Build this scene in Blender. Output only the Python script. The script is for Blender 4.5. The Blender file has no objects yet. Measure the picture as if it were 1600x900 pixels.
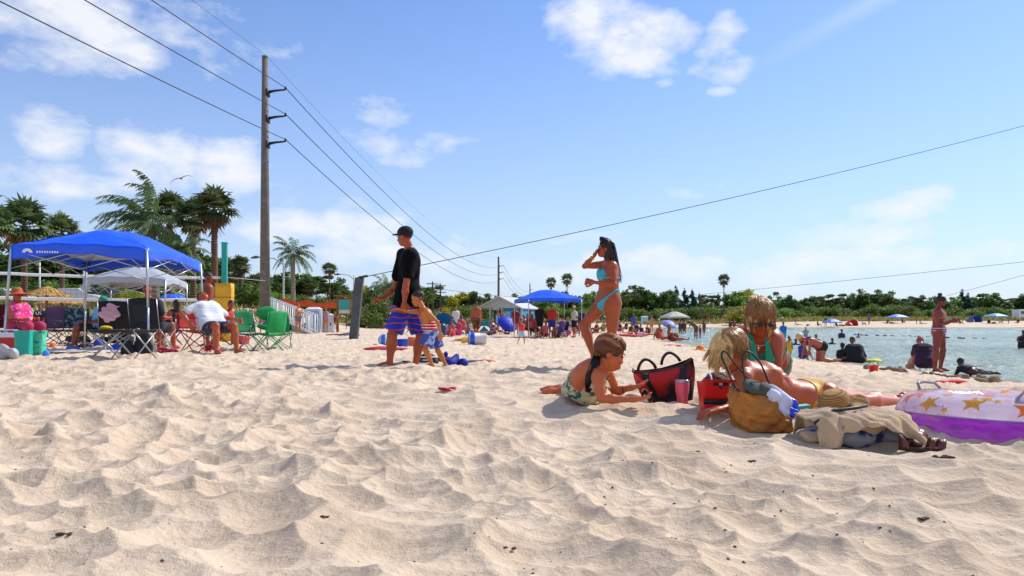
import bpy, math, random
import numpy as np
from mathutils import Vector, Matrix, noise as mnoise
random.seed(7); RNG = np.random.default_rng(7)
SC = bpy.context.scene; COL = SC.collection
PI = math.pi; rad = math.radians
FPX = 1155.0; CAMH = 0.62; HOR = 500.0
# ---------------------------------------------------------------- camera, sky, sun, exposure
cd = bpy.data.cameras.new('camera'); cam = bpy.data.objects.new('camera', cd); COL.objects.link(cam); SC.camera = cam
cam.location = (0, 0, CAMH); cam.rotation_euler = (PI/2, 0, 0)
cd.sensor_width = 36; cd.lens = 36*FPX/1600; cd.shift_y = (HOR-450)/1600.0; cd.clip_start = 0.05; cd.clip_end = 9000
SC.view_settings.view_transform = 'Standard'; SC.view_settings.look = 'None'; SC.view_settings.gamma = 1
SC.view_settings.exposure = 0.07
SUN_AZ = math.atan2(0.80, 0.60); SUN_EL = rad(44)          # azimuth from +Y towards +X
W = bpy.data.worlds.new('World'); SC.world = W; W.use_nodes = True
nt = W.node_tree; nt.nodes.clear()
def N(t, **k):
    n = nt.nodes.new(t)
    for a, b in k.items(): setattr(n, a, b)
    return n
def mth(op, a, b=None, c=None, clamp=False):
    n = N('ShaderNodeMath', operation=op); n.use_clamp = clamp
    for i, v in enumerate((a, b, c)):
        if v is None: continue
        if isinstance(v, (int, float)): n.inputs[i].default_value = v
        else: nt.links.new(v, n.inputs[i])
    return n.outputs[0]
SKY_TINT = (.74, .92, 1.22, 1); VEIL = (4.5, 4.95, 5.9, 1); CLOUD = (6.5, 6.65, 7.0, 1)
def build_sky():
    L = nt.links
    sky = N('ShaderNodeTexSky', sky_type='NISHITA', sun_disc=False, sun_elevation=SUN_EL, sun_rotation=SUN_AZ)
    sky.air_density = 1.0; sky.dust_density = 0.25; sky.ozone_density = 2.0; sky.altitude = 0
    tc = N('ShaderNodeTexCoord'); sep = N('ShaderNodeSeparateXYZ'); L.new(tc.outputs['Generated'], sep.inputs[0])
    az = mth('ARCTAN2', sep.outputs[0], sep.outputs[1]); el = mth('ARCSINE', sep.outputs[2])
    clouds = [(90,30,210,75,.85),(250,25,130,45,.55),(360,75,100,40,.5),(85,208,75,40,.85),(140,232,60,20,.4),(235,240,85,48,.95),(355,262,50,44,.9),
              (110,285,190,26,.62),(600,195,70,26,.5),(650,228,90,24,.6),(925,30,62,60,.75),(985,72,100,50,1.0),(1115,75,40,50,.75),(1140,102,40,26,.7),
              (455,345,110,32,.8),(560,355,85,42,.95),(450,300,40,18,.5),(580,395,130,26,.65),(1090,307,45,12,.55),(900,365,60,10,.4),(1420,330,100,26,.75),(1365,370,120,24,.7),
              (1300,415,180,28,.62),(1560,400,100,26,.6),(840,425,110,24,.6),(1010,415,150,26,.6),(1040,130,20,8,.4),(1130,148,22,9,.45),(300,330,120,30,.5),(700,400,120,24,.55)]
    w = N('ShaderNodeTexNoise'); w.inputs['Scale'].default_value = 7; w.inputs['Detail'].default_value = 5; L.new(tc.outputs['Generated'], w.inputs['Vector'])
    ws = N('ShaderNodeSeparateColor'); L.new(w.outputs['Color'], ws.inputs[0])
    azw = mth('ADD', az, mth('MULTIPLY', mth('SUBTRACT', ws.outputs[0], .5), .09)); elw = mth('ADD', el, mth('MULTIPLY', mth('SUBTRACT', ws.outputs[1], .5), .06))
    tot = None
    for (px, py, rx, ry, s) in clouds:
        d = math.hypot(FPX, px-800); a0 = math.atan((px-800)/FPX); e0 = math.atan((HOR-py)/d)
        ra = rx/FPX*math.cos(a0)**2*1.25; re = ry/d*1.3
        dx = mth('MULTIPLY', mth('SUBTRACT', azw, a0), 1/ra); dy = mth('MULTIPLY', mth('SUBTRACT', elw, e0), 1/re)
        r2 = mth('MULTIPLY_ADD', dx, dx, mth('MULTIPLY', dy, dy))
        v = mth('MULTIPLY', mth('SUBTRACT', 1.0, r2, clamp=True), s)
        tot = v if tot is None else mth('MAXIMUM', tot, v)
    # clouds behind the camera and overhead, so the light comes from a whole sky
    n0 = N('ShaderNodeTexNoise'); n0.inputs['Scale'].default_value = 3.2; n0.inputs['Detail'].default_value = 3; L.new(tc.outputs['Generated'], n0.inputs['Vector'])
    back = mth('MULTIPLY', mth('MULTIPLY', mth('SUBTRACT', n0.outputs[0], .42, clamp=True), 5), mth('LESS_THAN', sep.outputs[1], 0.15))
    tot = mth('MAXIMUM', tot, back)
    nz = N('ShaderNodeTexNoise'); nz.inputs['Scale'].default_value = 16; nz.inputs['Detail'].default_value = 9; nz.inputs['Roughness'].default_value = .58
    mp = N('ShaderNodeMapping'); mp.inputs['Scale'].default_value = (1, 1, 1.9); L.new(tc.outputs['Generated'], mp.inputs[0]); L.new(mp.outputs[0], nz.inputs['Vector'])
    dens = mth('MULTIPLY', mth('ADD', mth('MULTIPLY', tot, 1.15), mth('MULTIPLY', mth('SUBTRACT', nz.outputs[0], .60), 2.5)), 1.0, clamp=True)
    dens = mth('MULTIPLY', dens, mth('GREATER_THAN', tot, 0.0))
    dens = mth('SMOOTH_MIN', dens, .92, .1)
    # a faint contrail: a soft band along a great circle
    a1 = Vector(((1180-800)/FPX, 1, (HOR-105)/FPX)).normalized(); a2 = Vector(((1385-800)/FPX, 1, (HOR+10)/FPX)).normalized()
    a2 = Vector(((1400-800)/FPX, 1, (HOR+18)/FPX)).normalized()
    nn = a1.cross(a2).normalized(); tt = (a2-a1).normalized()
    def dot(v):
        n = N('ShaderNodeVectorMath', operation='DOT_PRODUCT'); n.inputs[1].default_value = v; L.new(tc.outputs['Generated'], n.inputs[0]); return n.outputs['Value']
    band = mth('SUBTRACT', 1.0, mth('MULTIPLY', mth('ABSOLUTE', dot(nn)), 1/.016), clamp=True)
    al = dot(tt); s0 = a1.dot(tt)
    trail = mth('MULTIPLY', band, mth('MULTIPLY', mth('SUBTRACT', al, s0-.02, clamp=True), 5, clamp=True))
    trail = mth('MULTIPLY', mth('MULTIPLY', trail, .3), mth('GREATER_THAN', sep.outputs[1], 0))
    dens = mth('MAXIMUM', dens, trail)
    # thin milky veil, stronger low down
    veil = mth('MULTIPLY', mth('POWER', mth('SUBTRACT', 1.0, mth('ABSOLUTE', el), clamp=True), 4.3), .82)
    tint = N('ShaderNodeMix', data_type='RGBA', blend_type='MULTIPLY'); tint.inputs[0].default_value = 1
    L.new(sky.outputs[0], tint.inputs[6]); tint.inputs[7].default_value = SKY_TINT
    mv = N('ShaderNodeMix', data_type='RGBA'); L.new(veil, mv.inputs[0]); L.new(tint.outputs[2], mv.inputs[6]); mv.inputs[7].default_value = VEIL
    mc = N('ShaderNodeMix', data_type='RGBA'); L.new(dens, mc.inputs[0]); L.new(mv.outputs[2], mc.inputs[6]); mc.inputs[7].default_value = CLOUD
    bg = N('ShaderNodeBackground'); bg.inputs[1].default_value = 0.138; L.new(mc.outputs[2], bg.inputs[0])
    o = N('ShaderNodeOutputWorld'); L.new(bg.outputs[0], o.inputs[0])
build_sky()
sd = bpy.data.lights.new('sun', 'SUN'); sd.energy = 4.5; sd.angle = rad(0.5); sd.color = (1, .95, .87)
so = bpy.data.objects.new('sun', sd); COL.objects.link(so)
sv = Vector((math.sin(SUN_AZ)*math.cos(SUN_EL), math.cos(SUN_AZ)*math.cos(SUN_EL), math.sin(SUN_EL)))
so.rotation_euler = sv.to_track_quat('Z', 'Y').to_euler(); so.location = sv*300
# ---------------------------------------------------------------- helpers
def lin(h):
    h = h.lstrip('#'); o = []
    for i in (0, 2, 4):
        c = int(h[i:i+2], 16)/255; o.append(c/12.92 if c <= .04045 else ((c+.055)/1.055)**2.4)
    return (*o, 1)
MATS = {}
def M(col, rough=.65, var=.15, scale=6., bump=0., bscale=40., metal=0., alt=None, pat=None, pscale=10., spec=.5, trans=0., sheen=0., ramp=(.42, .58), coord='Object', axis='Z', emis=None):
    """procedural material; alt = second colour, pat = how the two are laid out"""
    key = (col, rough, var, scale, bump, bscale, metal, alt, pat, pscale, spec, trans, sheen, ramp, coord, axis)
    if key in MATS: return MATS[key]
    m = bpy.data.materials.new('mat_'+col.strip('#')); m.use_nodes = True; t = m.node_tree; b = t.nodes['Principled BSDF']; L = t.links
    b.inputs['Roughness'].default_value = rough; b.inputs['Metallic'].default_value = metal; b.inputs['Specular IOR Level'].default_value = spec
    if trans: b.inputs['Transmission Weight'].default_value = trans
    if sheen: b.inputs['Sheen Weight'].default_value = sheen
    tc = t.nodes.new('ShaderNodeTexCoord'); co = tc.outputs[coord]
    n = t.nodes.new('ShaderNodeTexNoise'); n.inputs['Scale'].default_value = scale; n.inputs['Detail'].default_value = 5; L.new(co, n.inputs['Vector'])
    def cr(fac, c1, c2, p1, p2, mode='LINEAR'):
        r = t.nodes.new('ShaderNodeValToRGB'); r.color_ramp.interpolation = mode
        r.color_ramp.elements[0].position = p1; r.color_ramp.elements[0].color = c1; r.color_ramp.elements[1].position = p2; r.color_ramp.elements[1].color = c2
        L.new(fac, r.inputs[0]); return r.outputs[0]
    a = lin(col)
    base = cr(n.outputs[0], tuple(x*(1-var) for x in a[:3])+(1,), tuple(min(1, x*(1+var)) for x in a[:3])+(1,), .3, .7)
    if alt:
        if pat == 'wave':
            p = t.nodes.new('ShaderNodeTexWave'); p.bands_direction = axis; p.inputs['Scale'].default_value = pscale; p.inputs['Distortion'].default_value = 0; f = p.outputs['Fac']
        elif pat == 'tiger':
            p = t.nodes.new('ShaderNodeTexWave'); p.bands_direction = axis; p.inputs['Scale'].default_value = pscale; p.inputs['Distortion'].default_value = 4; p.inputs['Detail'].default_value = 2; f = p.outputs['Fac']
        elif pat == 'vor':
            p = t.nodes.new('ShaderNodeTexVoronoi'); p.inputs['Scale'].default_value = pscale; f = p.outputs['Distance']
        else:
            p = t.nodes.new('ShaderNodeTexNoise'); p.inputs['Scale'].default_value = pscale; p.inputs['Detail'].default_value = 3; f = p.outputs['Fac']
        L.new(co, p.inputs['Vector'])
        mk = cr(f, (0, 0, 0, 1), (1, 1, 1, 1), *ramp)
        mx = t.nodes.new('ShaderNodeMix'); mx.data_type = 'RGBA'; L.new(mk, mx.inputs[0]); L.new(base, mx.inputs[6]); mx.inputs[7].default_value = lin(alt); base = mx.outputs[2]
    L.new(base, b.inputs['Base Color'])
    if bump:
        n2 = t.nodes.new('ShaderNodeTexNoise'); n2.inputs['Scale'].default_value = bscale; n2.inputs['Detail'].default_value = 4; L.new(co, n2.inputs['Vector'])
        bp = t.nodes.new('ShaderNodeBump'); bp.inputs['Strength'].default_value = bump; bp.inputs['Distance'].default_value = .02; L.new(n2.outputs[0], bp.inputs['Height']); L.new(bp.outputs[0], b.inputs['Normal'])
    if emis: pass
    MATS[key] = m; return m
def SKIN(c='#b9683f'): return M(c, .42, .12, 9, .12, 120, spec=.45)
def CLOTH(c, **k):
    k.setdefault('rough', .85); k.setdefault('bump', .25); k.setdefault('bscale', 60); return M(c, **k)
def mkmesh(name, V, Q, mats, mi=None, smooth=True):
    """V (n,3); Q list/array of faces, arrays of quads fast"""
    me = bpy.data.meshes.new(name)
    if isinstance(Q, np.ndarray):
        V = np.asarray(V, dtype=np.float32); n = len(Q); k = Q.shape[1]
        me.vertices.add(len(V)); me.vertices.foreach_set('co', V.ravel()); me.loops.add(n*k); me.polygons.add(n)
        me.polygons.foreach_set('loop_start', np.arange(0, n*k, k, dtype=np.int32)); me.polygons.foreach_set('loop_total', np.full(n, k, dtype=np.int32))
        me.loops.foreach_set('vertex_index', Q.astype(np.int32).ravel())
    else: me.from_pydata([tuple(v) for v in V], [], Q)
    for m in (mats if isinstance(mats, (list, tuple)) else [mats]): me.materials.append(m)
    if mi is not None: me.polygons.foreach_set('material_index', np.asarray(mi, dtype=np.int32))
    me.update(calc_edges=True)
    if smooth: me.polygons.foreach_set('use_smooth', np.ones(len(me.polygons), dtype=bool))
    me.validate(); return me
def link(name, me, parent=None, loc=None):
    o = bpy.data.objects.new(name, me); COL.objects.link(o)
    if parent is not None: o.parent = parent
    if loc is not None: o.location = loc
    return o
def tag(o, label=None, cat=None, group=None, kind=None):
    if label: o['label'] = label
    if cat: o['category'] = cat
    if group: o['group'] = group
    if kind: o['kind'] = kind
    return o
def thing(name, label, cat, loc=(0, 0, 0), rz=0., group=None):
    o = bpy.data.objects.new(name, None); COL.objects.link(o); o.empty_display_size = .1
    o.location = loc; o.rotation_euler = (0, 0, rz); return tag(o, label, cat, group)
def copy_tree(o, loc, rz=0., s=None, label=None, group=None):
    c = o.copy(); COL.objects.link(c); c.location = loc; c.rotation_euler = (0, 0, rz)
    if s is not None: c.scale = s if isinstance(s, (tuple, list)) else (s, s, s)
    if label: c['label'] = label
    if group: c['group'] = group
    for ch in o.children:
        d = ch.copy(); COL.objects.link(d); d.parent = c
        for g in ch.children:
            e = g.copy(); COL.objects.link(e); e.parent = d
    return c
class MB:
    """collects shapes, builds ONE mesh"""
    def __init__(s): s.v = []; s.f = []; s.m = []
    def add(s, V, F, mi=0):
        o = len(s.v); s.v += [tuple(map(float, p)) for p in V]; s.f += [tuple(i+o for i in f) for f in F]; s.m += [mi]*len(F); return s
    def tube(s, pts, r, n=8, mi=0, closed=False):
        pts = [Vector(p) for p in pts]; k = len(pts); R = r if isinstance(r, (list, tuple)) else [r]*k
        V = []; up = None
        for i, p in enumerate(pts):
            d = (pts[min(i+1, k-1)]-pts[max(i-1, 0)]) if not closed else (pts[(i+1) % k]-pts[i-1])
            if d.length < 1e-9: d = Vector((0, 0, 1))
            d.normalize()
            if up is None: up = Vector((0, 0, 1)) if abs(d.z) < .9 else Vector((1, 0, 0))
            a = d.cross(up)
            if a.length < 1e-6: a = d.orthogonal()
            a.normalize(); b = a.cross(d).normalized(); up = b
            for j in range(n):
                t = 2*PI*j/n; V.append(p+(a*math.cos(t)+b*math.sin(t))*R[i])
        F = []
        for i in range(k if closed else k-1):
            for j in range(n):
                i2 = (i+1) % k; F.append((i*n+j, i*n+(j+1) % n, i2*n+(j+1) % n, i2*n+j))
        if not closed: F += [tuple(range(n-1, -1, -1)), tuple(range((k-1)*n, k*n))]
        return s.add(V, F, mi)
    def box(s, c, d, rz=0., mi=0, tilt=None):
        cx, cy, cz = c; V = []
        for z in (-.5, .5):
            for x, y in ((-.5, -.5), (.5, -.5), (.5, .5), (-.5, .5)):
                v = Vector((x*d[0], y*d[1], z*d[2]))
                if tilt is not None: v = tilt @ v
                v = Matrix.Rotation(rz, 3, 'Z') @ v; V.append((v.x+cx, v.y+cy, v.z+cz))
        return s.add(V, [(3, 2, 1, 0), (4, 5, 6, 7), (0, 1, 5, 4), (1, 2, 6, 5), (2, 3, 7, 6), (3, 0, 4, 7)], mi)
    def lathe(s, prof, n=24, c=(0, 0, 0), mi=0, sx=1., sy=1., cap=True):
        V = []; k = len(prof)
        for r, z in prof:
            for j in range(n): t = 2*PI*j/n; V.append((c[0]+r*math.cos(t)*sx, c[1]+r*math.sin(t)*sy, c[2]+z))
        F = [(i*n+j, i*n+(j+1) % n, (i+1)*n+(j+1) % n, (i+1)*n+j) for i in range(k-1) for j in range(n)]
        if cap: F += [tuple(range(n-1, -1, -1)), tuple(range((k-1)*n, k*n))]
        return s.add(V, F, mi)
    def sheet(s, fn, nu, nv, th=.0, mi=0):
        """fn(u,v)->point; a sheet of thickness th"""
        P = [[Vector(fn(i/nu, j/nv)) for j in range(nv+1)] for i in range(nu+1)]; V = []; F = []
        idx = lambda i, j: i*(nv+1)+j
        for i in range(nu+1):
            for j in range(nv+1): V.append(P[i][j])
        nb = len(V)
        if th:
            for i in range(nu+1):
                for j in range(nv+1):
                    du = P[min(i+1, nu)][j]-P[max(i-1, 0)][j]; dv = P[i][min(j+1, nv)]-P[i][max(j-1, 0)]
                    nn = du.cross(dv); nn = nn.normalized() if nn.length > 1e-12 else Vector((0, 0, 1)); V.append(P[i][j]-nn*th)
        for i in range(nu):
            for j in range(nv):
                q = (idx(i, j), idx(i+1, j), idx(i+1, j+1), idx(i, j+1)); F.append(q)
                if th: F.append(tuple(a+nb for a in reversed(q)))
        if th:
            ring = [idx(i, 0) for i in range(nu)]+[idx(nu, j) for j in range(nv)]+[idx(i, nv) for i in range(nu, 0, -1)]+[idx(0, j) for j in range(nv, 0, -1)]
            for a, b in zip(ring, ring[1:]+ring[:1]): F.append((b, a, a+nb, b+nb))
        return s.add(V, F, mi)
    def build(s, name, mats, parent=None, loc=None, smooth=True, auto=None):
        me = mkmesh(name, s.v, s.f, mats, s.m, smooth)
        if auto: 
            try: me.set_sharp_from_angle(angle=rad(auto))
            except Exception: pass
        return link(name, me, parent, loc)
# ---------------------------------------------------------------- implicit surfaces (people, cloth heaps, bags)
def snets(d, org, h):
    s = d < 0; X, Y, Z = d.shape
    cs = [(i, j, k) for i in (0, 1) for j in (0, 1) for k in (0, 1)]
    sub = lambda A, c: A[c[0]:X-1+c[0], c[1]:Y-1+c[1], c[2]:Z-1+c[2]]
    cnt = np.zeros((X-1, Y-1, Z-1), np.int8)
    for c in cs: cnt += sub(s, c)
    I = np.argwhere((cnt > 0) & (cnt < 8))
    if len(I) == 0: return np.zeros((0, 3)), np.zeros((0, 4), int)
    val = np.stack([d[I[:, 0]+c[0], I[:, 1]+c[1], I[:, 2]+c[2]] for c in cs], 1); C = np.array(cs, float)
    acc = np.zeros((len(I), 3)); n = np.zeros(len(I))
    for a in range(8):
        for b in range(a+1, 8):
            if abs(C[a]-C[b]).sum() != 1: continue
            va, vb = val[:, a], val[:, b]; m = (va < 0) != (vb < 0); t = np.where(m, va/np.where(m, va-vb, 1), 0)
            acc += np.where(m[:, None], C[a]+t[:, None]*(C[b]-C[a]), 0); n += m
    V = (I+acc/n[:, None])*h+org
    idx = np.full((X-1, Y-1, Z-1), -1, np.int64); idx[I[:, 0], I[:, 1], I[:, 2]] = np.arange(len(I)); F = []
    for ax in range(3):
        sl0 = [slice(None)]*3; sl1 = [slice(None)]*3; sl0[ax] = slice(0, -1); sl1[ax] = slice(1, None)
        ch = s[tuple(sl0)] != s[tuple(sl1)]; E = np.argwhere(ch); u, v = (ax+1) % 3, (ax+2) % 3
        E = E[(E[:, u] > 0) & (E[:, v] > 0) & (E[:, u] < d.shape[u]-1) & (E[:, v] < d.shape[v]-1)]
        q = []
        for du, dv in ((-1, -1), (0, -1), (0, 0), (-1, 0)):
            e = E.copy(); e[:, u] += du; e[:, v] += dv; q.append(idx[e[:, 0], e[:, 1], e[:, 2]])
        q = np.stack(q, 1); fl = ~s[E[:, 0], E[:, 1], E[:, 2]]; q[fl] = q[fl][:, ::-1]; F.append(q)
    F = np.concatenate(F); return V, F[(F >= 0).all(1)]
def vnoise(P, sc, seed=0):
    """cheap smooth noise from sines, about -1..1"""
    r = np.random.default_rng(seed); o = np.zeros(P.shape[:-1])
    for i in range(6):
        k = r.normal(size=3); k = k/np.linalg.norm(k)*sc*(.7+.8*r.random()); o = o+np.sin(P @ k+r.random()*6.28)
    return o/2.6
class Field:
    def __init__(s, lo, hi, h):
        s.h = h; s.lo = np.array(lo, float)-3*h; n = np.ceil((np.array(hi)+3*h-s.lo)/h).astype(int)+1; s.n = n
        s.ax = [s.lo[i]+np.arange(n[i])*h for i in range(3)]
    def new(s): return np.full(tuple(s.n), 1.0, np.float32)
    def win(s, lo, hi):
        a = np.clip(np.floor((np.array(lo)-s.lo)/s.h).astype(int), 0, s.n); b = np.clip(np.ceil((np.array(hi)-s.lo)/s.h).astype(int)+1, 0, s.n); return a, b
    def pts(s, a, b):
        x, y, z = (s.ax[i][a[i]:b[i]] for i in range(3)); return np.stack(np.meshgrid(x, y, z, indexing='ij'), -1)
def pr_cone(a, b, ra, rb, tag='', k=.02, sub=False, sq=None): return dict(t='c', a=np.array(a, float), b=np.array(b, float), ra=ra, rb=rb, tag=tag, k=k, sub=sub)
def pr_ell(c, ax, rr, tag='', k=.02, sub=False):
    """ellipsoid: centre, 3x3 rows = axes, radii"""
    return dict(t='e', c=np.array(c, float), A=np.array([list(v) for v in ax], float), r=np.array(rr, float), tag=tag, k=k, sub=sub)
def evalp(F, prims, infl=0., kmul=1.):
    d = F.new()
    for p in prims:
        mg = .05+abs(infl)
        if p['t'] == 'c':
            R = max(p['ra'], p['rb'])+mg; lo = np.minimum(p['a'], p['b'])-R; hi = np.maximum(p['a'], p['b'])+R
        else: R = max(p['r'])+mg; lo = p['c']-R; hi = p['c']+R
        a, b = F.win(lo, hi)
        if (b <= a).any(): continue
        P = F.pts(a, b)
        if p['t'] == 'c':
            ab = p['b']-p['a']; L2 = max(float(ab@ab), 1e-12); t = np.clip(((P-p['a'])@ab)/L2, 0, 1)
            e = np.linalg.norm(P-(p['a']+t[..., None]*ab), axis=-1)-(p['ra']+t*(p['rb']-p['ra']))
        else:
            q = ((P-p['c'])@p['A'].T)/p['r']; l = np.linalg.norm(q, axis=-1); g = np.linalg.norm(q/p['r'], axis=-1)+1e-9; e = l*(l-1)/g
        e = e-infl; k = max(p['k']*kmul, 1e-4); S = (slice(a[0], b[0]), slice(a[1], b[1]), slice(a[2], b[2])); cur = d[S]
        if p['sub']:
            hh = np.clip(.5-.5*(cur+e)/k, 0, 1); d[S] = cur*(1-hh)+(-e)*hh+k*hh*(1-hh)
        else:
            hh = np.clip(.5+.5*(cur-e)/k, 0, 1); d[S] = cur*(1-hh)+e*hh-k*hh*(1-hh)
    return d
def bounds(prims, mg=0.):
    lo = np.full(3, 1e9); hi = -lo
    for p in prims:
        if p['sub']: continue
        if p['t'] == 'c': R = max(p['ra'], p['rb']); lo = np.minimum(lo, np.minimum(p['a'], p['b'])-R); hi = np.maximum(hi, np.maximum(p['a'], p['b'])+R)
        else: R = max(p['r']); lo = np.minimum(lo, p['c']-R); hi = np.maximum(hi, p['c']+R)
    return lo-mg, hi+mg
def blob(name, prims, h, mat, parent=None, nz=0., nsc=20., seed=0, origin=None, floor=None):
    """one mesh grown from primitives, with wrinkles"""
    lo, hi = bounds(prims, nz+.01); F = Field(lo, hi, h); d = evalp(F, prims)
    if nz:
        P = F.pts((0, 0, 0), F.n); Q = P+.02*np.stack([vnoise(P, nsc*.5, seed+i) for i in range(3)], -1)
        d = d+nz*(1-2*np.abs(vnoise(Q, nsc, seed+5)))*.7
    V, Fc = snets(d, F.lo, h)
    if origin is not None: V = V-np.array(origin)
    return link(name, mkmesh(name, V, Fc, mat), parent)
# ---------------------------------------------------------------- ground shape
def sstep(x, a, b): t = np.clip((x-a)/(b-a), 0, 1); return t*t*(3-2*t)
SH_Y = [-60, 4, 9, 14, 16, 21, 24, 30, 36, 42, 67, 95, 118, 126]; SH_X = [14, 13, 11.2, 9.9, 10.2, 10.1, 9.0, 9.2, 9.4, 9.8, 13.7, 18.5, 22.8, 26]
WZ = -0.65
def macro(X, Y):
    X = np.asarray(X, float); Y = np.asarray(Y, float)
    zl = np.interp(Y, [0, 3.0, 4.6, 5.6, 10, 30, 95, 120, 200, 400], [.0, .0, .05, .04, .0, -.3, -.3, -.12, 1.05, 1.3])
    zl = zl+.045*np.exp(-((X-.7)**2/.5+(Y-4.8)**2/.6))
    zl = zl+.09*sstep(-X, 2, 6)*sstep(Y, 6, 11)+1.9*sstep(Y, 34, 56)*sstep(-X-.12*(Y-40), 9, 22)
    xs = np.interp(Y, SH_Y, SH_X)+.25*np.sin(Y*.9)+.12*np.sin(Y*2.3+1)
    d1 = xs-X; d2 = (Y-121)+1.2*np.sin(X*.12)
    land1 = WZ+(zl+.03-WZ)*(1-np.exp(-(np.maximum(d1, 0)/4.8)**1.3)); land2 = WZ+(zl-WZ)*(1-np.exp(-np.maximum(d2, 0)/14.))
    d = np.maximum(d1, d2); z = np.maximum(np.where(d1 > 0, land1, -9), np.where(d2 > 0, land2, -9))
    return np.where(d > 0, z, WZ-np.minimum(1.2, -d*.12))
def h2(ix, iy, s):
    v = np.sin(ix*127.1+iy*311.7+s*74.7)*43758.5453; return v-np.floor(v)
def bowls(X, Y, sc, seed, kk=16., off=.34):
    """trampled sand: hollows meeting in crisp ridges"""
    x = X/sc; y = Y/sc; ix = np.floor(x); iy = np.floor(y); acc = np.zeros_like(x)
    for i in (-1, 0, 1):
        for j in (-1, 0, 1):
            cx = ix+i; cy = iy+j; px = cx+.5+.85*(h2(cx, cy, seed)-.5); py = cy+.5+.85*(h2(cx, cy, seed+1)-.5)
            w = .75+.9*h2(cx, cy, seed+2); e = ((x-px)**2+(y-py)**2)*w+off*h2(cx, cy, seed+3); acc += np.exp(-kk*e)
    return -np.log(acc)/kk
def bumps(X, Y):
    P = np.stack([X, Y, X*0], -1); wx = vnoise(P, 3.1, 3)*.10; wy = vnoise(P, 3.3, 4)*.10
    fade = 1-.36*sstep(Y, 2.3, 6.5)-.2*sstep(Y, 15, 60)
    w2 = vnoise(P, 9., 61)*.02; w3 = vnoise(P, 8., 62)*.02; amp = .75+.35*vnoise(P, .9, 63)
    b = .088*amp*fade*(bowls((X+wx+w2)*.78, Y+wy+w3, .31, 11, 30., .16)-.24)+.070*(.45+.55*fade)*(bowls((X-wy+3+w3)*.9, Y*1.1+wx+1, .20, 21, 40., .3)-.26)+.007*vnoise(P, 1.7, 8)+.007*vnoise(P, 4.2, 9)
    b = b+.026*(bowls(X+wy, Y-wx, .095, 31, 30., .34)-.28)*np.clip(.6+.8*vnoise(P, 2.3, 66), 0, 1.3)+.0012*vnoise(P, 55, 64)+.0010*vnoise(P, 95, 65)
    xs = np.interp(Y, SH_Y, SH_X); near = sstep(xs-X, 0, 1.6); wet = .3+.7*near
    lump = .05*np.maximum(0, vnoise(P, 9., 12)-.2)*np.exp(-((xs-X-1.2)/.8)**2)*sstep(26-Y, 0, 4)
    dig = .055*(.5+np.maximum(0, vnoise(P, 34., 15)))*np.exp(-((X+2.35)**2/.10+(Y-3.55)**2/.03))
    flat = np.exp(-(((X-1.6)/1.3)**2+((Y-4.6)/.5)**2))            # under the bags and bathers
    return b*wet*(1-.45*flat)+lump+dig
def gz(x, y): return float(macro(x, y))
def gzb(x, y): return float(macro(x, y)+bumps(np.array([[x]], float), np.array([[y]], float))[0, 0])
def spot(px, py, zoff=0.):
    """the place on the sand that the photo shows at this pixel"""
    k = (px-800)/FPX; Ys = np.concatenate([np.linspace(1.5, 60, 3000), np.linspace(60, 260, 1500)])
    z = np.maximum(macro(k*Ys, Ys), WZ if py > 505 and px > 1000 else -9); yy = HOR-(z-CAMH)*FPX/Ys
    i = np.argmax(yy <= py); i = i if yy[i] <= py else len(Ys)-1
    return float(k*Ys[i]), float(Ys[i]), float(z[i])
def J(px, py, Y): return Vector(((px-800)/FPX*Y, Y, CAMH-(py-HOR)/FPX*Y))
def XY(px, Y): return (px-800)/FPX*Y
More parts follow.
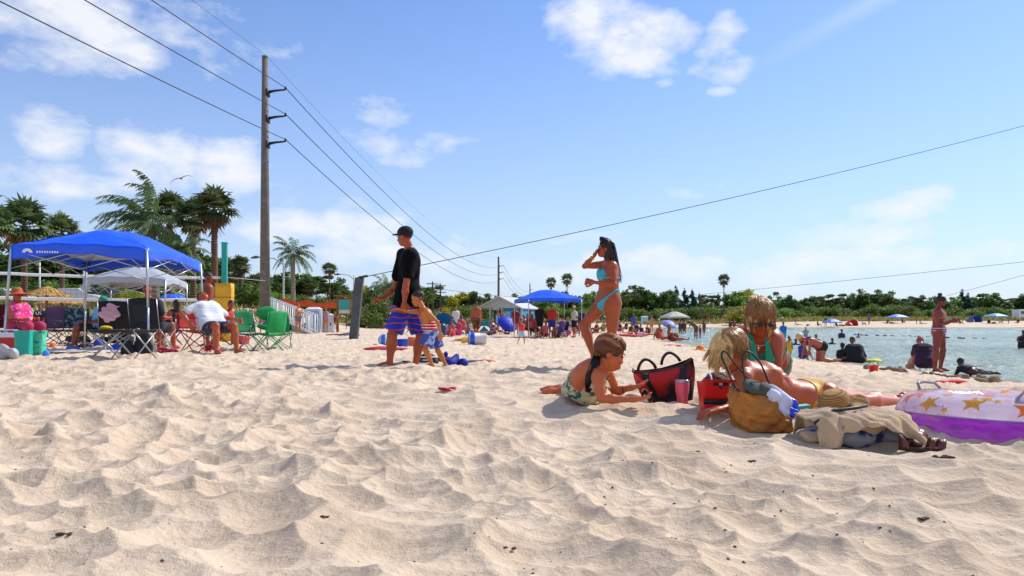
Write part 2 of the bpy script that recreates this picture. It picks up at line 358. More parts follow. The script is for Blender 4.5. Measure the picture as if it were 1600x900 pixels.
def sand_mat():
    m = bpy.data.materials.new('sand'); m.use_nodes = True; t = m.node_tree; b = t.nodes['Principled BSDF']; L = t.links
    g = t.nodes.new('ShaderNodeNewGeometry'); b.inputs['Roughness'].default_value = .95; b.inputs['Specular IOR Level'].default_value = .15
    def nz(s, d=6, r=.6):
        n = t.nodes.new('ShaderNodeTexNoise'); n.inputs['Scale'].default_value = s; n.inputs['Detail'].default_value = d; n.inputs['Roughness'].default_value = r; L.new(g.outputs['Position'], n.inputs['Vector']); return n.outputs[0]
    def ramp(f, a, b_, p, q):
        r = t.nodes.new('ShaderNodeValToRGB'); r.color_ramp.elements[0].position = p; r.color_ramp.elements[0].color = a; r.color_ramp.elements[1].position = q; r.color_ramp.elements[1].color = b_; L.new(f, r.inputs[0]); return r.outputs[0]
    def mix(f, a, b_, ty='MIX'):
        n = t.nodes.new('ShaderNodeMix'); n.data_type = 'RGBA'; n.blend_type = ty
        for k, v in ((0, f), (6, a), (7, b_)):
            if isinstance(v, (float, tuple)): n.inputs[k].default_value = v
            else: L.new(v, n.inputs[k])
        return n.outputs[2]
    c = ramp(nz(2.2), SAND_A, SAND_B, .35, .65)
    c = mix(.5, c, ramp(nz(260, 2), (.72, .70, .68, 1), (1.0, 1.0, 1.0, 1), .38, .56), 'MULTIPLY')
    # scattered dark specks of shell and bark
    v = t.nodes.new('ShaderNodeTexVoronoi'); v.inputs['Scale'].default_value = 13; L.new(g.outputs['Position'], v.inputs['Vector'])
    sp = ramp(v.outputs['Distance'], (.45, .36, .28, 1), (1, 1, 1, 1), .045, .075); c = mix(ramp(nz(1.6, 3), (0, 0, 0, 1), (1, 1, 1, 1), .5, .62), c, mix(1., c, sp, 'MULTIPLY'))
    # damp sand near the water
    sep = t.nodes.new('ShaderNodeSeparateXYZ'); L.new(g.outputs['Position'], sep.inputs[0])
    mr = t.nodes.new('ShaderNodeMapRange'); mr.inputs[1].default_value = -.56; mr.inputs[2].default_value = -.64; L.new(sep.outputs[2], mr.inputs[0])
    c = mix(mr.outputs[0], c, (.30, .235, .165, 1))
    L.new(c, b.inputs['Base Color'])
    ad = t.nodes.new('ShaderNodeMath'); ad.operation = 'MULTIPLY_ADD'; L.new(nz(420, 3), ad.inputs[0]); ad.inputs[1].default_value = .25; L.new(nz(42, 5), ad.inputs[2])
    bp = t.nodes.new('ShaderNodeBump'); bp.inputs['Strength'].default_value = .7; bp.inputs['Distance'].default_value = .016; L.new(ad.outputs[0], bp.inputs['Height']); L.new(bp.outputs[0], b.inputs['Normal'])
    return m
SAND_A = (.61, .47, .335, 1); SAND_B = (.75, .60, .445, 1)
def build_ground():
    y0 = 1.15; r1 = 1/np.linspace(1/y0, 1/70., 900); r2 = 1/np.linspace(1/70., 1/420., 90)[1:]; rows = np.concatenate([[-60, -20, -6, -1, .4, .9], r1, r2, [600, 1200, 4000]])
    th = np.linspace(-1.05, 1.05, 1500)
    # columns fan out with distance; behind the camera they keep a fixed spread
    Yg = np.repeat(rows[:, None], len(th), 1); Wd = np.maximum(rows, 1.15)[:, None]; Wd = np.where(rows[:, None] < 1, 40+0*Wd, Wd)
    Xg = Wd*th[None, :]+np.sign(th[None, :])*np.maximum(0, np.abs(th[None, :])-.88)/.17*9.*np.exp(-Wd/25)
    k = (rows > 1)[:, None]
    Z = macro(Xg, Yg); Z = Z+np.where(k, bumps(Xg, Yg), 0)*(Z > WZ-.3)
    V = np.stack([Xg, Yg, Z], -1).reshape(-1, 3); R, Cn = Yg.shape
    i = np.arange(R-1)[:, None]*Cn+np.arange(Cn-1)[None, :]; Q = np.stack([i, i+1, i+1+Cn, i+Cn], -1).reshape(-1, 4)
    tag(link('ground', mkmesh('ground', V, Q, sand_mat())), 'pale trampled beach sand', None, None, 'structure')
def water_mat():
    m = bpy.data.materials.new('water'); m.use_nodes = True; t = m.node_tree; b = t.nodes['Principled BSDF']; L = t.links
    g = t.nodes.new('ShaderNodeNewGeometry'); b.inputs['Roughness'].default_value = .12; b.inputs['IOR'].default_value = 1.33
    n = t.nodes.new('ShaderNodeTexNoise'); n.inputs['Scale'].default_value = .12; L.new(g.outputs['Position'], n.inputs['Vector'])
    r = t.nodes.new('ShaderNodeValToRGB'); r.color_ramp.elements[0].position = .35; r.color_ramp.elements[0].color = (.42, .53, .40, 1); r.color_ramp.elements[1].position = .7; r.color_ramp.elements[1].color = (.58, .67, .52, 1)
    L.new(n.outputs[0], r.inputs[0]); L.new(r.outputs[0], b.inputs['Base Color'])
    mp = t.nodes.new('ShaderNodeMapping'); mp.inputs['Scale'].default_value = (.6, 1.5, 1); mp.inputs['Rotation'].default_value = (0, 0, .3); L.new(g.outputs['Position'], mp.inputs[0])
    a = t.nodes.new('ShaderNodeTexNoise'); a.inputs['Scale'].default_value = 2.6; a.inputs['Detail'].default_value = 6; a.inputs['Roughness'].default_value = .62; L.new(mp.outputs[0], a.inputs['Vector'])
    bp = t.nodes.new('ShaderNodeBump'); bp.inputs['Strength'].default_value = 1.0; bp.inputs['Distance'].default_value = .45; L.new(a.outputs[0], bp.inputs['Height']); L.new(bp.outputs[0], b.inputs['Normal'])
    a2 = t.nodes.new('ShaderNodeTexNoise'); a2.inputs['Scale'].default_value = 11; a2.inputs['Detail'].default_value = 4; L.new(mp.outputs[0], a2.inputs['Vector'])
    b2 = t.nodes.new('ShaderNodeBump'); b2.inputs['Strength'].default_value = 1.0; b2.inputs['Distance'].default_value = .07; L.new(a2.outputs[0], b2.inputs['Height']); L.new(bp.outputs[0], b2.inputs['Normal']); L.new(b2.outputs[0], b.inputs['Normal'])
    return m
def build_water():
    rows = np.concatenate([[-60, 0, 6], 1/np.linspace(1/9., 1/135., 900)]); th = np.linspace(.0, 1.0, 460)
    x0 = np.interp(rows, SH_Y, SH_X)-1.5; x1 = np.maximum(30, rows*1.6)+60; X = x0[:, None]+(x1-x0)[:, None]*th[None, :]**1.6; Y = np.repeat(rows[:, None], len(th), 1)
    P = np.stack([X, Y, X*0], -1); P2 = P*np.array([.55, 1., 1]); Z = WZ+(.030*(1-2*np.abs(vnoise(P2, 2.6, 41)))+.030*(1-2*np.abs(vnoise(P2+.1*P2[..., ::-1], 5.5, 42)))+.03*vnoise(P2, 1.1, 43)+.017*(1-2*np.abs(vnoise(P2, 12., 44))))*sstep(Y, 9, 13)*(.6+.4*sstep(X-x0[:, None]-1.5, 0, 2))
    R, Cn = X.shape; i = np.arange(R-1)[:, None]*Cn+np.arange(Cn-1)[None, :]; Q = np.stack([i, i+1, i+1+Cn, i+Cn], -1).reshape(-1, 4)
    tag(link('water', mkmesh('water', np.stack([X, Y, Z], -1).reshape(-1, 3), Q, water_mat())), 'pale green lagoon water with small ripples', None, None, 'structure')
build_ground(); build_water()
# ---------------------------------------------------------------- people
def nrm(v): v = Vector(v); return v.normalized()
def person_prims(j, H, sex='m', fat=1., hs=1., breast=1.):
    """j: joints in world metres. Returns tapered primitives, tagged by body part"""
    p = []; f = fat; V = Vector
    hipA = (j['hl']-j['hr']).normalized(); shA = (j['sl']-j['sr']).normalized()
    pel = (j['hl']+j['hr'])/2; nb = j['nb']; up = (nb-pel).normalized(); L = (nb-pel).length
    lerp = lambda a, b, t: a+(b-a)*t
    fem = sex == 'f'; kid = sex == 'k'
    #        t    halfwidth radius
    prof = [(0.0, .052, .060), (.18, .050, .056), (.38, .040, .050), (.58, .050, .056), (.76, .060, .058), (.90, .050, .040)]
    if fem: prof = [(0.0, .055, .062), (.18, .048, .055), (.40, .030, .045), (.58, .038, .050), (.77, .047, .050), (.90, .044, .033)]
    if kid: prof = [(0.0, .042, .058), (.18, .042, .056), (.38, .038, .052), (.58, .042, .054), (.78, .050, .052), (.92, .056, .036)]
    bulge = j.get('spine_mid')
    for t, hw, r in prof:
        c = lerp(pel, nb, t)
        if bulge is not None: c = c+V(bulge)*(4*t*(1-t))
        a = (hipA.lerp(shA, t)).normalized(); w = hw*H*(f if t < .7 else 1+(f-1)*.5); rr = r*H*(f if t < .7 else 1+(f-1)*.6)
        p.append(pr_cone(c-a*w, c+a*w, rr, rr, 'tor' if t > .1 else 'pel', k=.035*H*2))
    fwd = shA.cross(up).normalized()*1.0
    if fwd.dot(V(j['face'])) < -.5 and False: fwd = -fwd
    fwd = V(j.get('chestf', fwd)).normalized(); hf = V(j.get('hipf', hipA.cross(up))).normalized()
    if fem:
        c = lerp(pel, nb, .70)
        for s in (-1, 1): p.append(pr_ell(c+shA*s*.042*H+fwd*.045*H*breast, [shA, fwd, up], [.033*H*breast, .030*H*breast, .034*H*breast], 'tor', k=.025*H*2))
        for s in (-1, 1): p.append(pr_ell(pel+hipA*s*.036*H-hf*.036*H-up*.012*H, [hipA, hf, up], [.044*H, .044*H, .052*H], 'pel', k=.02*H))
    elif f > 1.1: p.append(pr_ell(lerp(pel, nb, .3)+fwd*.04*H, [shA, fwd, up], [.08*H*f, .06*H*f, .08*H*f], 'tor', k=.05*H))
    if not fem:
        for s in (-1, 1): p.append(pr_ell(pel+hipA*s*.034*H-hf*.030*H, [hipA, hf, up], [.042*H, .042*H, .046*H], 'pel', k=.02*H))
    # neck, shoulders
    hc = j['hd']; hu = V(j['hup']).normalized(); hf2 = V(j['face']).normalized(); hf2 = (hf2-hu*hf2.dot(hu)).normalized(); hsd = hu.cross(hf2)
    nr = .030*H if not fem else .025*H; S = .128*H*hs      # head height
    p.append(pr_cone(nb-up*.01*H, hc-hu*.30*S-hf2*.10*S, nr*1.1, nr, 'neck', k=.02*H))
    for s, q in ((1, 'sl'), (-1, 'sr')):
        p.append(pr_cone(nb-up*.015*H+shA*s*.02*H, j[q], .026*H, .030*H if not fem else .026*H, 'tor', k=.03*H))
    # head
    ax = [hsd, hf2, hu]
    at = lambda a, b, c: hc+hsd*a*S+hf2*b*S+hu*c*S
    p.append(pr_ell(at(0, -.06, .12), ax, [.335*S, .42*S, .38*S], 'head', k=.01))
    p.append(pr_ell(at(0, .10, -.14), ax, [.27*S, .30*S, .36*S], 'head', k=.05*S))
    p.append(pr_ell(at(0, .22, -.36), ax, [.14*S, .13*S, .12*S], 'head', k=.10*S))
    nt_ = .475 if not (fem or kid) else (.445 if fem else .415); p.append(pr_cone(at(0, .36, .02), at(0, nt_, -.13), .026*S, .046*S if not kid else .040*S, 'head', k=.05*S))
    for s in (-1, 1):
        p.append(pr_ell(at(s*.13, .44, .035), ax, [.085*S, .06*S, .055*S], 'head', k=.04*S, sub=True))
        p.append(pr_ell(at(s*.34, -.04, -.05), ax, [.045*S, .10*S, .13*S], 'head', k=.02*S))
        p.append(pr_ell(at(s*.17, .26, -.12), ax, [.09*S, .09*S, .09*S], 'head', k=.08*S))
    p.append(pr_cone(at(-.07, .375, -.255), at(.07, .375, -.255), .035*S, .035*S, 'head', k=.03*S))
    p.append(pr_ell(at(0, .44, -.245), ax, [.09*S, .03*S, .008*S], 'head', k=.012*S, sub=True))
    # limbs
    am = (1. if not fem else .84)*(1+(f-1)*.5); lm = (1. if not fem else 1.02)*(1+(f-1)*.4)
    if kid: am = .86; lm = .86
    for s, sh, el, wr in (('l', 'sl', 'el', 'wl'), ('r', 'sr', 'er', 'wr')):
        a, b, c = j[sh], j[el], j[wr]
        p.append(pr_cone(a, lerp(a, b, .98), .031*H*am, .022*H*am, 'ua'+s, k=.02*H)); p.append(pr_ell(lerp(a, b, .38), [(b-a).normalized(), (b-a).orthogonal().normalized(), (b-a).cross((b-a).orthogonal()).normalized()], [.07*H, .029*H*am, .029*H*am], 'ua'+s, k=.02*H))
        p.append(pr_cone(b, lerp(b, c, .35), .0215*H*am, .0235*H*am, 'fa'+s, k=.012*H)); p.append(pr_cone(lerp(b, c, .35), c, .0235*H*am, .0145*H*am, 'fa'+s, k=.012*H))
    for s, hp, kn, an in (('l', 'hl', 'kl', 'al'), ('r', 'hr', 'kr', 'ar')):
        a, b, c = j[hp], j[kn], j[an]; d = (c-b).normalized()
        p.append(pr_cone(a, b, .052*H*lm, .031*H*lm, 'th'+s, k=.03*H)); p.append(pr_cone(lerp(a, b, .25), lerp(a, b, .6), .050*H*lm, .041*H*lm, 'th'+s, k=.02*H))
        p.append(pr_cone(b, lerp(b, c, .3), .031*H*lm, .0335*H*lm, 'sh'+s, k=.015*H)); p.append(pr_cone(lerp(b, c, .3), c, .0335*H*lm, .020*H*lm, 'sh'+s, k=.012*H))
        kd = ((b-a).normalized()-d); kd = kd.normalized() if kd.length > .2 else V(j['t'+s]).normalized()
        p.append(pr_ell(lerp(b, c, .27)-kd*.012*H, [d, d.orthogonal().normalized(), d.cross(d.orthogonal()).normalized()], [.07*H, .030*H*lm, .030*H*lm], 'sh'+s, k=.02*H))
        t = V(j['t'+s]).normalized(); dn = V(j.get('fd'+s, (0, 0, -1))); dn = (dn-t*dn.dot(t)).normalized(); he = c+dn*.020*H-t*.014*H
        p.append(pr_cone(he, c+t*.060*H+dn*.018*H, .019*H, .017*H, 'ft'+s, k=.012*H)); p.append(pr_cone(c+t*.060*H+dn*.019*H, c+t*.098*H+dn*.026*H, .019*H, .011*H, 'ft'+s, k=.015*H))
        p.append(pr_cone(c, c+t*.05*H+dn*.012*H, .020*H, .015*H, 'ft'+s, k=.012*H))
    return p
def hand_prims(w, d, pn, H, side, curl=.5, k=.004, spread=.25):
    """w wrist, d pointing along the hand, pn palm normal (the way the palm faces), side +1 left / -1 right"""
    w = Vector(w); d = nrm(d); pn = Vector(pn); pn = (pn-d*pn.dot(d)).normalized(); lat = d.cross(pn)*side      # towards the thumb
    S = H*.105; p = []
    p.append(pr_cone(w, w+d*.18*S, .0145*H, .017*H*.9, 'hand', k=.01))
    for u in (-.16, -.05, .06, .17): p.append(pr_cone(w+d*.12*S+lat*u*S*.6, w+d*.48*S+lat*u*S*1.05, .095*S, .075*S, 'hand', k=.012))
    for i, (u, ln) in enumerate(((.20, .44), (.07, .50), (-.06, .46), (-.19, .36))):
        b = w+d*.50*S+lat*u*S; dd = (d+lat*(u*spread*2)).normalized(); a1 = curl*.7; a2 = curl*1.5
        d1 = dd*math.cos(a1)+pn*math.sin(a1); d2 = dd*math.cos(a2)+pn*math.sin(a2); m = b+d1*ln*S*.5; e = m+d2*ln*S*.5
        p.append(pr_cone(b, m, .066*S, .058*S, 'hand', k=k)); p.append(pr_cone(m, e, .058*S, .044*S, 'hand', k=k))
    b = w+d*.16*S+lat*.20*S; m = b+(d*.75+lat*.55+pn*.25*curl).normalized()*.24*S; e = m+(d*.95+lat*.15+pn*.4*curl).normalized()*.22*S
    p.append(pr_cone(b, m, .085*S, .066*S, 'hand', k=.008)); p.append(pr_cone(m, e, .066*S, .050*S, 'hand', k=.004)); return p
def fk(P, pos, yaw, H, z=None, sex='m', hs=1.):
    """joints from a pose given as directions (forward, left, up) in the person's own frame"""
    f = Vector((math.cos(yaw), math.sin(yaw), 0)); l = Vector((-f.y, f.x, 0)); u = Vector((0, 0, 1))
    D = lambda v: (f*v[0]+l*v[1]+u*v[2]).normalized()
    g = lambda k, d: P.get(k, d)
    pel = Vector((pos[0], pos[1], 0)); up = D(g('spine', (0, 0, 1))); side = D(g('hipside', (0, 1, 0))); shs = D(g('shside', g('hipside', (0, 1, 0))))
    sw = (.105 if sex != 'f' else .092)*H; hw = .048*H; j = {}
    j['hl'] = pel+side*hw; j['hr'] = pel-side*hw; nb = pel+up*.295*H; j['nb'] = nb; j['sl'] = nb+shs*sw-up*.042*H; j['sr'] = nb-shs*sw-up*.042*H
    hu = D(g('hup', g('spine', (0, 0, 1)))); j['hup'] = hu; j['face'] = D(g('face', (1, 0, 0))); j['hd'] = nb+hu*(.045+.058*hs)*H+j['face']*.015*H
    for s, q in (('l', 1), ('r', -1)):
        ua = D(g('ua'+s, g('ua', (0.05, .12*1, -1)) if 'ua' not in P else (P['ua'][0], P['ua'][1]*q, P['ua'][2])) if 'ua'+s in P else ((P['ua'][0], P['ua'][1]*q, P['ua'][2]) if 'ua' in P else (.05, .12*q, -1)))
        fa = D(P['fa'+s] if 'fa'+s in P else ((P['fa'][0], P['fa'][1]*q, P['fa'][2]) if 'fa' in P else (.3, .05*q, -1)))
        j['e'+s] = j['s'+s]+ua*.165*H; j['w'+s] = j['e'+s]+fa*.145*H; j['hd'+s] = D(P['hd'+s]) if 'hd'+s in P else fa; j['pn'+s] = D(P['pn'+s]) if 'pn'+s in P else D((0, -q, -.2))
        th = D(P['th'+s] if 'th'+s in P else ((P['th'][0], P['th'][1]*q, P['th'][2]) if 'th' in P else (0, .04*q, -1)))
        sh = D(P['sh'+s] if 'sh'+s in P else ((P['sh'][0], P['sh'][1]*q, P['sh'][2]) if 'sh' in P else (-.03, .02*q, -1)))
        j['k'+s] = j['h'+s]+th*.245*H; j['a'+s] = j['k'+s]+sh*.240*H; j['t'+s] = D(P['t'+s] if 't'+s in P else g('t', (1, .15*q, 0))); 
        if 'fd' in P: j['fd'+s] = D(P['fd'])
    j['chestf'] = -up.cross(shs).normalized() if False else (shs.cross(up)).normalized(); j['hipf'] = (side.cross(up)).normalized()
    return j
POSE = dict(
 stand=dict(),
 stand2=dict(th=(.0, .08, -1), ual=(.2, .3, -1), fal=(1, -.3, .1), uar=(-.1, -.15, -1)),
 hips=dict(ua=(-.3, .6, -1), fa=(.2, -.9, -.5)),
 walk=dict(thl=(.45, .04, -1), shl=(.05, 0, -1), thr=(-.3, -.04, -1), shr=(-.6, 0, -1), ual=(-.4, .15, -1), fal=(-.1, 0, -1), uar=(.4, -.1, -1), far=(.8, 0, -.8), tr=(1, 0, -.5)),
 camera=dict(ua=(.5, .25, -.8), fa=(.6, -.5, .6)),
 sit=dict(spine=(-.25, 0, 1), th=(1, .12, .06), sh=(.1, .05, -1), ua=(.25, .2, -1), fa=(1, -.1, 0)),
 sitback=dict(spine=(-.55, 0, 1), hup=(-.2, 0, 1), th=(1, .12, .15), sh=(.15, .05, -1), ua=(.35, .2, -1), fa=(1, -.1, .1)),
 ground=dict(spine=(-.1, 0, 1), th=(1, .15, .75), sh=(.55, .05, -1), ua=(.6, .1, -1), fa=(1, -.15, .2)),
 longsit=dict(spine=(-.45, 0, 1), hup=(-.1, 0, 1), th=(1, .1, .12), sh=(1, .05, -.12), ua=(-.5, .2, -1), fa=(-.1, .1, -1), t=(.5, 0, 1), fd=(1, 0, -.4)),
 cross=dict(spine=(.12, 0, 1), thl=(1, .7, .15), thr=(1, -.7, .15), shl=(-.3, -1, -.3), shr=(-.3, 1, -.3), ua=(.3, .2, -1), fa=(1, -.3, -.3)),
 prone=dict(spine=(1, 0, .12), hup=(.7, 0, .8), face=(1, 0, 0), th=(-1, .1, -.04), sh=(-1, .04, 0), t=(-1, 0, -.3), fd=(.2, 0, 1), ua=(.5, .25, -1), fa=(1, -.1, -.1)),
 supine=dict(spine=(-1, 0, .15), hup=(-1, 0, .2), face=(.1, 0, 1), th=(1, .1, .1), sh=(1, .04, -.06), t=(.3, 0, 1), fd=(1, 0, 0), ua=(.6, .5, -.4), fa=(1, 0, 0)),
 kneel=dict(spine=(1, 0, .45), hup=(1, 0, .3), face=(1, 0, -.4), th=(.15, .12, -1), sh=(-1, .05, -.02), t=(-1, 0, -.1), fd=(.1, 0, 1), ua=(.2, .1, -1), fa=(.25, 0, -1)),
 squat=dict(spine=(.55, 0, 1), hup=(.7, 0, 1), face=(1, 0, -.3), th=(.9, .3, .35), sh=(-.35, 0, -1), ua=(.7, .1, -.8), fa=(.7, 0, -.8)),
 bend=dict(spine=(.8, 0, .7), hup=(1, 0, .2), face=(.8, 0, -.6), th=(.1, .1, -1), ua=(.4, .1, -1), fa=(.4, 0, -1)),
 swim=dict(spine=(.1, 0, 1), ua=(.6, .5, -.4), fa=(1, 0, -.1)))
def clothes(F, prims, spec, H, j, torfield=None):
    """distance field of one garment"""
    kind = spec['k']; T = lambda *a: [p for p in prims if p['tag'] in a and not p['sub']]
    pel = (j['hl']+j['hr'])/2; nb = j['nb']; up = (nb-pel).normalized(); L = (nb-pel).length; hs = (j['hl']-j['hr']).normalized(); ss = (j['sl']-j['sr']).normalized()
    P = F.pts((0, 0, 0), F.n); t = ((P-np.array(pel))@np.array(up))/L                     # 0 at the hips, 1 at the neck base
    lat = ((P-np.array(nb))@np.array(ss))/H; fw = ((P-np.array(pel))@np.array(ss.cross(up)))/H
    inf = spec.get('inf', .010); m = lambda a, b: np.maximum(a, b); Lm = L
    def part(pr, t0, t1): q = dict(pr); a, b = pr['a'], pr['b']; q['a'] = a+(b-a)*t0; q['b'] = a+(b-a)*t1; q['ra'] = pr['ra']+(pr['rb']-pr['ra'])*t0; q['rb'] = pr['ra']+(pr['rb']-pr['ra'])*t1; return q
    if kind in ('tee', 'tank', 'long', 'vest'):
        q = T('tor', 'pel')
        if kind == 'tee': q = q+[pr_cone(j['s'+s], j['s'+s].lerp(j['e'+s], spec.get('sl', .62)), .034*H, .036*H*spec.get('slw', 1.), 'x', k=.025*H) for s in 'lr']
        if kind == 'long': q = q+[pr_cone(j['s'+s], j['e'+s], .034*H, .026*H, 'x', k=.02*H) for s in 'lr']+[pr_cone(j['e'+s], j['w'+s], .026*H, .019*H, 'x', k=.02*H) for s in 'lr']
        if spec.get('loose'): 
            c = pel+up*L*.25; w = .062*H*spec['loose']; q = q+[pr_cone(c-ss*w, c+ss*w, .062*H*spec['loose'], .062*H*spec['loose'], 'x', k=.05*H)]
        d = evalp(F, q, inf); lo = spec.get('bot', -.05); d = m(d, (lo-t)*Lm); d = m(d, (t-1.06)*Lm)
        nk = np.linalg.norm(P-np.array(nb+up*.02*H+ss.cross(up)*.02*H), axis=-1); d = m(d, spec.get('neck', .036)*H-nk)
        if kind in ('tank', 'vest'): d = m(d, (np.abs(lat)-spec.get('w', .085))*H)
    elif kind in ('shorts', 'pants', 'capri'):
        e = {'shorts': spec.get('len', .8), 'capri': 1.0, 'pants': 1.0}[kind]; fl = spec.get('flare', 1.25); q = T('pel')+[p for p in T('tor') if True][:3]
        for s in 'lr':
            a, b = j['h'+s], j['k'+s]; q.append(pr_cone(a, a.lerp(b, e), .056*H, .042*H*fl, 'x', k=.02*H))
            if kind != 'shorts': c = j['a'+s]; e2 = .3 if kind == 'capri' else .92; q.append(pr_cone(b, b.lerp(c, e2), .040*H, .034*H if kind == 'capri' else .026*H, 'x', k=.02*H))
        d = evalp(F, q, inf); d = m(d, (t-spec.get('top', .20))*Lm)
        if kind == 'shorts':
            # crisp hems: cut by a plane at the end of each leg
            for s in 'lr':
                a, b = j['h'+s], j['k'+s]; dr = (b-a).normalized(); e3 = a.lerp(b, e); dd = (P-np.array(e3))@np.array(dr); near = np.linalg.norm(P-np.array(e3), axis=-1) < .12*H
                d = np.where(near, m(d, dd), d)
    elif kind == 'brief':
        d = evalp(F, T('pel', 'tor', 'thl', 'thr'), .006 if 'inf' not in spec else inf); hg = spec.get('high', .10)
        d = m(d, (t-(spec.get('top', .16) if not spec.get('side') else .5))*Lm); hl = ((P-np.array(pel))@np.array(hs))/H; f2 = ((P-np.array(pel))@np.array(j['hipf'] if 'hipf' in j else hs.cross(up)))/H
        cover = spec.get('cover', 1.0)
        lim = np.where(f2 < 0, hg-.30*cover, hg-.26)         # leg opening line, higher on the flanks
        lg = lim+np.abs(hl)*spec.get('cut', 2.4)*np.where(f2 < 0, 1-.35*cover, 1.)
        pan = (lg-t)*Lm*.6
        if spec.get('side'): tc = spec['side']-f2*spec.get('tilt', 1.)*H/Lm; pan = np.minimum(m(pan, m((t-tc)*Lm-.012, -1)), m(np.abs(t-tc)*Lm-.012, (f2-.045)*H))
        d = m(d, pan)
    elif kind == 'bra':
        d = evalp(F, T('tor'), .007); c = pel.lerp(nb, .70); fd = ss.cross(up); keep = np.full(d.shape, 1.)
        for s in (-1, 1): keep = np.minimum(keep, np.linalg.norm((P-np.array(c+ss*s*.044*H+fd*.07*H))/np.array([1, 1, 1.]), axis=-1)-.042*H*spec.get('cup', 1))
        keep = np.minimum(keep, np.abs(t-.60)*Lm-.007*H)
        for s in (-1, 1):
            a = np.array(c+ss*s*.045*H+fd*.07*H); b = np.array(nb+ss*s*.035*H*spec.get('halter', 1)+up*.01*H); ab = b-a; tt = np.clip(((P-a)@ab)/(ab@ab), 0, 1)
            keep = np.minimum(keep, np.linalg.norm(P-(a+tt[..., None]*ab), axis=-1)-.018*H*spec.get('strap', .6))
        d = m(d, keep)
    elif kind in ('one', 'rash'):
        d = evalp(F, T('tor', 'pel')+(T('thl', 'thr') if kind == 'one' else [])+([pr_cone(j['s'+s], j['s'+s].lerp(j['e'+s], .7), .032*H, .028*H, 'x', k=.02*H) for s in 'lr'] if kind == 'rash' else []), .007)
        hl = np.abs((P-np.array(pel))@np.array(hs))/H
        d = m(d, (t-(.97 if kind == 'rash' else np.where(fw > 0, .78, spec.get('back', .62))))*Lm) if kind == 'one' else m(d, (t-1.02)*Lm)
        d = m(d, (-.22+hl*3.4-t)*Lm*.6) if kind == 'one' else m(d, (-.05-t)*Lm)
    elif kind == 'dress':
        q = T('tor', 'pel')+[pr_cone(pel, pel.lerp((j['kl']+j['kr'])/2, .8), .085*H, .12*H, 'x', k=.05*H)]; d = evalp(F, q, .012); d = m(d, (t-.98)*Lm)
    if spec.get('wr'): 
        Q = P+.03*np.stack([vnoise(P, 14, 70+i) for i in range(3)], -1); d = d-spec['wr']*(vnoise(Q, spec.get('ws', 30), 75))*.5
    if spec.get('cutfn') is not None: d = spec['cutfn'](F, P, d)
    return d
def hair_prims(j, H, hs, style):
    S = .128*H*hs; hu = Vector(j['hup']).normalized(); f = Vector(j['face']).normalized(); f = (f-hu*f.dot(hu)).normalized(); sd = hu.cross(f); hc = j['hd']; ax = [sd, f, hu]
    at = lambda a, b, c: hc+sd*a*S+f*b*S+hu*c*S; p = []
    if style == 'bald': return []
    if style == 'short': p.append(pr_ell(at(0, -.10, .17), ax, [.36*S, .43*S, .385*S], 'h', k=.01))
    elif style == 'cap': p.append(pr_ell(at(0, -.08, .23), ax, [.395*S, .475*S, .38*S], 'h', k=.01)); p.append(pr_ell(at(0, .50, .21), ax, [.26*S, .30*S, .035*S], 'h', k=.02*S))
    else: p.append(pr_ell(at(0, -.10, .17), ax, [.385*S, .47*S, .42*S], 'h', k=.01))
    if style in ('long', 'bob'):
        n = {'long': -1.5, 'bob': -.75}[style]; dn = Vector((0, 0, -1))
        b0 = at(0, -.22, -.05); b1 = b0+dn*(-n)*S*.9-f*.1*S; p.append(pr_cone(b0, b1, .34*S, .20*S, 'h', k=.06*S))
    if style == 'bun': p.append(pr_ell(at(0, -.30, .62), ax, [.20*S, .20*S, .20*S], 'h', k=.05*S))
    if style == 'pony': b = at(0, -.55, .2); p.append(pr_cone(b, b-f*.25*S+Vector((0, 0, -.3*S)), .12*S, .14*S, 'h', k=.05*S)); p.append(pr_cone(b-f*.25*S+Vector((0, 0, -.3*S)), b-f*.3*S+Vector((0, 0, -1.1*S)), .14*S, .06*S, 'h', k=.05*S))
    if style != 'cap':
        # open at the face
        p.append(pr_ell(at(0, .50, -.08), ax, [.31*S, .34*S, .40*S], 'h', k=.05*S, sub=True))
        if style == 'short': p.append(pr_ell(at(0, .1, -.38), ax, [.5*S, .5*S, .38*S], 'h', k=.03*S, sub=True))
    else: p.append(pr_ell(at(0, .0, -.22), ax, [.6*S, .46*S, .28*S], 'h', k=.02*S, sub=True))
    return p
def strands(name, guides, mat, n, rad0, jit, parent, seed=1, org=None, seg=9, curl=0.):
    """hair locks: thin tapered tubes that follow guide lines"""
    R = random.Random(seed); mb = MB()
    for _ in range(n):
        g = R.choice(guides); o = Vector((R.gauss(0, 1), R.gauss(0, 1), R.gauss(0, 1)))*jit; o2 = Vector((R.gauss(0, 1), R.gauss(0, 1), R.gauss(0, 1)))*jit*1.3; k = len(g)-1; pts = []
        ph = R.random()*6; e = R.uniform(.75, 1.05)
        for i in range(seg+1):
            t = i/seg*e; a = min(int(t*k), k-1); q = Vector(g[a]).lerp(Vector(g[a+1]), min(t*k-a, 1.1)); w = o.lerp(o2, t)
            pts.append(q+w+Vector((math.sin(ph+t*9), math.cos(ph+t*7), 0))*curl*t-(Vector(org) if org is not None else Vector()))
        mb.tube(pts, [rad0*(1.15-.85*(i/seg)**2) for i in range(seg+1)], 4)
    return mb.build(name, mat, parent)
NP = [0]
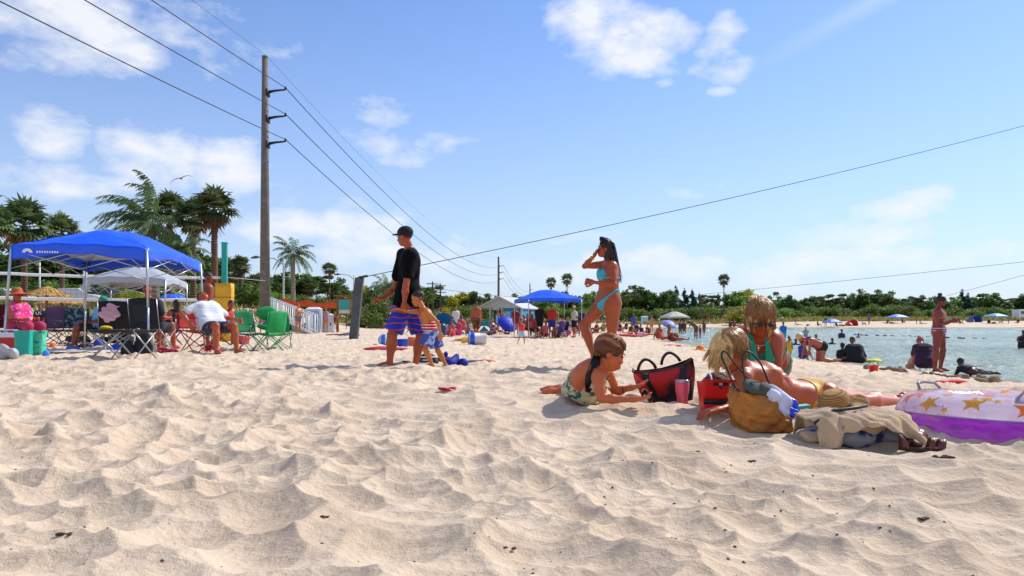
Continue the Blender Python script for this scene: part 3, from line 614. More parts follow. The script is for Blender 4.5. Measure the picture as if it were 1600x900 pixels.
def person(label, j, H=1.7, sex='m', fat=1., hs=1., skin='#b9683f', wear=(), hair=('short', '#1b120d'), h=.012, hands=None, ground=True, cat='person', group=None, breast=1., z=None, sink=0., extra=None, hairstr=None, hairk=None, eyes=False):
    hst = hair[0]
    prims = person_prims(j, H, sex, fat, hs, breast); lo, hi = bounds(prims); c = (j['hl']+j['hr'])/2; off = Vector((0, 0, 0))
    if ground:
        zz = gz(c.x, c.y) if z is None else z
        off.z = zz-float(lo[2])-sink
        for k in list(j):
            if k in ('hl', 'hr', 'nb', 'sl', 'sr', 'el', 'er', 'wl', 'wr', 'kl', 'kr', 'al', 'ar', 'hd'): j[k] = j[k]+off
        prims = person_prims(j, H, sex, fat, hs, breast); lo, hi = bounds(prims)
    base = Vector((c.x, c.y, float(lo[2]))); root = thing('person', label, cat, base, 0, group)
    F = Field(lo-.01, hi+.01, h); d = evalp(F, prims); V, Q = snets(d, F.lo, h); parts = [(V, Q)]
    for s, q in (('l', 1), ('r', -1)):
        dd = j.get('hd'+s, j['w'+s]-j['e'+s]); pn = j.get('pn'+s, Vector((0, 0, -1))); cu = j.get('cu'+s, .5); hp = hand_prims(j['w'+s], dd, pn, H*(.95 if sex == 'f' else 1), q, cu, spread=j.get('sp'+s, .25))
        hh = hands or max(h*.6, .006); 
        if h > .02: hh = h*.8; hp = [pr_cone(j['w'+s], j['w'+s]+nrm(dd)*.085*H, .017*H, .012*H, 'x')]
        l2, h2_ = bounds(hp); F2 = Field(l2, h2_, hh); v2, q2 = snets(evalp(F2, hp), F2.lo, hh)
        if len(v2): parts.append((v2, q2))
    VV = []; QQ = []; o = 0
    for v, q in parts: VV.append(v); QQ.append(q+o); o += len(v)
    VV = np.concatenate(VV)-np.array(base); QQ = np.concatenate(QQ); link('body', mkmesh('body', VV, QQ, SKIN(skin)), root)
    for sp in wear:
        m = sp['m']; hh = sp.get('h', h*.9); T = [p for p in prims if p['tag'] not in ('head', 'neck') and not p['sub']]
        if sp['k'] in ('bra', 'tank', 'one', 'vest'): T = [p for p in T if p['tag'] in ('tor', 'pel', 'thl', 'thr')]
        if sp['k'] in ('brief', 'shorts'): T = [p for p in T if p['tag'] in ('pel', 'thl', 'thr', 'tor')]
        l3, h3 = bounds(T, .05); F3 = Field(l3, h3, hh); v, q = snets(clothes(F3, prims, sp, H, j), F3.lo, hh)
        if len(v): link(sp.get('n', {'tee': 'shirt', 'tank': 'vest', 'long': 'shirt', 'brief': 'bikini_bottom', 'bra': 'bikini_top', 'one': 'swimsuit', 'rash': 'swim_shirt', 'capri': 'trousers', 'pants': 'trousers'}.get(sp['k'], sp['k'])), mkmesh('garment', v-np.array(base), q, m), root)
    st, hc_ = hair
    hp = hair_prims(j, H, hs, st) if st else []
    if st == 'cap' and h < .02: hs2 = hair_prims(j, H, hs, 'short'); l5, h5 = bounds(hs2); F5 = Field(l5, h5, h); v5, q5 = snets(evalp(F5, hs2), F5.lo, h); link('hair', mkmesh('hair', v5-np.array(base), q5, M('#17110f', .6, .3, 30, .4, 90)), root)
    if hairk: hp = hairk(hp, j)
    if hp:
        hh = min(h, .012) if h < .02 else h*.8; l4, h4 = bounds(hp); F4 = Field(l4, h4, hh); d4 = evalp(F4, hp)
        if st != 'cap' and h < .02:
            P4 = F4.pts((0, 0, 0), F4.n); d4 = d4+.004*vnoise(P4*np.array([1, 1, .35]), 130, 5)+.003*vnoise(P4, 60, 6)
        v, q = snets(d4, F4.lo, hh)
        if len(v): link('cap' if st == 'cap' else 'hair', mkmesh('hair', v-np.array(base), q, M(hc_, .5 if st != 'cap' else .85, .35, 30, .4, 90)), root)
    if eyes:
        S = .128*H*hs; hu = Vector(j['hup']).normalized(); f = Vector(j['face']).normalized(); f = (f-hu*f.dot(hu)).normalized(); sd_ = hu.cross(f)
        for s in (-1, 1):
            c0 = j['hd']+sd_*s*.13*S+f*.355*S+hu*.04*S-base; mb = MB(); mb.lathe([(.001, -.036*S), (.026*S, -.025*S), (.036*S, 0), (.026*S, .025*S), (.001, .036*S)], 12, c0); mb.build('eye', M('#1a0f0a', .15, 0), root)
            mb = MB(); mb.tube([c0+f*.035*S+hu*.085*S-sd_*s*.07*S, c0+f*.05*S+hu*.105*S, c0+f*.01*S+hu*.085*S+sd_*s*.08*S], .012*S, 5); mb.build('eyebrow', M('#2b1a10', .8), root)
    if extra: extra(root, j, base)
    return root
def figure(label, px, py, yaw, pose, hpx=None, H=1.7, Y=None, sex='m', **k):
    """a person in one of the stock poses; the feet stand at this pixel of the photo unless Y is given"""
    if Y is None: x, Yy, z = spot(px, py)
    else: x, Yy = XY(px, Y), Y
    P = POSE[pose] if isinstance(pose, str) else pose; j = fk(P, (x, Yy), rad(yaw), H, sex=sex, hs=k.get('hs', 1.)); s = FPX/Yy*.64
    k.setdefault('h', max(.012, min(.05, .9/s)))
    return person(label, j, H, sex, **k)

def scalp_strands(name, j, H, hs, mat, root, base, n, start, end, fall=0., rad=.0024, seed=1, tail=None, lift=1.05, mess=.06, away=(0, 0, 0), facecut=.30, fl=(.5, 1.), r3=(.385, .47, .42)):
    """hair locks that lie on the head: from `start` over the scalp to points of `end` (head frame: side, front, up), then fall or join a tail"""
    S = .128*H*hs; hu = Vector(j['hup']).normalized(); f = Vector(j['face']).normalized(); f = (f-hu*f.dot(hu)).normalized(); sd = hu.cross(f); hc = j['hd']; R = random.Random(seed); mb = MB()
    def pt(d, k=1.): return hc+(sd*d.x*r3[0]+f*d.y*r3[1]+hu*d.z*r3[2])*S*k+hu*.17*S-f*.10*S
    CL = [(end(R).normalized(), R.uniform(.3, 1), Vector((R.gauss(0, 1), R.gauss(0, 1), 0))*.22, R.uniform(.2, 1), Vector((R.gauss(0, 1), R.gauss(0, 1), R.gauss(0, 1)))*.07) for _ in range(34)]
    for _ in range(n):
        cl = R.choice(CL); a = Vector(start).normalized()+cl[4]; a = (a+Vector((R.gauss(0, 1), R.gauss(0, 1), R.gauss(0, 1)))*.05).normalized(); b = (cl[0]+Vector((R.gauss(0, 1), R.gauss(0, 1), R.gauss(0, 1)))*.075).normalized(); pts = []; k0 = lift+.05*cl[1]+R.uniform(-.02, .03)
        for i in range(8): t = i/7; d = a.lerp(b, t); d = d.normalized() if d.length > .05 else a; pts.append(pt(d, k0+mess*math.sin(t*PI)*(cl[3]+R.uniform(-.15, .15))))
        if fall:
            p = pts[-1]; v = (pts[-1]-pts[-2]).normalized()*.4; L = fall*(fl[0]+(fl[1]-fl[0])*cl[1])*R.uniform(.8, 1.1); cw = cl[2]+Vector((R.gauss(0, 1), R.gauss(0, 1), 0))*.05
            for i in range(5): v = (v*.65+Vector((0, 0, -1))*.45+Vector(away)*.2+cw*.3).normalized(); p = p+v*L/5; pts.append(p)
        if tail:
            g = R.choice(tail); o = Vector((R.gauss(0, 1), R.gauss(0, 1), R.gauss(0, 1)))*g[1]
            for i, q in enumerate(g[0]): pts.append(Vector(q)+o*(1. if 0 < i < len(g[0])-1 else .5))
        m_ = len(pts)-1; mb.tube([q-base for q in pts], [rad*(1.1-.75*(i/m_)**3) for i in range(m_+1)], 4)
    return mb.build(name, mat, root)
# ---------------------------------------------------------------- trees and other plants
def leafmat(name, a, b, tr=.42):
    m = bpy.data.materials.new(name); m.use_nodes = True; t = m.node_tree; p = t.nodes['Principled BSDF']; L = t.links; p.inputs['Roughness'].default_value = .5; p.inputs['Specular IOR Level'].default_value = .35
    g = t.nodes.new('ShaderNodeNewGeometry'); oi = t.nodes.new('ShaderNodeObjectInfo')
    n = t.nodes.new('ShaderNodeTexNoise'); n.inputs['Scale'].default_value = .9; n.inputs['Detail'].default_value = 5; L.new(g.outputs['Position'], n.inputs['Vector'])
    r = t.nodes.new('ShaderNodeValToRGB'); r.color_ramp.elements[0].position = .32; r.color_ramp.elements[0].color = lin(a); r.color_ramp.elements[1].position = .66; r.color_ramp.elements[1].color = lin(b); L.new(n.outputs[0], r.inputs[0])
    h = t.nodes.new('ShaderNodeHueSaturation'); mr = t.nodes.new('ShaderNodeMapRange'); mr.inputs[3].default_value = .7; mr.inputs[4].default_value = 1.35; L.new(oi.outputs['Random'], mr.inputs[0]); L.new(mr.outputs[0], h.inputs['Value']); L.new(r.outputs[0], h.inputs['Color'])
    mr2 = t.nodes.new('ShaderNodeMapRange'); mr2.inputs[3].default_value = .48; mr2.inputs[4].default_value = .52; L.new(oi.outputs['Random'], mr2.inputs[0]); L.new(mr2.outputs[0], h.inputs['Hue'])
    L.new(h.outputs[0], p.inputs['Base Color']); tl = t.nodes.new('ShaderNodeBsdfTranslucent'); L.new(h.outputs[0], tl.inputs[0]); mx = t.nodes.new('ShaderNodeMixShader'); mx.inputs[0].default_value = tr
    L.new(p.outputs[0], mx.inputs[1]); L.new(tl.outputs[0], mx.inputs[2]); L.new(mx.outputs[0], t.nodes['Material Output'].inputs[0]); return m
LF = dict(dark=leafmat('leaf_dark', '#2f4220', '#647c36'), mid=leafmat('leaf_mid', '#3f5826', '#84a044'), yel=leafmat('leaf_yellow', '#7c8828', '#c8bf42'), palm=leafmat('leaf_palm', '#34482a', '#7a8c58', .35),
          blue=leafmat('leaf_blue', '#274a40', '#44705f', .3), dead=leafmat('leaf_dead', '#6b5334', '#a2825a', .2), grass=leafmat('leaf_grass', '#5d6230', '#a89a5c', .25))
BARK = M('#6f6254', .95, .3, 5, .6, 18); PBARK = M('#7b5b4a', .95, .3, 8, .7, 14, alt='#4c372c', pat='wave', pscale=1.6, ramp=(.4, .6)); GBARK = M('#8f877a', .95, .25, 8, .6, 14, alt='#6b6258', pat='wave', pscale=2., ramp=(.4, .6))
def quads_mesh(name, Vq, mat, mi=None):
    n = len(Vq); return mkmesh(name, Vq.reshape(-1, 3), np.arange(n*4).reshape(n, 4), mat, mi, smooth=False)
def clump(cs, n, size, seed, flat=.8):
    """leaf faces spread through several clumps: cs = (x,y,z,rx,ry,rz)"""
    R = np.random.default_rng(seed); cs = np.array(cs, float); w = cs[:, 3]*cs[:, 4]*cs[:, 5]; w = w**.7; k = R.choice(len(cs), n, p=w/w.sum()); d = R.normal(size=(n, 3)); d /= np.linalg.norm(d, axis=1)[:, None]
    rr = R.random(n)**.38; c = cs[k, :3]+d*cs[k, 3:]*(rr*(1+.25*R.normal(size=n)*.5))[:, None]
    a = R.normal(size=(n, 3)); a[:, 2] *= .6; a /= np.linalg.norm(a, axis=1)[:, None]; b = np.cross(a, R.normal(size=(n, 3))); b /= np.linalg.norm(b, axis=1)[:, None]; s = size*(.5+R.random(n))[:, None]; a = a*s; b = b*s*.6
    return np.stack([c-a-b*.2, c-b, c+a+b*.2, c+b], 1)
def trunk_mb(mb, h, r, seed, lean=.1, limbs=5, spread=.3, top=.75):
    R = random.Random(seed); lx, ly = R.uniform(-lean, lean), R.uniform(-lean, lean); P = [Vector((lx*h*(i/6)**1.5, ly*h*(i/6)**1.5, -.3 if i == 0 else h*top*i/6)) for i in range(7)]
    mb.tube(P, [r*1.35, r*1.05, r*.95, r*.85, r*.75, r*.6, r*.4], 9); E = []
    for i in range(limbs):
        a = R.random()*6.28; b = P[3+i % 4]; e = b+Vector((math.cos(a)*h*spread*R.uniform(.5, 1), math.sin(a)*h*spread*R.uniform(.5, 1), h*R.uniform(.12, .3))); mid = (b+e)/2+Vector((0, 0, -h*.03)); mb.tube([b, mid, e], [r*.45, r*.32, r*.12], 6); E.append(e)
    return P, E
def tree_proto(name, kind, seed, H=7.):
    """builds the trunk and crown meshes of one tree of height H"""
    R = random.Random(seed); mb = MB()
    if kind in ('round', 'yel', 'mid'):
        P, E = trunk_mb(mb, H, H*.022, seed); cs = []
        for i in range(15):
            a = R.random()*6.28; q = R.random()**.6*H*.34; cs.append((math.cos(a)*q, math.sin(a)*q, H*R.uniform(.22, .84), H*R.uniform(.12, .21), H*R.uniform(.12, .21), H*R.uniform(.09, .17)))
        for e in E: cs.append((e.x, e.y, e.z, H*.13, H*.13, H*.09))
        cs.append((0, 0, H*.88, H*.12, H*.12, H*.10)); q = clump(cs, 4200, H*.030, seed)
    elif kind == 'umbrella':
        P, E = trunk_mb(mb, H, H*.018, seed, limbs=7, spread=.42, top=.8); cs = [(e.x*1., e.y, max(e.z, H*.7), H*.13, H*.13, H*.05) for e in E]+[(0, 0, H*.93, H*.16, H*.16, H*.05)]+[(R.uniform(-.3, .3)*H, R.uniform(-.3, .3)*H, H*R.uniform(.74, .9), H*.10, H*.10, H*.035) for _ in range(7)]; q = clump(cs, 2600, H*.028, seed)
    elif kind == 'spire':
        P, E = trunk_mb(mb, H, H*.018, seed, lean=.03, limbs=3, spread=.12, top=.92); cs = []
        for i in range(20): t = i/19; w = H*(.20*(1-t)**.8+.02); a = R.random()*6.28; cs.append((math.cos(a)*w*.6, math.sin(a)*w*.6, H*(.12+.86*t), w*.75, w*.75, H*.09))
        q = clump(cs, 3800, H*.026, seed)
    elif kind == 'bush':
        cs = [(R.uniform(-.55, .55)*H, R.uniform(-.5, .5)*H, H*R.uniform(.15, .62), H*R.uniform(.2, .34), H*R.uniform(.2, .34), H*R.uniform(.15, .3)) for _ in range(12)]; q = clump(cs, 3200, H*.035, seed)
        for i in range(5): a = R.random()*6.28; mb.tube([(0, 0, -.2), (math.cos(a)*H*.2, math.sin(a)*H*.2, H*.35), (math.cos(a)*H*.35, math.sin(a)*H*.35, H*.65)], [H*.03, H*.02, H*.008], 5)
    col = {'round': 'dark', 'umbrella': 'dark', 'spire': 'blue', 'bush': 'mid', 'yel': 'yel', 'mid': 'mid'}[kind]
    tm = mkmesh('trunk_mesh', mb.v, mb.f, BARK); cm = quads_mesh('crown_mesh', q, LF[col]); return tm, cm
def frond(a, el, ln, droop, wind, R, nl=20, lw=.045, ll=.62, out=None):
    """a feather frond: rachis and hanging leaflets"""
    d = Vector((math.cos(a)*math.cos(el), math.sin(a)*math.cos(el), math.sin(el))); p = Vector((0, 0, 0)); pts = [p.copy()]; n = 9
    for i in range(n): d = (d+Vector((wind[0], wind[1], -droop*(1+i*.25)))*.13).normalized(); p = p+d*ln/n; pts.append(p.copy())
    q = []
    for i in range(n): 
        s = (pts[i+1]-pts[i]).cross(Vector((0, 0, 1))); s = s.normalized()*.02*ln/3; q.append([pts[i]-s, pts[i]+s, pts[i+1]+s*.8, pts[i+1]-s*.8])
    for k in range(nl):
        t = .12+.88*k/nl; f = t*n; i = min(int(f), n-1); b = pts[i].lerp(pts[i+1], f-i); dd = (pts[i+1]-pts[i]).normalized(); s = dd.cross(Vector((0, 0, 1))); s = s.normalized() if s.length > .01 else Vector((1, 0, 0))
        L = ll*ln/3*(math.sin(PI*min(1, .18+t*.78))**.6)*R.uniform(.8, 1.15)
        for sg in (-1, 1):
            v = (s*sg*.75+dd*.55+Vector((wind[0]*.6, wind[1]*.6, -.15-R.random()*.7))).normalized(); m = b+v*L*.5; e = m+(v+Vector((wind[0]*.5, 0, -.6-.4*R.random()))).normalized()*L*.5; w = dd*lw*ln/3
            q.append([b-w*.6, b+w*.6, m+w, m-w]); q.append([m-w, m+w, e+w*.15, e-w*.15])
    return q
def palm_proto(kind, seed, H, Rc, wind=(0, 0), trunk_r=.2, lean=0., nf=None):
    R = random.Random(seed); mb = MB(); P = [Vector((lean*(i/8)**2, 0, -.3 if i == 0 else (H-Rc*.2)*i/8)) for i in range(9)]; top = P[-1]; Q = []; mi = []
    mb.tube(P, [trunk_r*(1.35 if i == 0 else 1.0-.25*i/8+.05*(i % 2)) for i in range(9)], 10)
    if kind == 'queen':
        nf = nf or 26
        for i in range(nf):
            a = i*2.399+R.uniform(-.2, .2); el = R.uniform(-.15, 1.35) if i < nf*.8 else R.uniform(-.7, -.1)
            f = frond(a, el, Rc*R.uniform(.95, 1.2), .62+.3*R.random(), wind, R); Q += [[v+top for v in q] for q in f]; mi += [0]*len(f)
    else:
        nf = nf or 34
        for i in range(nf):
            a = i*2.399+R.uniform(-.2, .2); tt = (i+.5)/nf; el = 1.4-2.5*tt+R.uniform(-.15, .15); dead = el < -.62; pl = Rc*R.uniform(.42, .6)*(1 if not dead else .75)
            d = Vector((math.cos(a)*math.cos(el)+wind[0]*.4, math.sin(a)*math.cos(el)+wind[1]*.4, math.sin(el))).normalized(); b = top+d*pl; s = d.cross(Vector((0, 0, 1))).normalized(); up = s.cross(d); w = s*.02*Rc
            Q.append([top-w, top+w, b+w, b-w]); mi.append(1 if dead else 0); nb = 13
            for k in range(nb):
                an = (k/(nb-1)-.5)*3.9; v = (d*math.cos(an)+s*math.sin(an)+up*.12*math.cos(an*2)).normalized(); L = Rc*.58*R.uniform(.85, 1.1)*(1-.15*abs(an)/2); m = b+v*L*.6; sd = v.cross(up).normalized()*Rc*.066
                e = m+(v+Vector((wind[0]*.5, 0, -.65))).normalized()*L*.42; Q.append([b-sd*.3, b+sd*.3, m+sd, m-sd]); Q.append([m-sd, m+sd, e+sd*.12, e-sd*.12]); mi += [1 if dead else 0]*2
        for i in range(40):      # hanging skirt
            a = R.random()*6.28; z = -R.random()*Rc*.9; rr = trunk_r*1.2+Rc*.16*R.random(); c = top+Vector((math.cos(a)*rr*.5, math.sin(a)*rr*.5, z)); e = c+Vector((math.cos(a)*rr, math.sin(a)*rr, -Rc*.35)); s = Vector((-math.sin(a), math.cos(a), 0))*Rc*.05; Q.append([c-s, c+s, e+s*.3, e-s*.3]); mi.append(1)
    tm = mkmesh('trunk_mesh', mb.v, mb.f, PBARK if kind == 'fan' else GBARK); cm = quads_mesh('crown_mesh', np.array([[tuple(v) for v in q] for q in Q]), [LF['palm'], LF['dead']], mi); return tm, cm
PROTO = {}
def plant(name, key, label, x, y, s=1., rz=0., group=None, cat='tree', z=None, sxy=1.):
    tm, cm = PROTO[key]; t = thing(name, label, cat, (x, y, gz(x, y) if z is None else z), rz, group); t.scale = (s*sxy, s*sxy, s)
    link('trunk' if cat != 'bush' else 'stems', tm, t); link('crown' if cat != 'bush' else 'foliage', cm, t); return t
def build_trees():
    for i, (k, s) in enumerate((('round', 1), ('round', 2), ('round', 3), ('mid', 4), ('mid', 5), ('yel', 6), ('umbrella', 7), ('umbrella', 8), ('spire', 9), ('spire', 10), ('bush', 11), ('bush', 12), ('bush', 13))): PROTO[k+str(s)] = tree_proto('t', k, s, 1.)
    for k in list(PROTO):        # unit-height protos
        pass
    PROTO['fan_s'] = palm_proto('fan', 21, 1, .16, trunk_r=.012); PROTO['fan_t'] = palm_proto('fan', 22, 1, .13, trunk_r=.011, nf=30); PROTO['queen_s'] = palm_proto('queen', 23, 1, .30, (-.1, 0), trunk_r=.02, nf=20); PROTO['fan_b'] = palm_proto('fan', 24, 1, .42, trunk_r=.035)
    # the group of tall palms behind the tent
    G1 = 'tall palms beyond the volleyball court'
    def pal(kind, px, ytop, Y, Rpx, label, wind=(0, 0), lean=0., tr=.2, seed=1, nf=None, nm='fan_palm'):
        s = FPX/Y; x = XY(px, Y); z0 = gz(x, Y); H = CAMH+(HOR-ytop)/s-z0; Rc = Rpx/s; tm, cm = palm_proto(kind, seed, H-Rc*.45, Rc, wind, tr, lean, nf)
        t = thing(nm, label, 'palm tree', (x, Y, z0), 0, G1); link('trunk', tm, t); link('crown', cm, t)
    pal('queen', 243, 296, 56, 84, 'tall feather palm with long fronds blown to the left above the blue canopy', (-1.15, .1), -.3, .30, 31, 44, 'feather_palm')
    pal('fan', 335, 302, 55, 38, 'fan palm with reddish trunk just left of the teal net post', (.0, 0), 0, .26, 32, 42)
    pal('fan', 302, 318, 57, 34, 'fan palm with brown dead fronds between two taller palms', (-.1, 0), 0, .22, 33, 40)
    pal('fan', 266, 308, 60, 30, 'fan palm close behind the blown feather palm', (-.1, 0), 0, .22, 34, 40)
    pal('fan', 38, 324, 55, 44, 'fan palm with dead skirt above the left end of the canopy', (-.15, 0), 0, .24, 35, 44)
    pal('fan', 97, 343, 60, 32, 'smaller fan palm behind the left end of the canopy', (-.1, 0), 0, .2, 36, 38)
    pal('fan', -6, 328, 52, 32, 'fan palm cut by the left edge of the picture', (-.1, 0), 0, .2, 37, 38)
    pal('queen', 284, 362, 53, 46, 'bushy light green palm below the tall palms', (-.25, 0), 0, .2, 38, 36, 'feather_palm')
    pal('queen', 458, 372, 62, 38, 'feather palm standing alone right of the big utility pole', (-.12, 0), 0, .2, 39, 30, 'feather_palm')
    pal('fan', 376, 404, 66, 19, 'short fan palm between the net post and the utility pole', (0, 0), 0, .16, 40, 30)
    pal('fan', 397, 432, 70, 16, 'low fan palm close to the foot of the utility pole', (0, 0), 0, .16, 41, 30)
    pal('queen', 605, 430, 75, 34, 'green feather palm behind the leaning steel post', (-.1, 0), 0, .18, 42, 26, 'feather_palm')
    G2 = 'distant palms above the tree line'
    for px, yt, lab in ((861, 434, 'small distant fan palm, left one of the pair above the second canopy'), (886, 428, 'tall distant fan palm right of its twin above the second canopy'), (1131, 429, 'tall thin fan palm rising alone over the far tree line')):
        Y = 150; s = FPX/Y; x = XY(px, Y); z0 = gz(x, Y); H = CAMH+(HOR-yt)/s-z0; plant('fan_palm', 'fan_s', lab, x, Y, H/1.1, px, G2, 'palm tree', sxy=1.05)
    for px, yt, Y, lab in ((1097, 462, 140, 'pale yellow fan palm with whitish trunk, taller of two by the far shore'), (1111, 473, 140, 'short yellow fan palm with whitish trunk beside its taller twin'), (515, 412, 68, 'yellowish palm-like tree beside the feather palm'), (980, 462, 130, 'yellow-green fan palm behind the teal bikini bather')):
        s = FPX/Y; x = XY(px, Y); z0 = gz(x, Y); H = CAMH+(HOR-yt)/s-z0; t = plant('fan_palm', 'fan_t', lab, x, Y, H/1.08, px, G2, 'palm tree', sxy=1.35)
    R = random.Random(5)
    # the tree line, from photo outline: (px, top y, distance)
    line = [(-260, 425, 66), (0, 405, 66), (60, 385, 68), (140, 400, 70), (240, 380, 68), (350, 400, 72), (380, 425, 75), (440, 428, 82), (480, 430, 85), (520, 440, 90), (560, 452, 100), (640, 448, 105), (700, 462, 140), (760, 460, 150), (830, 466, 160), (900, 462, 165), (960, 462, 165), (1010, 455, 165), (1060, 456, 165), (1100, 468, 170),
            (1150, 462, 175), (1200, 470, 185), (1280, 472, 195), (1330, 464, 195), (1380, 462, 195), (1420, 472, 200), (1500, 466, 200), (1560, 468, 200), (1620, 464, 200), (1900, 462, 200)]
    lx = [a[0] for a in line]; looks = {'round1': 'dark green bushy tree', 'round2': 'broad dark tree', 'round3': 'uneven dark green tree', 'mid4': 'mid green tree', 'mid5': 'lighter green spreading tree', 'yel6': 'yellow-green tree', 'umbrella7': 'flat-topped tree', 'umbrella8': 'thin flat-topped tree', 'spire9': 'narrow blue-green pine', 'spire10': 'pointed blue-green pine', 'fan_b': 'squat fan palm'}
    px = -250; cnt = 0
    near = [('under the tall palms', -300, 350), ('behind the big utility pole', 350, 470), ('left of the leaning steel post', 470, 560), ('behind the man in black', 560, 690), ('left of the white-roofed pavilion', 690, 770), ('behind the second blue canopy', 770, 905), ('behind the teal bikini bather', 905, 990), ('on the shore above the grey umbrella', 990, 1090), ('over the heads of the two blonde women', 1090, 1230), ('across the water above the far canopies', 1230, 1440), ('across the water behind the striped bikini bather', 1440, 1530), ('at the far right end of the shore', 1530, 2000)]
    while px < 1860:
        yt = np.interp(px, lx, [a[1] for a in line])+R.uniform(-3, 9)*(1 if px > 500 else 1.6); Y = np.interp(px, lx, [a[2] for a in line])*R.uniform(.97, 1.06)
        pool = ['round1', 'round2', 'round3', 'mid4', 'mid5', 'round1', 'round3', 'mid5', 'fan_b', 'yel6', 'round2', 'umbrella8'] if px > 380 else ['round1', 'round2', 'round3', 'mid4', 'round2', 'fan_b']
        k = R.choice(pool); 
        if px > 900: yt -= R.uniform(1, 6)
        if 1048 < px < 1096: k = R.choice(['spire9', 'spire10']); yt -= 2
        if 1120 < px < 1145: k = 'spire10'
        if 1495 < px < 1515: k = 'spire9'; yt -= 12
        if k.startswith('umb'): yt -= 3
        s = FPX/Y; x = XY(px, Y); z0 = gz(x, Y); H = (HOR-yt)/s+CAMH-z0; H = max(H, 2.)/.97
        w = 1.15 if not k.startswith('spire') else 1.1
        if k == 'fan_b': H /= 1.25
        lab = [n for n, a, b in near if a <= px < b][0]
        plant('tree' if k != 'fan_b' else 'fan_palm', k, '%s %s' % (looks[k], lab), x, Y, H, R.random()*6.28, 'trees of the tree line', 'tree', sxy=w)
        px += H*s*.30*(.8+.4*R.random())*(.8 if k.startswith('spire') else 1); cnt += 1
    # understorey: bushes that close the tree line to the ground
    px = -260
    while px < 1880:
        Y = np.interp(px, lx, [a[2] for a in line])*R.uniform(.90, .96); s = FPX/Y; x = XY(px, Y); k = R.choice(['bush11', 'bush12', 'bush13']); H = R.uniform(2.2, 3.4)*(1.35 if Y > 120 else .95); lab = [n for n, a, b in near if a <= px < b][0]
        if px < 0 or px > 1600: lab = lab
        plant('bush', k, 'rounded green bush %s' % lab, x, Y, H, R.random()*6.28, 'bushes at the foot of the tree line', 'bush', sxy=1.25); px += H*s*.95
    for px, yt, Y, w, lab in ((198, 448, 50, 1.5, 'yellow flowering bush beyond the net tape'), (175, 453, 51, 1.2, 'low yellow bush left of the larger yellow bush'), (590, 455, 70, 1.1, 'bright green bush behind the leaning post'), (697, 474, 120, 1., 'yellow-green bush left of the pavilion'), (1168, 470, 130, 1.2, 'yellow-green bush by the far shore')):
        s = FPX/Y; x = XY(px, Y); z0 = gz(x, Y); tm, cm = PROTO['bush12']; c2 = cm.copy(); c2.materials[0] = LF['yel'] if px != 590 else LF['mid']; t = thing('bush', lab, 'bush', (x, Y, z0), px, None); H = max(1.3, (HOR-yt)/s+CAMH-z0); t.scale = (H*w, H*w, H*1.15); link('stems', tm, t); link('foliage', c2, t)
    # dune grass along the foot of the trees and on the rise at the left
    R2 = np.random.default_rng(9); n = 26000; pxs = R2.uniform(-250, 1880, n); Yb = np.interp(pxs, lx, [a[2] for a in line]); Y = Yb*R2.uniform(.80, .95, n); X = (pxs-800)/FPX*Y; m = (vnoise(np.stack([X, Y, X*0], -1), .25, 33) > -.35)
    n2 = 2200; pxs2 = R2.uniform(-100, 470, n2); Y2 = R2.uniform(44, 56, n2); X2 = (pxs2-800)/FPX*Y2; X = np.concatenate([X[m], X2]); Y = np.concatenate([Y[m], Y2]); Z = macro(X, Y); keep = Z > -.4; X, Y, Z = X[keep], Y[keep], Z[keep]
    h = R2.uniform(.3, .9, len(X))*(.3+Y/200); a = R2.uniform(0, 6.28, len(X)); w = .03+.0011*Y; B = np.stack([X, Y, Z-.05], -1); s = np.stack([np.cos(a)*w, np.sin(a)*w, 0*w], -1); tp = B+np.stack([R2.normal(0, .25, len(X))*h-.1, R2.normal(0, .2, len(X)), h], -1)
    tag(link('grass', quads_mesh('grass', np.stack([B-s, B+s, tp+s*.3, tp-s*.3], 1), LF['grass'])), 'dry dune grass along the foot of the trees', 'grass', None, 'stuff')
build_trees()
# ---------------------------------------------------------------- poles, wires, court, buildings, cars
STEEL = M('#8d8c88', .6, .15, 3, .1, 20); WHITE = M('#e4e4e2', .5, .05); DARK = M('#17181b', .6, .1); ALU = M('#b9bdc2', .35, .05, metal=.7); WOOD = M('#7a5230', .8, .25, 6, .3, 30)
def gbase(px, Y): x = XY(px, Y); return x, Y, gz(x, Y)
UP = []
def utility_pole(px, Y, top, rb, rt, arms, label, mat):
    x, Y, z = gbase(px, Y); t = thing('utility_pole', label, 'utility pole', (x, Y, z), 0, 'utility poles along the beach road'); H = top-z; mb = MB()
    mb.tube([(0, 0, -.5), (0, 0, H*.5), (0, 0, H)], [rb, (rb+rt)/2, rt], 14); mb.lathe([(rt*1.1, H-.02), (rt*1.1, H+.08), (.02, H+.14)], 14); mb.build('pole', mat, t); att = []
    for a in arms:
        m = MB(); zz = a-z; ln = 1.25; m.tube([(rt*.8, 0, zz-.12), (ln*.5, 0, zz-.02), (ln, 0, zz+.04)], [.10, .075, .05], 8); m.box((rt*1.05, 0, zz-.16), (.12, .5, .42)); br = m.build('bracket_arm', DARK, t)
        i = MB(); i.lathe([(.035, 0), (.09, .03), (.04, .06), (.09, .09), (.04, .12), (.07, .15), (.02, .2)], 10, (ln, 0, zz+.04)); i.build('insulator', DARK, br); att.append(Vector((x+ln, Y, a+.16)))
    return att
PCON = M('#6f6862', .85, .25, 1.6, .4, 14, alt='#625b55', pat='noise', pscale=5, ramp=(.4, .62))
A1 = utility_pole(414, 45, 16.6, .33, .17, [14.6, 13.0, 11.45], 'tall grey concrete utility pole rising behind the green chairs', PCON)
A2 = utility_pole(779, 195, 17.2, .36, .24, [14.9, 13.2, 11.5], 'distant utility pole above the white pavilion roof', M('#5a4f4c', .85))
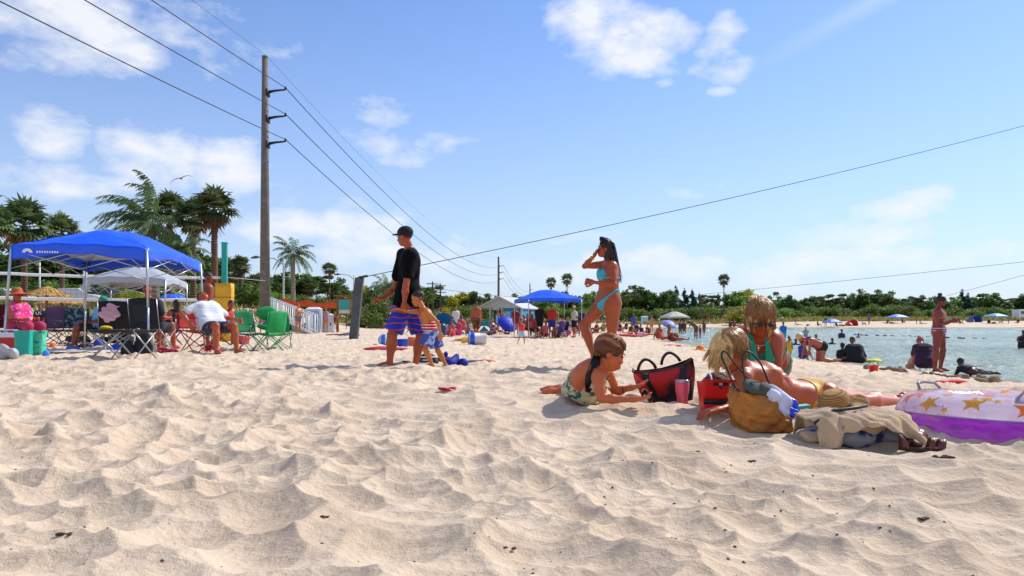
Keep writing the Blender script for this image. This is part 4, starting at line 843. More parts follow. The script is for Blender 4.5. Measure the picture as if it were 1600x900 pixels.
A3 = utility_pole(828, 345, 17.5, .36, .24, [15, 13.3, 11.6], 'farthest utility pole just left of the second canopy', M('#5a4f4c', .85))
A0 = [Vector((p.x-12.2, p.y-150, p.z)) for p in A1]
def wire(name, a, b, sag, r, label, group=None, n=40):
    pts = [Vector(a).lerp(Vector(b), i/n)-Vector((0, 0, 4*sag*(i/n)*(1-i/n))) for i in range(n+1)]; mb = MB(); mb.tube(pts, r, 6); return tag(mb.build(name, M('#1d1d20', .7, 0)), label, 'wire', group)
for i, nm in enumerate(('top', 'middle', 'bottom')):
    g = 'power lines on the utility poles'
    wire('power_line', A0[i], A1[i], 2.5, .022, '%s power line running from the upper left to the big pole' % nm, g)
    wire('power_line', A1[i], A2[i], 4.2, .026, '%s power line sagging from the big pole to the distant pole' % nm, g, 60)
    wire('power_line', A2[i], A3[i], 3.5, .04, '%s power line between the two distant poles' % nm, g)
wire('power_line', (A1[0].x-13.4, -105, 17.6), (A1[0].x-1.2, 45, 16.75), 2.2, .008, 'thin earth wire meeting the very top of the big pole', None)
wire('power_line', (A1[0].x-1.2, 45, 16.75), (A2[0].x-1.2, 195, 17.3), 3.5, .009, 'thin earth wire between the tops of the big and distant poles', None)
def old_pole(px, Y, ytop, label):
    x, Y, z = gbase(px, Y); s = FPX/Y; H = CAMH+(HOR-ytop)/s-z; t = thing('utility_pole', label, 'utility pole', (x, Y, z), .4, 'small wooden poles behind the man'); mb = MB(); mb.tube([(0, 0, -.4), (0, 0, H)], [.17, .12], 8); mb.build('pole', M('#4a3f38', .9), t)
    for q in (.35, 1.4): m = MB(); m.box((0, 0, H-q), (1.9, .12, .14)); m.build('crossarm', M('#4a3f38', .9), t)
old_pole(676, 115, 440, 'small wooden pole with crossarms, left of two behind the man'); old_pole(688, 118, 443, 'small wooden pole with crossarms, right of two behind the man')
wire('power_line', (XY(676, 115), 115, 5.6), (XY(1010, 170), 170, 5.8), 1.2, .03, 'faint low wire above the pavilion roof')
# leaning post and its long guy wire
PX, PY, PZ = gbase(551, 31); s31 = FPX/31; top = Vector((XY(562, 31), 31, CAMH+(HOR-434)/s31)); mb = MB(); d = Vector((PX, PY, PZ-.4)); a = top-d; w = Vector((.17, 0, 0)); e = Vector((0, .15, 0))
mb.add([d-w-e, d+w-e, d+w+e, d-w+e, top-w-e+Vector((0, 0, .0)), top+w-e+Vector((0, 0, .04)), top+w+e+Vector((0, 0, .04)), top-w+e], [(3, 2, 1, 0), (4, 5, 6, 7), (0, 1, 5, 4), (1, 2, 6, 5), (2, 3, 7, 6), (3, 0, 4, 7)])
t = thing('leaning_post', 'leaning dark grey steel post that anchors the long cable', 'post', (0, 0, 0)); mb.build('post', M('#4d5054', .55, .2, 4, .2, 20, metal=.3), t, smooth=False)
m2 = MB(); m2.tube([top+Vector((-.05, -.02, .0)), top+Vector((.18, -.02, .05)), top+Vector((.35, 0, .08))], .05, 8); m2.lathe([(.07, -.05), (.09, 0), (.07, .05)], 10, top+Vector((.1, -.1, 0))); m2.build('cable_clamp', DARK, t)
wire('cable', top+Vector((.3, 0, .06)), (45.1, 49.2, 16.65), .5, .017, 'long dark cable climbing from the leaning post to the right', None, 60)
wire('cable', J(1085, 461, 170), J(1700, 398, 120), .2, .035, 'faint wire high over the far tree line at the right'); wire('cable', J(1385, 486, 180), J(1700, 402, 120), .2, .03, 'faint lower wire slanting up at the right edge')
# street lamps and thin posts
def street_lamp(px, Y, ytop, arm, label, head=True):
    x, Y, z = gbase(px, Y); s = FPX/Y; H = CAMH+(HOR-ytop)/s-z; t = thing('street_lamp', label, 'street lamp', (x, Y, z), 0, 'street lamps'); mb = MB(); mb.tube([(0, 0, -.3), (0, 0, H)], [.11, .06], 8); mb.build('pole', M('#aeb0ae', .6), t)
    m = MB(); m.tube([(0, 0, H-.5), (arm*.4, 0, H), (arm, 0, H+.12)], [.05, .04, .035], 6); a = m.build('arm', M('#8a8c8a', .6), t); k = MB(); k.tube([(arm, 0, H+.12), (arm+math.copysign(.35, arm), 0, H+.12), (arm+math.copysign(.75, arm), 0, H+.05)], [.05, .13, .05], 8); k.build('lamp_head', M('#55585a', .5), a)
street_lamp(443, 60, 404, -1.9, 'slim pale street lamp right of the big utility pole'); street_lamp(553, 88, 430, -1.6, 'curved street lamp with its head behind the leaning post'); street_lamp(620, 95, 446, .9, 'small street lamp behind the man in black')
for px, Y, yt, lb in ((131, 58, 395, 'slim white post behind the canopy'), (62, 56, 410, 'thin white post behind the hat of the seated woman')):
    x, Y, z = gbase(px, Y); mb = MB(); mb.tube([(0, 0, -.3), (0, 0, CAMH+(HOR-yt)/(FPX/Y)-z)], .06, 8); o = mb.build('post', WHITE, None, (x, Y, z)); tag(o, lb, 'post')
# volleyball court: teal post with yellow pad, net to the left
def volleyball():
    Y = 24.; x, _, z = gbase(351, Y); s = FPX/Y; zt = CAMH+(HOR-380)/s-z
    t = thing('volleyball_post', 'teal volleyball post wrapped in a yellow pad at its foot', 'net post', (x, Y, z), .15, 'volleyball posts'); mb = MB(); mb.box((0, 0, zt/2-.1), (.16, .16, zt+.2), tilt=None); mb.box((0, 0, zt+.01), (.19, .19, .03)); mb.build('post', M('#12988c', .45, .08), t, smooth=False)
    m = MB(); H = CAMH+(HOR-443)/s-z
    m.sheet(lambda u, v: ((.245+.01*math.sin(v*9))*(max(-1, min(1, 1.5*math.cos(u*2*PI)))), .22*(max(-1, min(1, 1.5*math.sin(u*2*PI)))), v*H), 32, 10, .05); m.box((0, 0, H-.02), (.46, .42, .05)); m.build('pad', M('#d9a012', .5, .12, 4, .15, 12), t)
    m = MB()
    for q in (.25, .75): m.sheet(lambda u, v: (.252*(max(-1, min(1, 1.5*math.cos(u*2*PI)))), .227*(max(-1, min(1, 1.5*math.sin(u*2*PI)))), H*q+v*.04), 32, 1, .0)
    m.build('pad_strap', M('#a87a10', .6), t)
    # net, running out of the picture at the left
    P0 = Vector((x-.1, Y, z)); P1 = Vector((XY(-60, 21), 21, gz(XY(-60, 21), 21))); zt0 = CAMH+(HOR-434)/s; zb0 = CAMH+(HOR-468)/s; n = thing('volleyball_net', 'long volleyball net with white tapes stretched behind the canopy', 'net', (0, 0, 0))
    def edge(z0, nm, w, mat):
        mb = MB(); mb.sheet(lambda u, v: (P0.x+(P1.x-P0.x)*u, P0.y+(P1.y-P0.y)*u, z0-.05*math.sin(PI*u)+.006*math.sin(u*40)+(v-.5)*w), 60, 1, .012); mb.build(nm, mat, n)
    zt_ = zt0+.0; edge(zt_, 'top_tape', .09, WHITE); edge(zb0, 'bottom_tape', .10, WHITE); mb = MB(); L = (P1-P0).length; k = int(L/.14)
    for i in range(k): u = i/k; p = P0.lerp(P1, u); dz = -.12*math.sin(PI*u); mb.tube([(p.x, p.y, zb0+dz), (p.x, p.y, zt_+dz)], .003, 3)
    for q in range(1, 6): zz = zb0+(zt_-zb0)*q/6; mb.tube([(P0.lerp(P1, u/30).x, P0.lerp(P1, u/30).y, zz-.12*math.sin(PI*u/30)) for u in range(31)], .003, 3)
    mb.build('net_mesh', DARK, n)
    mb = MB(); mb.tube([(x, Y, zt0), (x+.02, Y-.02, zt0+.02), (XY(409, 44), 44.7, zt0+1.0)], .007, 5); mb.build('guy_rope', WHITE, n)
volleyball()
# diamond road sign seen from behind
def road_sign():
    x, Y, z = gbase(134, 50); s = FPX/Y; zc = CAMH+(HOR-449)/s-z; t = thing('road_sign', 'grey back of a diamond road sign behind the canopy', 'road sign', (x, Y, z)); mb = MB(); mb.tube([(0, .04, -.3), (0, .04, zc+.5)], .035, 8); mb.build('sign_post', STEEL, t)
    m = MB(); r = .43; m.add([(-r, 0, zc), (0, 0, zc-r), (r, 0, zc), (0, 0, zc+r), (-r, -.012, zc), (0, -.012, zc-r), (r, -.012, zc), (0, -.012, zc+r)], [(0, 1, 2, 3), (7, 6, 5, 4), (0, 4, 5, 1), (1, 5, 6, 2), (2, 6, 7, 3), (3, 7, 4, 0)]); m.build('sign_panel', M('#a9adb0', .4, .05, metal=.5), t, smooth=False)
road_sign()
def car(px, Y, rz, body, label, van=False):
    x, Y, z = gbase(px, Y); t = thing('parked_car', label, 'car', (x, Y, z), rz, 'cars parked behind the court'); L = 4.6; 
    prof = [(-2.3, .35), (-2.32, .75), (-2.2, .92), (-1.5, 1.0), (-1.0, 1.42), (.55, 1.46), (1.25, 1.0), (2.1, .86), (2.3, .7), (2.3, .35)] if not van else [(-2.3, .35), (-2.32, .9), (-2.25, 1.75), (-2.0, 1.85), (.9, 1.85), (1.5, 1.2), (2.2, 1.0), (2.3, .75), (2.3, .35)]
    mb = MB(); n = len(prof); V = []
    for yy, sc in ((-.9, 1), (-.84, 1.0), (.84, 1.0), (.9, 1)):
        for (a, b) in prof: V.append((a*(1 if abs(yy) < .89 else .985), yy*(1 if b < 1.01 else .82), b if abs(yy) < .89 else min(b, b*.98)))
    F = [tuple(range(n))[::-1], tuple(range(3*n, 4*n))]+[(k*n+i, k*n+(i+1) % n, (k+1)*n+(i+1) % n, (k+1)*n+i) for k in range(3) for i in range(n)]; F = [f[::-1] for f in F]; mb.add(V, F); mb.build('body', M(body, .3, .03, spec=.6), t, smooth=False)
    g = MB()
    hi = prof[4][1] if not van else 1.75
    for sg in (-1, 1): g.add([(-1.35, sg*.83, 1.04), (1.05, sg*.83, 1.04), (.5, sg*.765, hi-.1), (-.95, sg*.765, hi-.1)], [(0, 1, 2, 3) if sg < 0 else (3, 2, 1, 0)])
    g.build('side_window', M('#11161c', .1, 0, spec=.8), t, smooth=False); g = MB(); g.add([(1.27, -.7, 1.04), (1.27, .7, 1.04), (.66, .62, hi-.06), (.66, -.62, hi-.06)], [(0, 1, 2, 3)]); g.build('windscreen', M('#11161c', .1, 0, spec=.8), t, smooth=False)
    for a in (-1.4, 1.4):
        for b in (-.82, .82): w = MB(); w.tube([(a, b-.1, .33), (a, b+.1, .33)], .33, 18); wo = w.build('wheel', M('#141414', .9), t); q = MB(); q.tube([(a, b-.115, .33), (a, b+.115, .33)], .19, 12); q.build('rim', ALU, wo)
    for b in (-.6, .6): w = MB(); w.box((2.3, b, .72), (.05, .36, .13)); w.build('headlight', M('#dfe6ea', .1), t)
car(118, 60, .1, '#d9dde2', 'white car right of the road sign, seen below the canopy'); car(5, 60, -.05, '#c9ccd0', 'silver car at the left edge behind the seated woman'); car(168, 62, .08, '#39404a', 'dark car half hidden behind the yellow bush'); car(590, 72, .15, '#272b30', 'dark van parked behind the leaning post', True); car(640, 74, .1, '#30343a', 'dark parked car behind the man in black')
# straw sunshades far behind the hat woman
def straw_shade(px, Y, yt, R, label):
    x, Y, z = gbase(px, Y); s = FPX/Y; H = CAMH+(HOR-yt)/s-z; t = thing('straw_sunshade', label, 'sunshade', (x, Y, z), 0, 'straw sunshades'); mb = MB(); mb.tube([(0, 0, -.3), (0, 0, H)], .06, 8); mb.build('pole', WOOD, t); Rr = random.Random(px); m = MB()
    for k in range(240): a = Rr.random()*6.28; t0 = Rr.random()**.7; r0 = R*t0*.8; r1 = min(R*1.1, r0+R*.35); z0 = H-r0*.42+Rr.uniform(-.02, .05); z1 = H-r1*.42-.03; w = .06; c, q = math.cos(a), math.sin(a); m.add([(r0*c-w*q, r0*q+w*c, z0), (r0*c+w*q, r0*q-w*c, z0), (r1*c+w*q, r1*q-w*c, z1), (r1*c-w*q, r1*q+w*c, z1)], [(0, 1, 2, 3)])
    m.lathe([(R*.98, H-R*.42-.02), (.02, H-.03)], 20, cap=False); m.build('thatch', M('#b08a4c', .95, .35, 9, .5, 30), t, smooth=False)
straw_shade(73, 34, 447, .95, 'straw sunshade just behind the hat woman'); straw_shade(96, 40, 458, 1.25, 'flat pale straw sunshade right of the first one')
# ramp with white railing, orange barrier
def ramp():
    t = thing('ramp_railing', 'white ramp railing descending right of the big utility pole', 'railing', (0, 0, 0)); a = J(424, 468, 50); b = J(486, 497, 40); a.z = CAMH+(HOR-468)/(FPX/50); mb = MB(); H = 1.05
    az = a.z-H; bz = gz(b.x, b.y); A = Vector((a.x, a.y, az)); B = Vector((b.x, b.y, bz)); n = 26; A = A+(A-B)*.35
    for off in (0, 1.3):
        o = Vector((0, off, 0)); 
        for i in range(n+1): p = A.lerp(B, i/n)+o; (mb.tube([p+Vector((0, 0, -.6)), p+Vector((0, 0, H))], .045 if i % 5 == 0 else .018, 6))
        for hh in (.12, H): mb.tube([A+o+Vector((0, 0, hh)), B+o+Vector((0, 0, hh))], .04, 6)
    mb.build('rail', WHITE, t); m = MB(); m.add([A+Vector((0, 0, .02)), B+Vector((0, 0, .02)), B+Vector((0, 1.3, .02)), A+Vector((0, 1.3, .02)), A+Vector((0, 0, -1.5)), B+Vector((0, 0, -.5)), B+Vector((0, 1.3, -.5)), A+Vector((0, 1.3, -1.5))], [(0, 1, 2, 3), (7, 6, 5, 4), (0, 4, 5, 1), (1, 5, 6, 2), (2, 6, 7, 3), (3, 7, 4, 0)]); m.build('ramp_deck', M('#a39a8c', .9), t, smooth=False)
ramp()
def orange_fence():
    t = thing('barrier_fence', 'orange plastic mesh barrier behind the ramp railing', 'fence', (0, 0, 0)); P = [J(x, y, 56) for x, y in ((436, 468), (465, 470), (500, 472), (540, 474))]; mb = MB()
    def fn(u, v): k = u*3; i = min(int(k), 2); p = P[i].lerp(P[i+1], k-i); zt = p.z+.1*math.sin(u*17); zb = p.z-.42; return (p.x, p.y+.15*math.sin(u*9), zt+(zb-zt)*v)
    mb.sheet(fn, 40, 4, .02); mb.build('mesh', M('#c2481c', .8, .3, 6), t)
    for p in P: m = MB(); m.tube([(p.x, p.y+.2, min(gz(p.x, p.y), p.z-.6)), (p.x, p.y+.2, p.z+.15)], .03, 6); m.build('stake', DARK, t)
orange_fence()
def low_wall():
    x0, x1 = XY(-80, 55), XY(400, 50); mb = MB(); n = 30
    mb.sheet(lambda u, v: (x0+(x1-x0)*u, 49+.4*math.sin(u*5), (1.45 if v > .5 else .2)+.0*u), n, 1, .3); o = mb.build('low_wall', M('#b9ae98', .95, .15, 2, .3, 9)); tag(o, 'low pale road wall behind the volleyball net', 'wall')
def booth(px, Y, w, ytop, col, label, door):
    x, Y, z = gbase(px, Y); s = FPX/Y; H = CAMH+(HOR-ytop)/s-z; W = w/s; t = thing('portable_toilet', label, 'portable toilet', (x, Y, z), .1, 'portable cabins behind the beach'); mb = MB(); mb.box((0, 0, H*.46), (W, W, H*.92)); mb.build('cabin', M(col, .5), t, smooth=False)
    m = MB(); m.add([(-W*.54, -W*.54, H*.92), (W*.54, -W*.54, H*.92), (W*.54, W*.54, H*.92), (-W*.54, W*.54, H*.92), (-W*.3, -W*.3, H), (W*.3, -W*.3, H), (W*.3, W*.3, H), (-W*.3, W*.3, H)], [(3, 2, 1, 0), (4, 5, 6, 7), (0, 1, 5, 4), (1, 2, 6, 5), (2, 3, 7, 6), (3, 0, 4, 7)]); m.build('roof', WHITE, t, smooth=False)
    m = MB(); m.box((0, -W*.5-.015, H*.44), (W*.74, .03, H*.8)); d = m.build('door', M(door, .5), t, smooth=False); m = MB(); m.box((W*.28, -W*.5-.05, H*.44), (.05, .05, .16)); m.build('handle', DARK, d)
booth(491, 44, 22, 480, '#aebcc8', 'pale blue and white portable cabin behind the bikini walkers', '#7f9db8'); booth(513, 45, 17, 490, '#b9c2c8', 'low white cabin between the two walkers', '#c3ccd4'); booth(594+0, 150, 8, 486, '#9cc4dc', 'tiny pale cabin far behind the leaning post', '#7fb0d0') if False else None
booth(1007+0, 140, 9, 494, '#a9cfe0', 'tiny pale blue cabin on the shore left of the grey umbrella', '#8fbcd4')
def kiosk():
    x, Y, z = gbase(541, 46); s = FPX/Y; H = CAMH+(HOR-462)/s-z; t = thing('notice_board', 'brown wooden notice board with a teal poster left of the leaning post', 'notice board', (x, Y, z), -.15)
    for a in (-.55, .55): m = MB(); m.box((a, 0, H*.48), (.12, .12, H*.96+.3)); m.build('post', WOOD, t, smooth=False)
    m = MB(); m.box((0, 0, H), (1.5, .5, .09)); m.build('roof', WOOD, t, smooth=False); m = MB(); m.box((-.08, -.03, H*.70), (.95, .05, H*.42)); p = m.build('board', M('#8b6a45', .8), t, smooth=False); m = MB(); m.box((-.1, -.065, H*.76), (.7, .012, H*.24)); m.build('poster', M('#2f9a94', .5), p, smooth=False); m = MB(); m.box((-.1, -.065, H*.57), (.7, .012, H*.1)); m.build('notice', M('#c9c4b2', .6), p, smooth=False)
kiosk()
def pavilion():
    Y = 118.; x, _, z = gbase(795, Y); s = FPX/Y; t = thing('beach_pavilion', 'white metal-roofed pavilion with blue walls left of the second canopy', 'pavilion', (x, Y, z), -.28); W = 64/s/2*1.05; D = 5; He = CAMH+(HOR-482)/s-z; Hr = CAMH+(HOR-464)/s-z
    m = MB(); m.sheet(lambda u, v: (-W*1.08+2*W*1.08*u, -D*1.1+2*D*1.1*v, He+(Hr-He)*(1-abs(2*u-1))), 24, 2, .14); m.build('roof', M('#c9ccca', .5, .08, 2, alt='#a9adac', pat='wave', pscale=1.2, axis='X', ramp=(.45, .55)), t, smooth=False)
    for q in (-W, -W*.45, W*.1, W): m = MB(); m.box((q, -D*.98, He*.5), (.25, .25, He)); m.build('column', M('#9aa0a2', .6), t, smooth=False)
    m = MB(); m.box((W*.55, 0, He*.48), (W*.88, D*1.7, He*.96)); w = m.build('block_wall', M('#2f7ea8', .7, .1), t, smooth=False); m = MB(); m.box((W*.3, -D*.86-.02, He*.42), (1., .06, He*.75)); m.build('door', M('#7fb6cc', .5), w, smooth=False); m = MB(); m.box((W*.72, -D*.86-.02, He*.6), (1.1, .06, .7)); m.build('window', M('#dfe8ea', .3), w, smooth=False)
    [MB().add([(-W, q*D*.9, He), (W, q*D*.9, He), (0, q*D*.9, Hr-.05)], [(0, 1, 2)]).build('gable', M('#b5b9b8', .6), t, smooth=False) for q in (-1, 1)]; m = MB(); m.box((-W*.3, D*.4, He*.45), (W*1.2, .2, He*.9)); m.build('back_wall', M('#44687c', .8), t, smooth=False)
pavilion()
def rocks():
    for i, (px, py, w) in enumerate(((596, 497, 20), (583, 499, 14), (612, 500, 12), (545, 502, 10))):
        x, Y, z = spot(px, py+2); Y = min(Y, 70); s = FPX/Y; x = XY(px, Y); z = gz(x, Y); r = w/s/2; R = random.Random(i)
        o = blob('rock', [pr_ell((x, Y, z+r*.3), [(1, 0, 0), (0, 1, 0), (0, 0, 1)], (r, r*.8, r*.55)), pr_ell((x+r*.5, Y-.1, z+r*.2), [(1, 0, 0), (0, 1, 0), (0, 0, 1)], (r*.6, r*.6, r*.4))], r/9, M('#8d7b66', .95, .2, 3, .5, 10), None, r*.15, 6/r, i); tag(o, ('flat brown rock left of the man in black, largest of its group', 'rock just left of the largest flat rock', 'small rock right of the largest flat rock', 'small rock beside the notice board')[i], 'rock', 'rocks on the rise')
rocks()
# line of little floats on the lagoon
FR = random.Random(6)
for i in range(17):
    px = 1334+i*12.5+FR.uniform(-5, 5); Y = 62-i*.8; x = XY(px, Y); mb = MB(); r = FR.uniform(.04, .08); mb.tube([(-.16, 0, .02), (-.1, 0, .02), (.1, 0, .02), (.16, 0, .02)], [.02, r, r, .02], 8); tag(mb.build('swim_float', M('#3c3f44', .5), None, (x, Y, WZ+.01)), 'small dark float on the rope of the swimming area', 'float', 'swim area floats')
# ---------------------------------------------------------------- the people near the camera
BL = '#241610'
def mkj(**k):
    j = {}
    for a, v in k.items(): j[a] = J(*v) if len(v) == 3 and a not in ('face', 'hup', 'tl', 'tr', 'fdl', 'fdr', 'hdl', 'hdr', 'pnl', 'pnr', 'spine_mid', 'hipf') else Vector(v)
    return j
def man():
    j = mkj(hl=(630, 481, 9.48), hr=(643, 482, 9.66), nb=(641, 390, 9.58), sl=(642, 399, 9.40), sr=(630, 397, 9.78), el=(634, 447, 9.30), wl=(632, 472, 9.28), er=(616, 452, 9.85), wr=(598, 466, 9.75), kl=(612, 524, 9.40), al=(609, 567, 9.42), kr=(658, 526, 9.70), ar=(649, 569, 9.74), hd=(632, 370, 9.55),
            hup=(-.12, 0, 1), face=(-.92, .40, .02), tl=(-1, .1, -.02), tr=(-.9, .35, -.1), hdl=(-.1, -.1, -1), pnl=(-.3, 1, 0), hdr=(-1, -.3, -.1), pnr=(.2, -.3, -.9))
    j['cul'] = .9; j['cur'] = 1.3
    shorts = M('#1528a8', .75, .25, 9, .3, 50, alt='#a83a5c', pat='tiger', pscale=4.2, ramp=(.84, .94), axis='Z')
    def ex(root, jj, base):
        pass
    person('man in a black T-shirt, cap and blue patterned swim shorts leading a boy', j, 1.80, 'm', 1.06, skin='#a04a26', wear=[dict(k='tee', m=M('#09090c', .95, .1, 6, .25, 60, spec=.15), loose=1.15, inf=.014, wr=.008, ws=24, bot=-.12, sl=.62, slw=1.0), dict(k='shorts', m=shorts, inf=.014, wr=.010, ws=22, len=.86, flare=1.45)], hair=('cap', '#0f1013'), h=.009, hands=.0055, eyes=True, ground=False)
man()
def boy():
    j = mkj(hl=(672, 519, 9.20), hr=(677, 521, 9.37), nb=(662, 484, 9.24), sl=(667, 489, 9.15), sr=(656, 487, 9.34), el=(684, 503, 9.06), wl=(688, 520, 9.12), er=(640, 487, 9.32), wr=(624, 483, 9.24), kl=(664, 546, 9.18), al=(675, 569, 9.22), kr=(684, 548, 9.40), ar=(697, 571, 9.44), hd=(652, 467, 9.24),
            hup=(-.35, 0, 1), face=(-.95, .0, -.25), tl=(-1, .1, -.05), tr=(-.8, -.3, -.35), hdl=(.0, .2, -1), pnl=(-.6, .8, 0), hdr=(-1, -.2, 0), pnr=(.1, -.3, -.9))
    sh = M('#3a4f9e', .8, .1, 8, .3, 50, alt='#9fb2dc', pat='noise', pscale=11, ramp=(.50, .56))
    def ex(root, jj, base):
        pass
    person('shirtless boy in blue shorts with a red waistband clinging to the man in black', j, 1.13, 'k', 1.0, 1.28, skin='#c07038', wear=[dict(k='shorts', n='shorts', m=sh, inf=.010, wr=.008, ws=34, len=.80, flare=1.8), dict(k='shorts', n='waistband', m=M('#c01822', .8, .1, 6, .2, 50, alt='#e9e4e0', pat='wave', pscale=9, ramp=(.78, .85)), inf=.014, len=.06, flare=1.3, top=.46, cutfn=lambda F, P, d: np.maximum(d, (j['hl'].z+.02)-P[..., 2]))], hair=('short', '#120d0b'), h=.0085, hands=.005, eyes=True, ground=False)
boy()
TEAL = M('#16a9bb', .5, .08, 6, .15, 80)
def teal_woman():
    j = mkj(hl=(957, 477, 9.22), hr=(944, 474, 9.38), nb=(952, 408, 9.30), sl=(957, 416, 9.18), sr=(946, 413, 9.44), el=(960, 445, 9.06), wl=(928, 441, 9.02), er=(913, 416, 9.44), wr=(928, 400, 9.30), kl=(956, 530, 9.22), al=(966, 578, 9.24), kr=(911, 508, 9.42), ar=(928, 556, 9.40), hd=(945, 389, 9.30),
            hup=(.10, 0, 1), face=(-1, .08, -.08), tl=(-1, .0, -.1), tr=(-.75, 0, -.75), hdl=(-1, 0, .15), pnl=(.1, 1, -.3), hdr=(.55, -.2, .95), pnr=(.8, -.2, -.3), hipf=(-1, .1, 0))
    j['cul'] = 1.6; j['cur'] = .5
    def ex(root, jj, base):
        m = MB(); w = jj['wr']; d = (w-jj['er']).normalized(); s = d.orthogonal().normalized(); t = d.cross(s); c = w-d*.03-base; m.tube([c+(s*math.cos(a*PI/8)+t*math.sin(a*PI/8))*.030 for a in range(16)], .007, 6, closed=True); m.build('bracelet', M('#d9b11c', .3, .05, metal=.6), root)
        S = .128*1.66; hd = jj['hd']; g = []
        for q in (-.06, 0, .06, -.03, .03): g.append([hd+Vector((.02, q*.7, .12)), hd+Vector((.095, q, .06)), hd+Vector((.125, q*1.1, -.08)), hd+Vector((.155, q*.9, -.24)), hd+Vector((.185, q*.7, -.40))])
        for sg in (-1, 1): g.append([hd+Vector((-.05, sg*.03, .125)), hd+Vector((.03, sg*.085, .09)), hd+Vector((.07, sg*.09, -.03)), hd+Vector((.13, sg*.07, -.2)), hd+Vector((.17, sg*.05, -.34))])
        strands('hair_locks', g, M('#1a0f0c', .38, .4, 30), 150, .0075, .012, root, 3, base)
    person('slim woman in a turquoise bikini standing with one hand raised to her face', j, 1.66, 'f', 1., skin='#9f4a22', wear=[dict(k='bra', m=TEAL, cup=1.0, strap=.45, h=.005), dict(k='brief', m=TEAL, side=.19, tilt=.75, high=.04, cover=.30, cut=5.0, h=.005)], hair=('long', '#1a0f0c'), h=.008, hands=.005, breast=.9, extra=ex, eyes=True, ground=False)
teal_woman()
FLOR = M('#b9c9b0', .7, .1, 10, .2, 80, alt='#24454a', pat='vor', pscale=34, ramp=(.20, .16)) 
FLOR = M('#c3b98e', .7, .2, 40, .2, 80, alt='#35605e', pat='noise', pscale=26, ramp=(.52, .56))
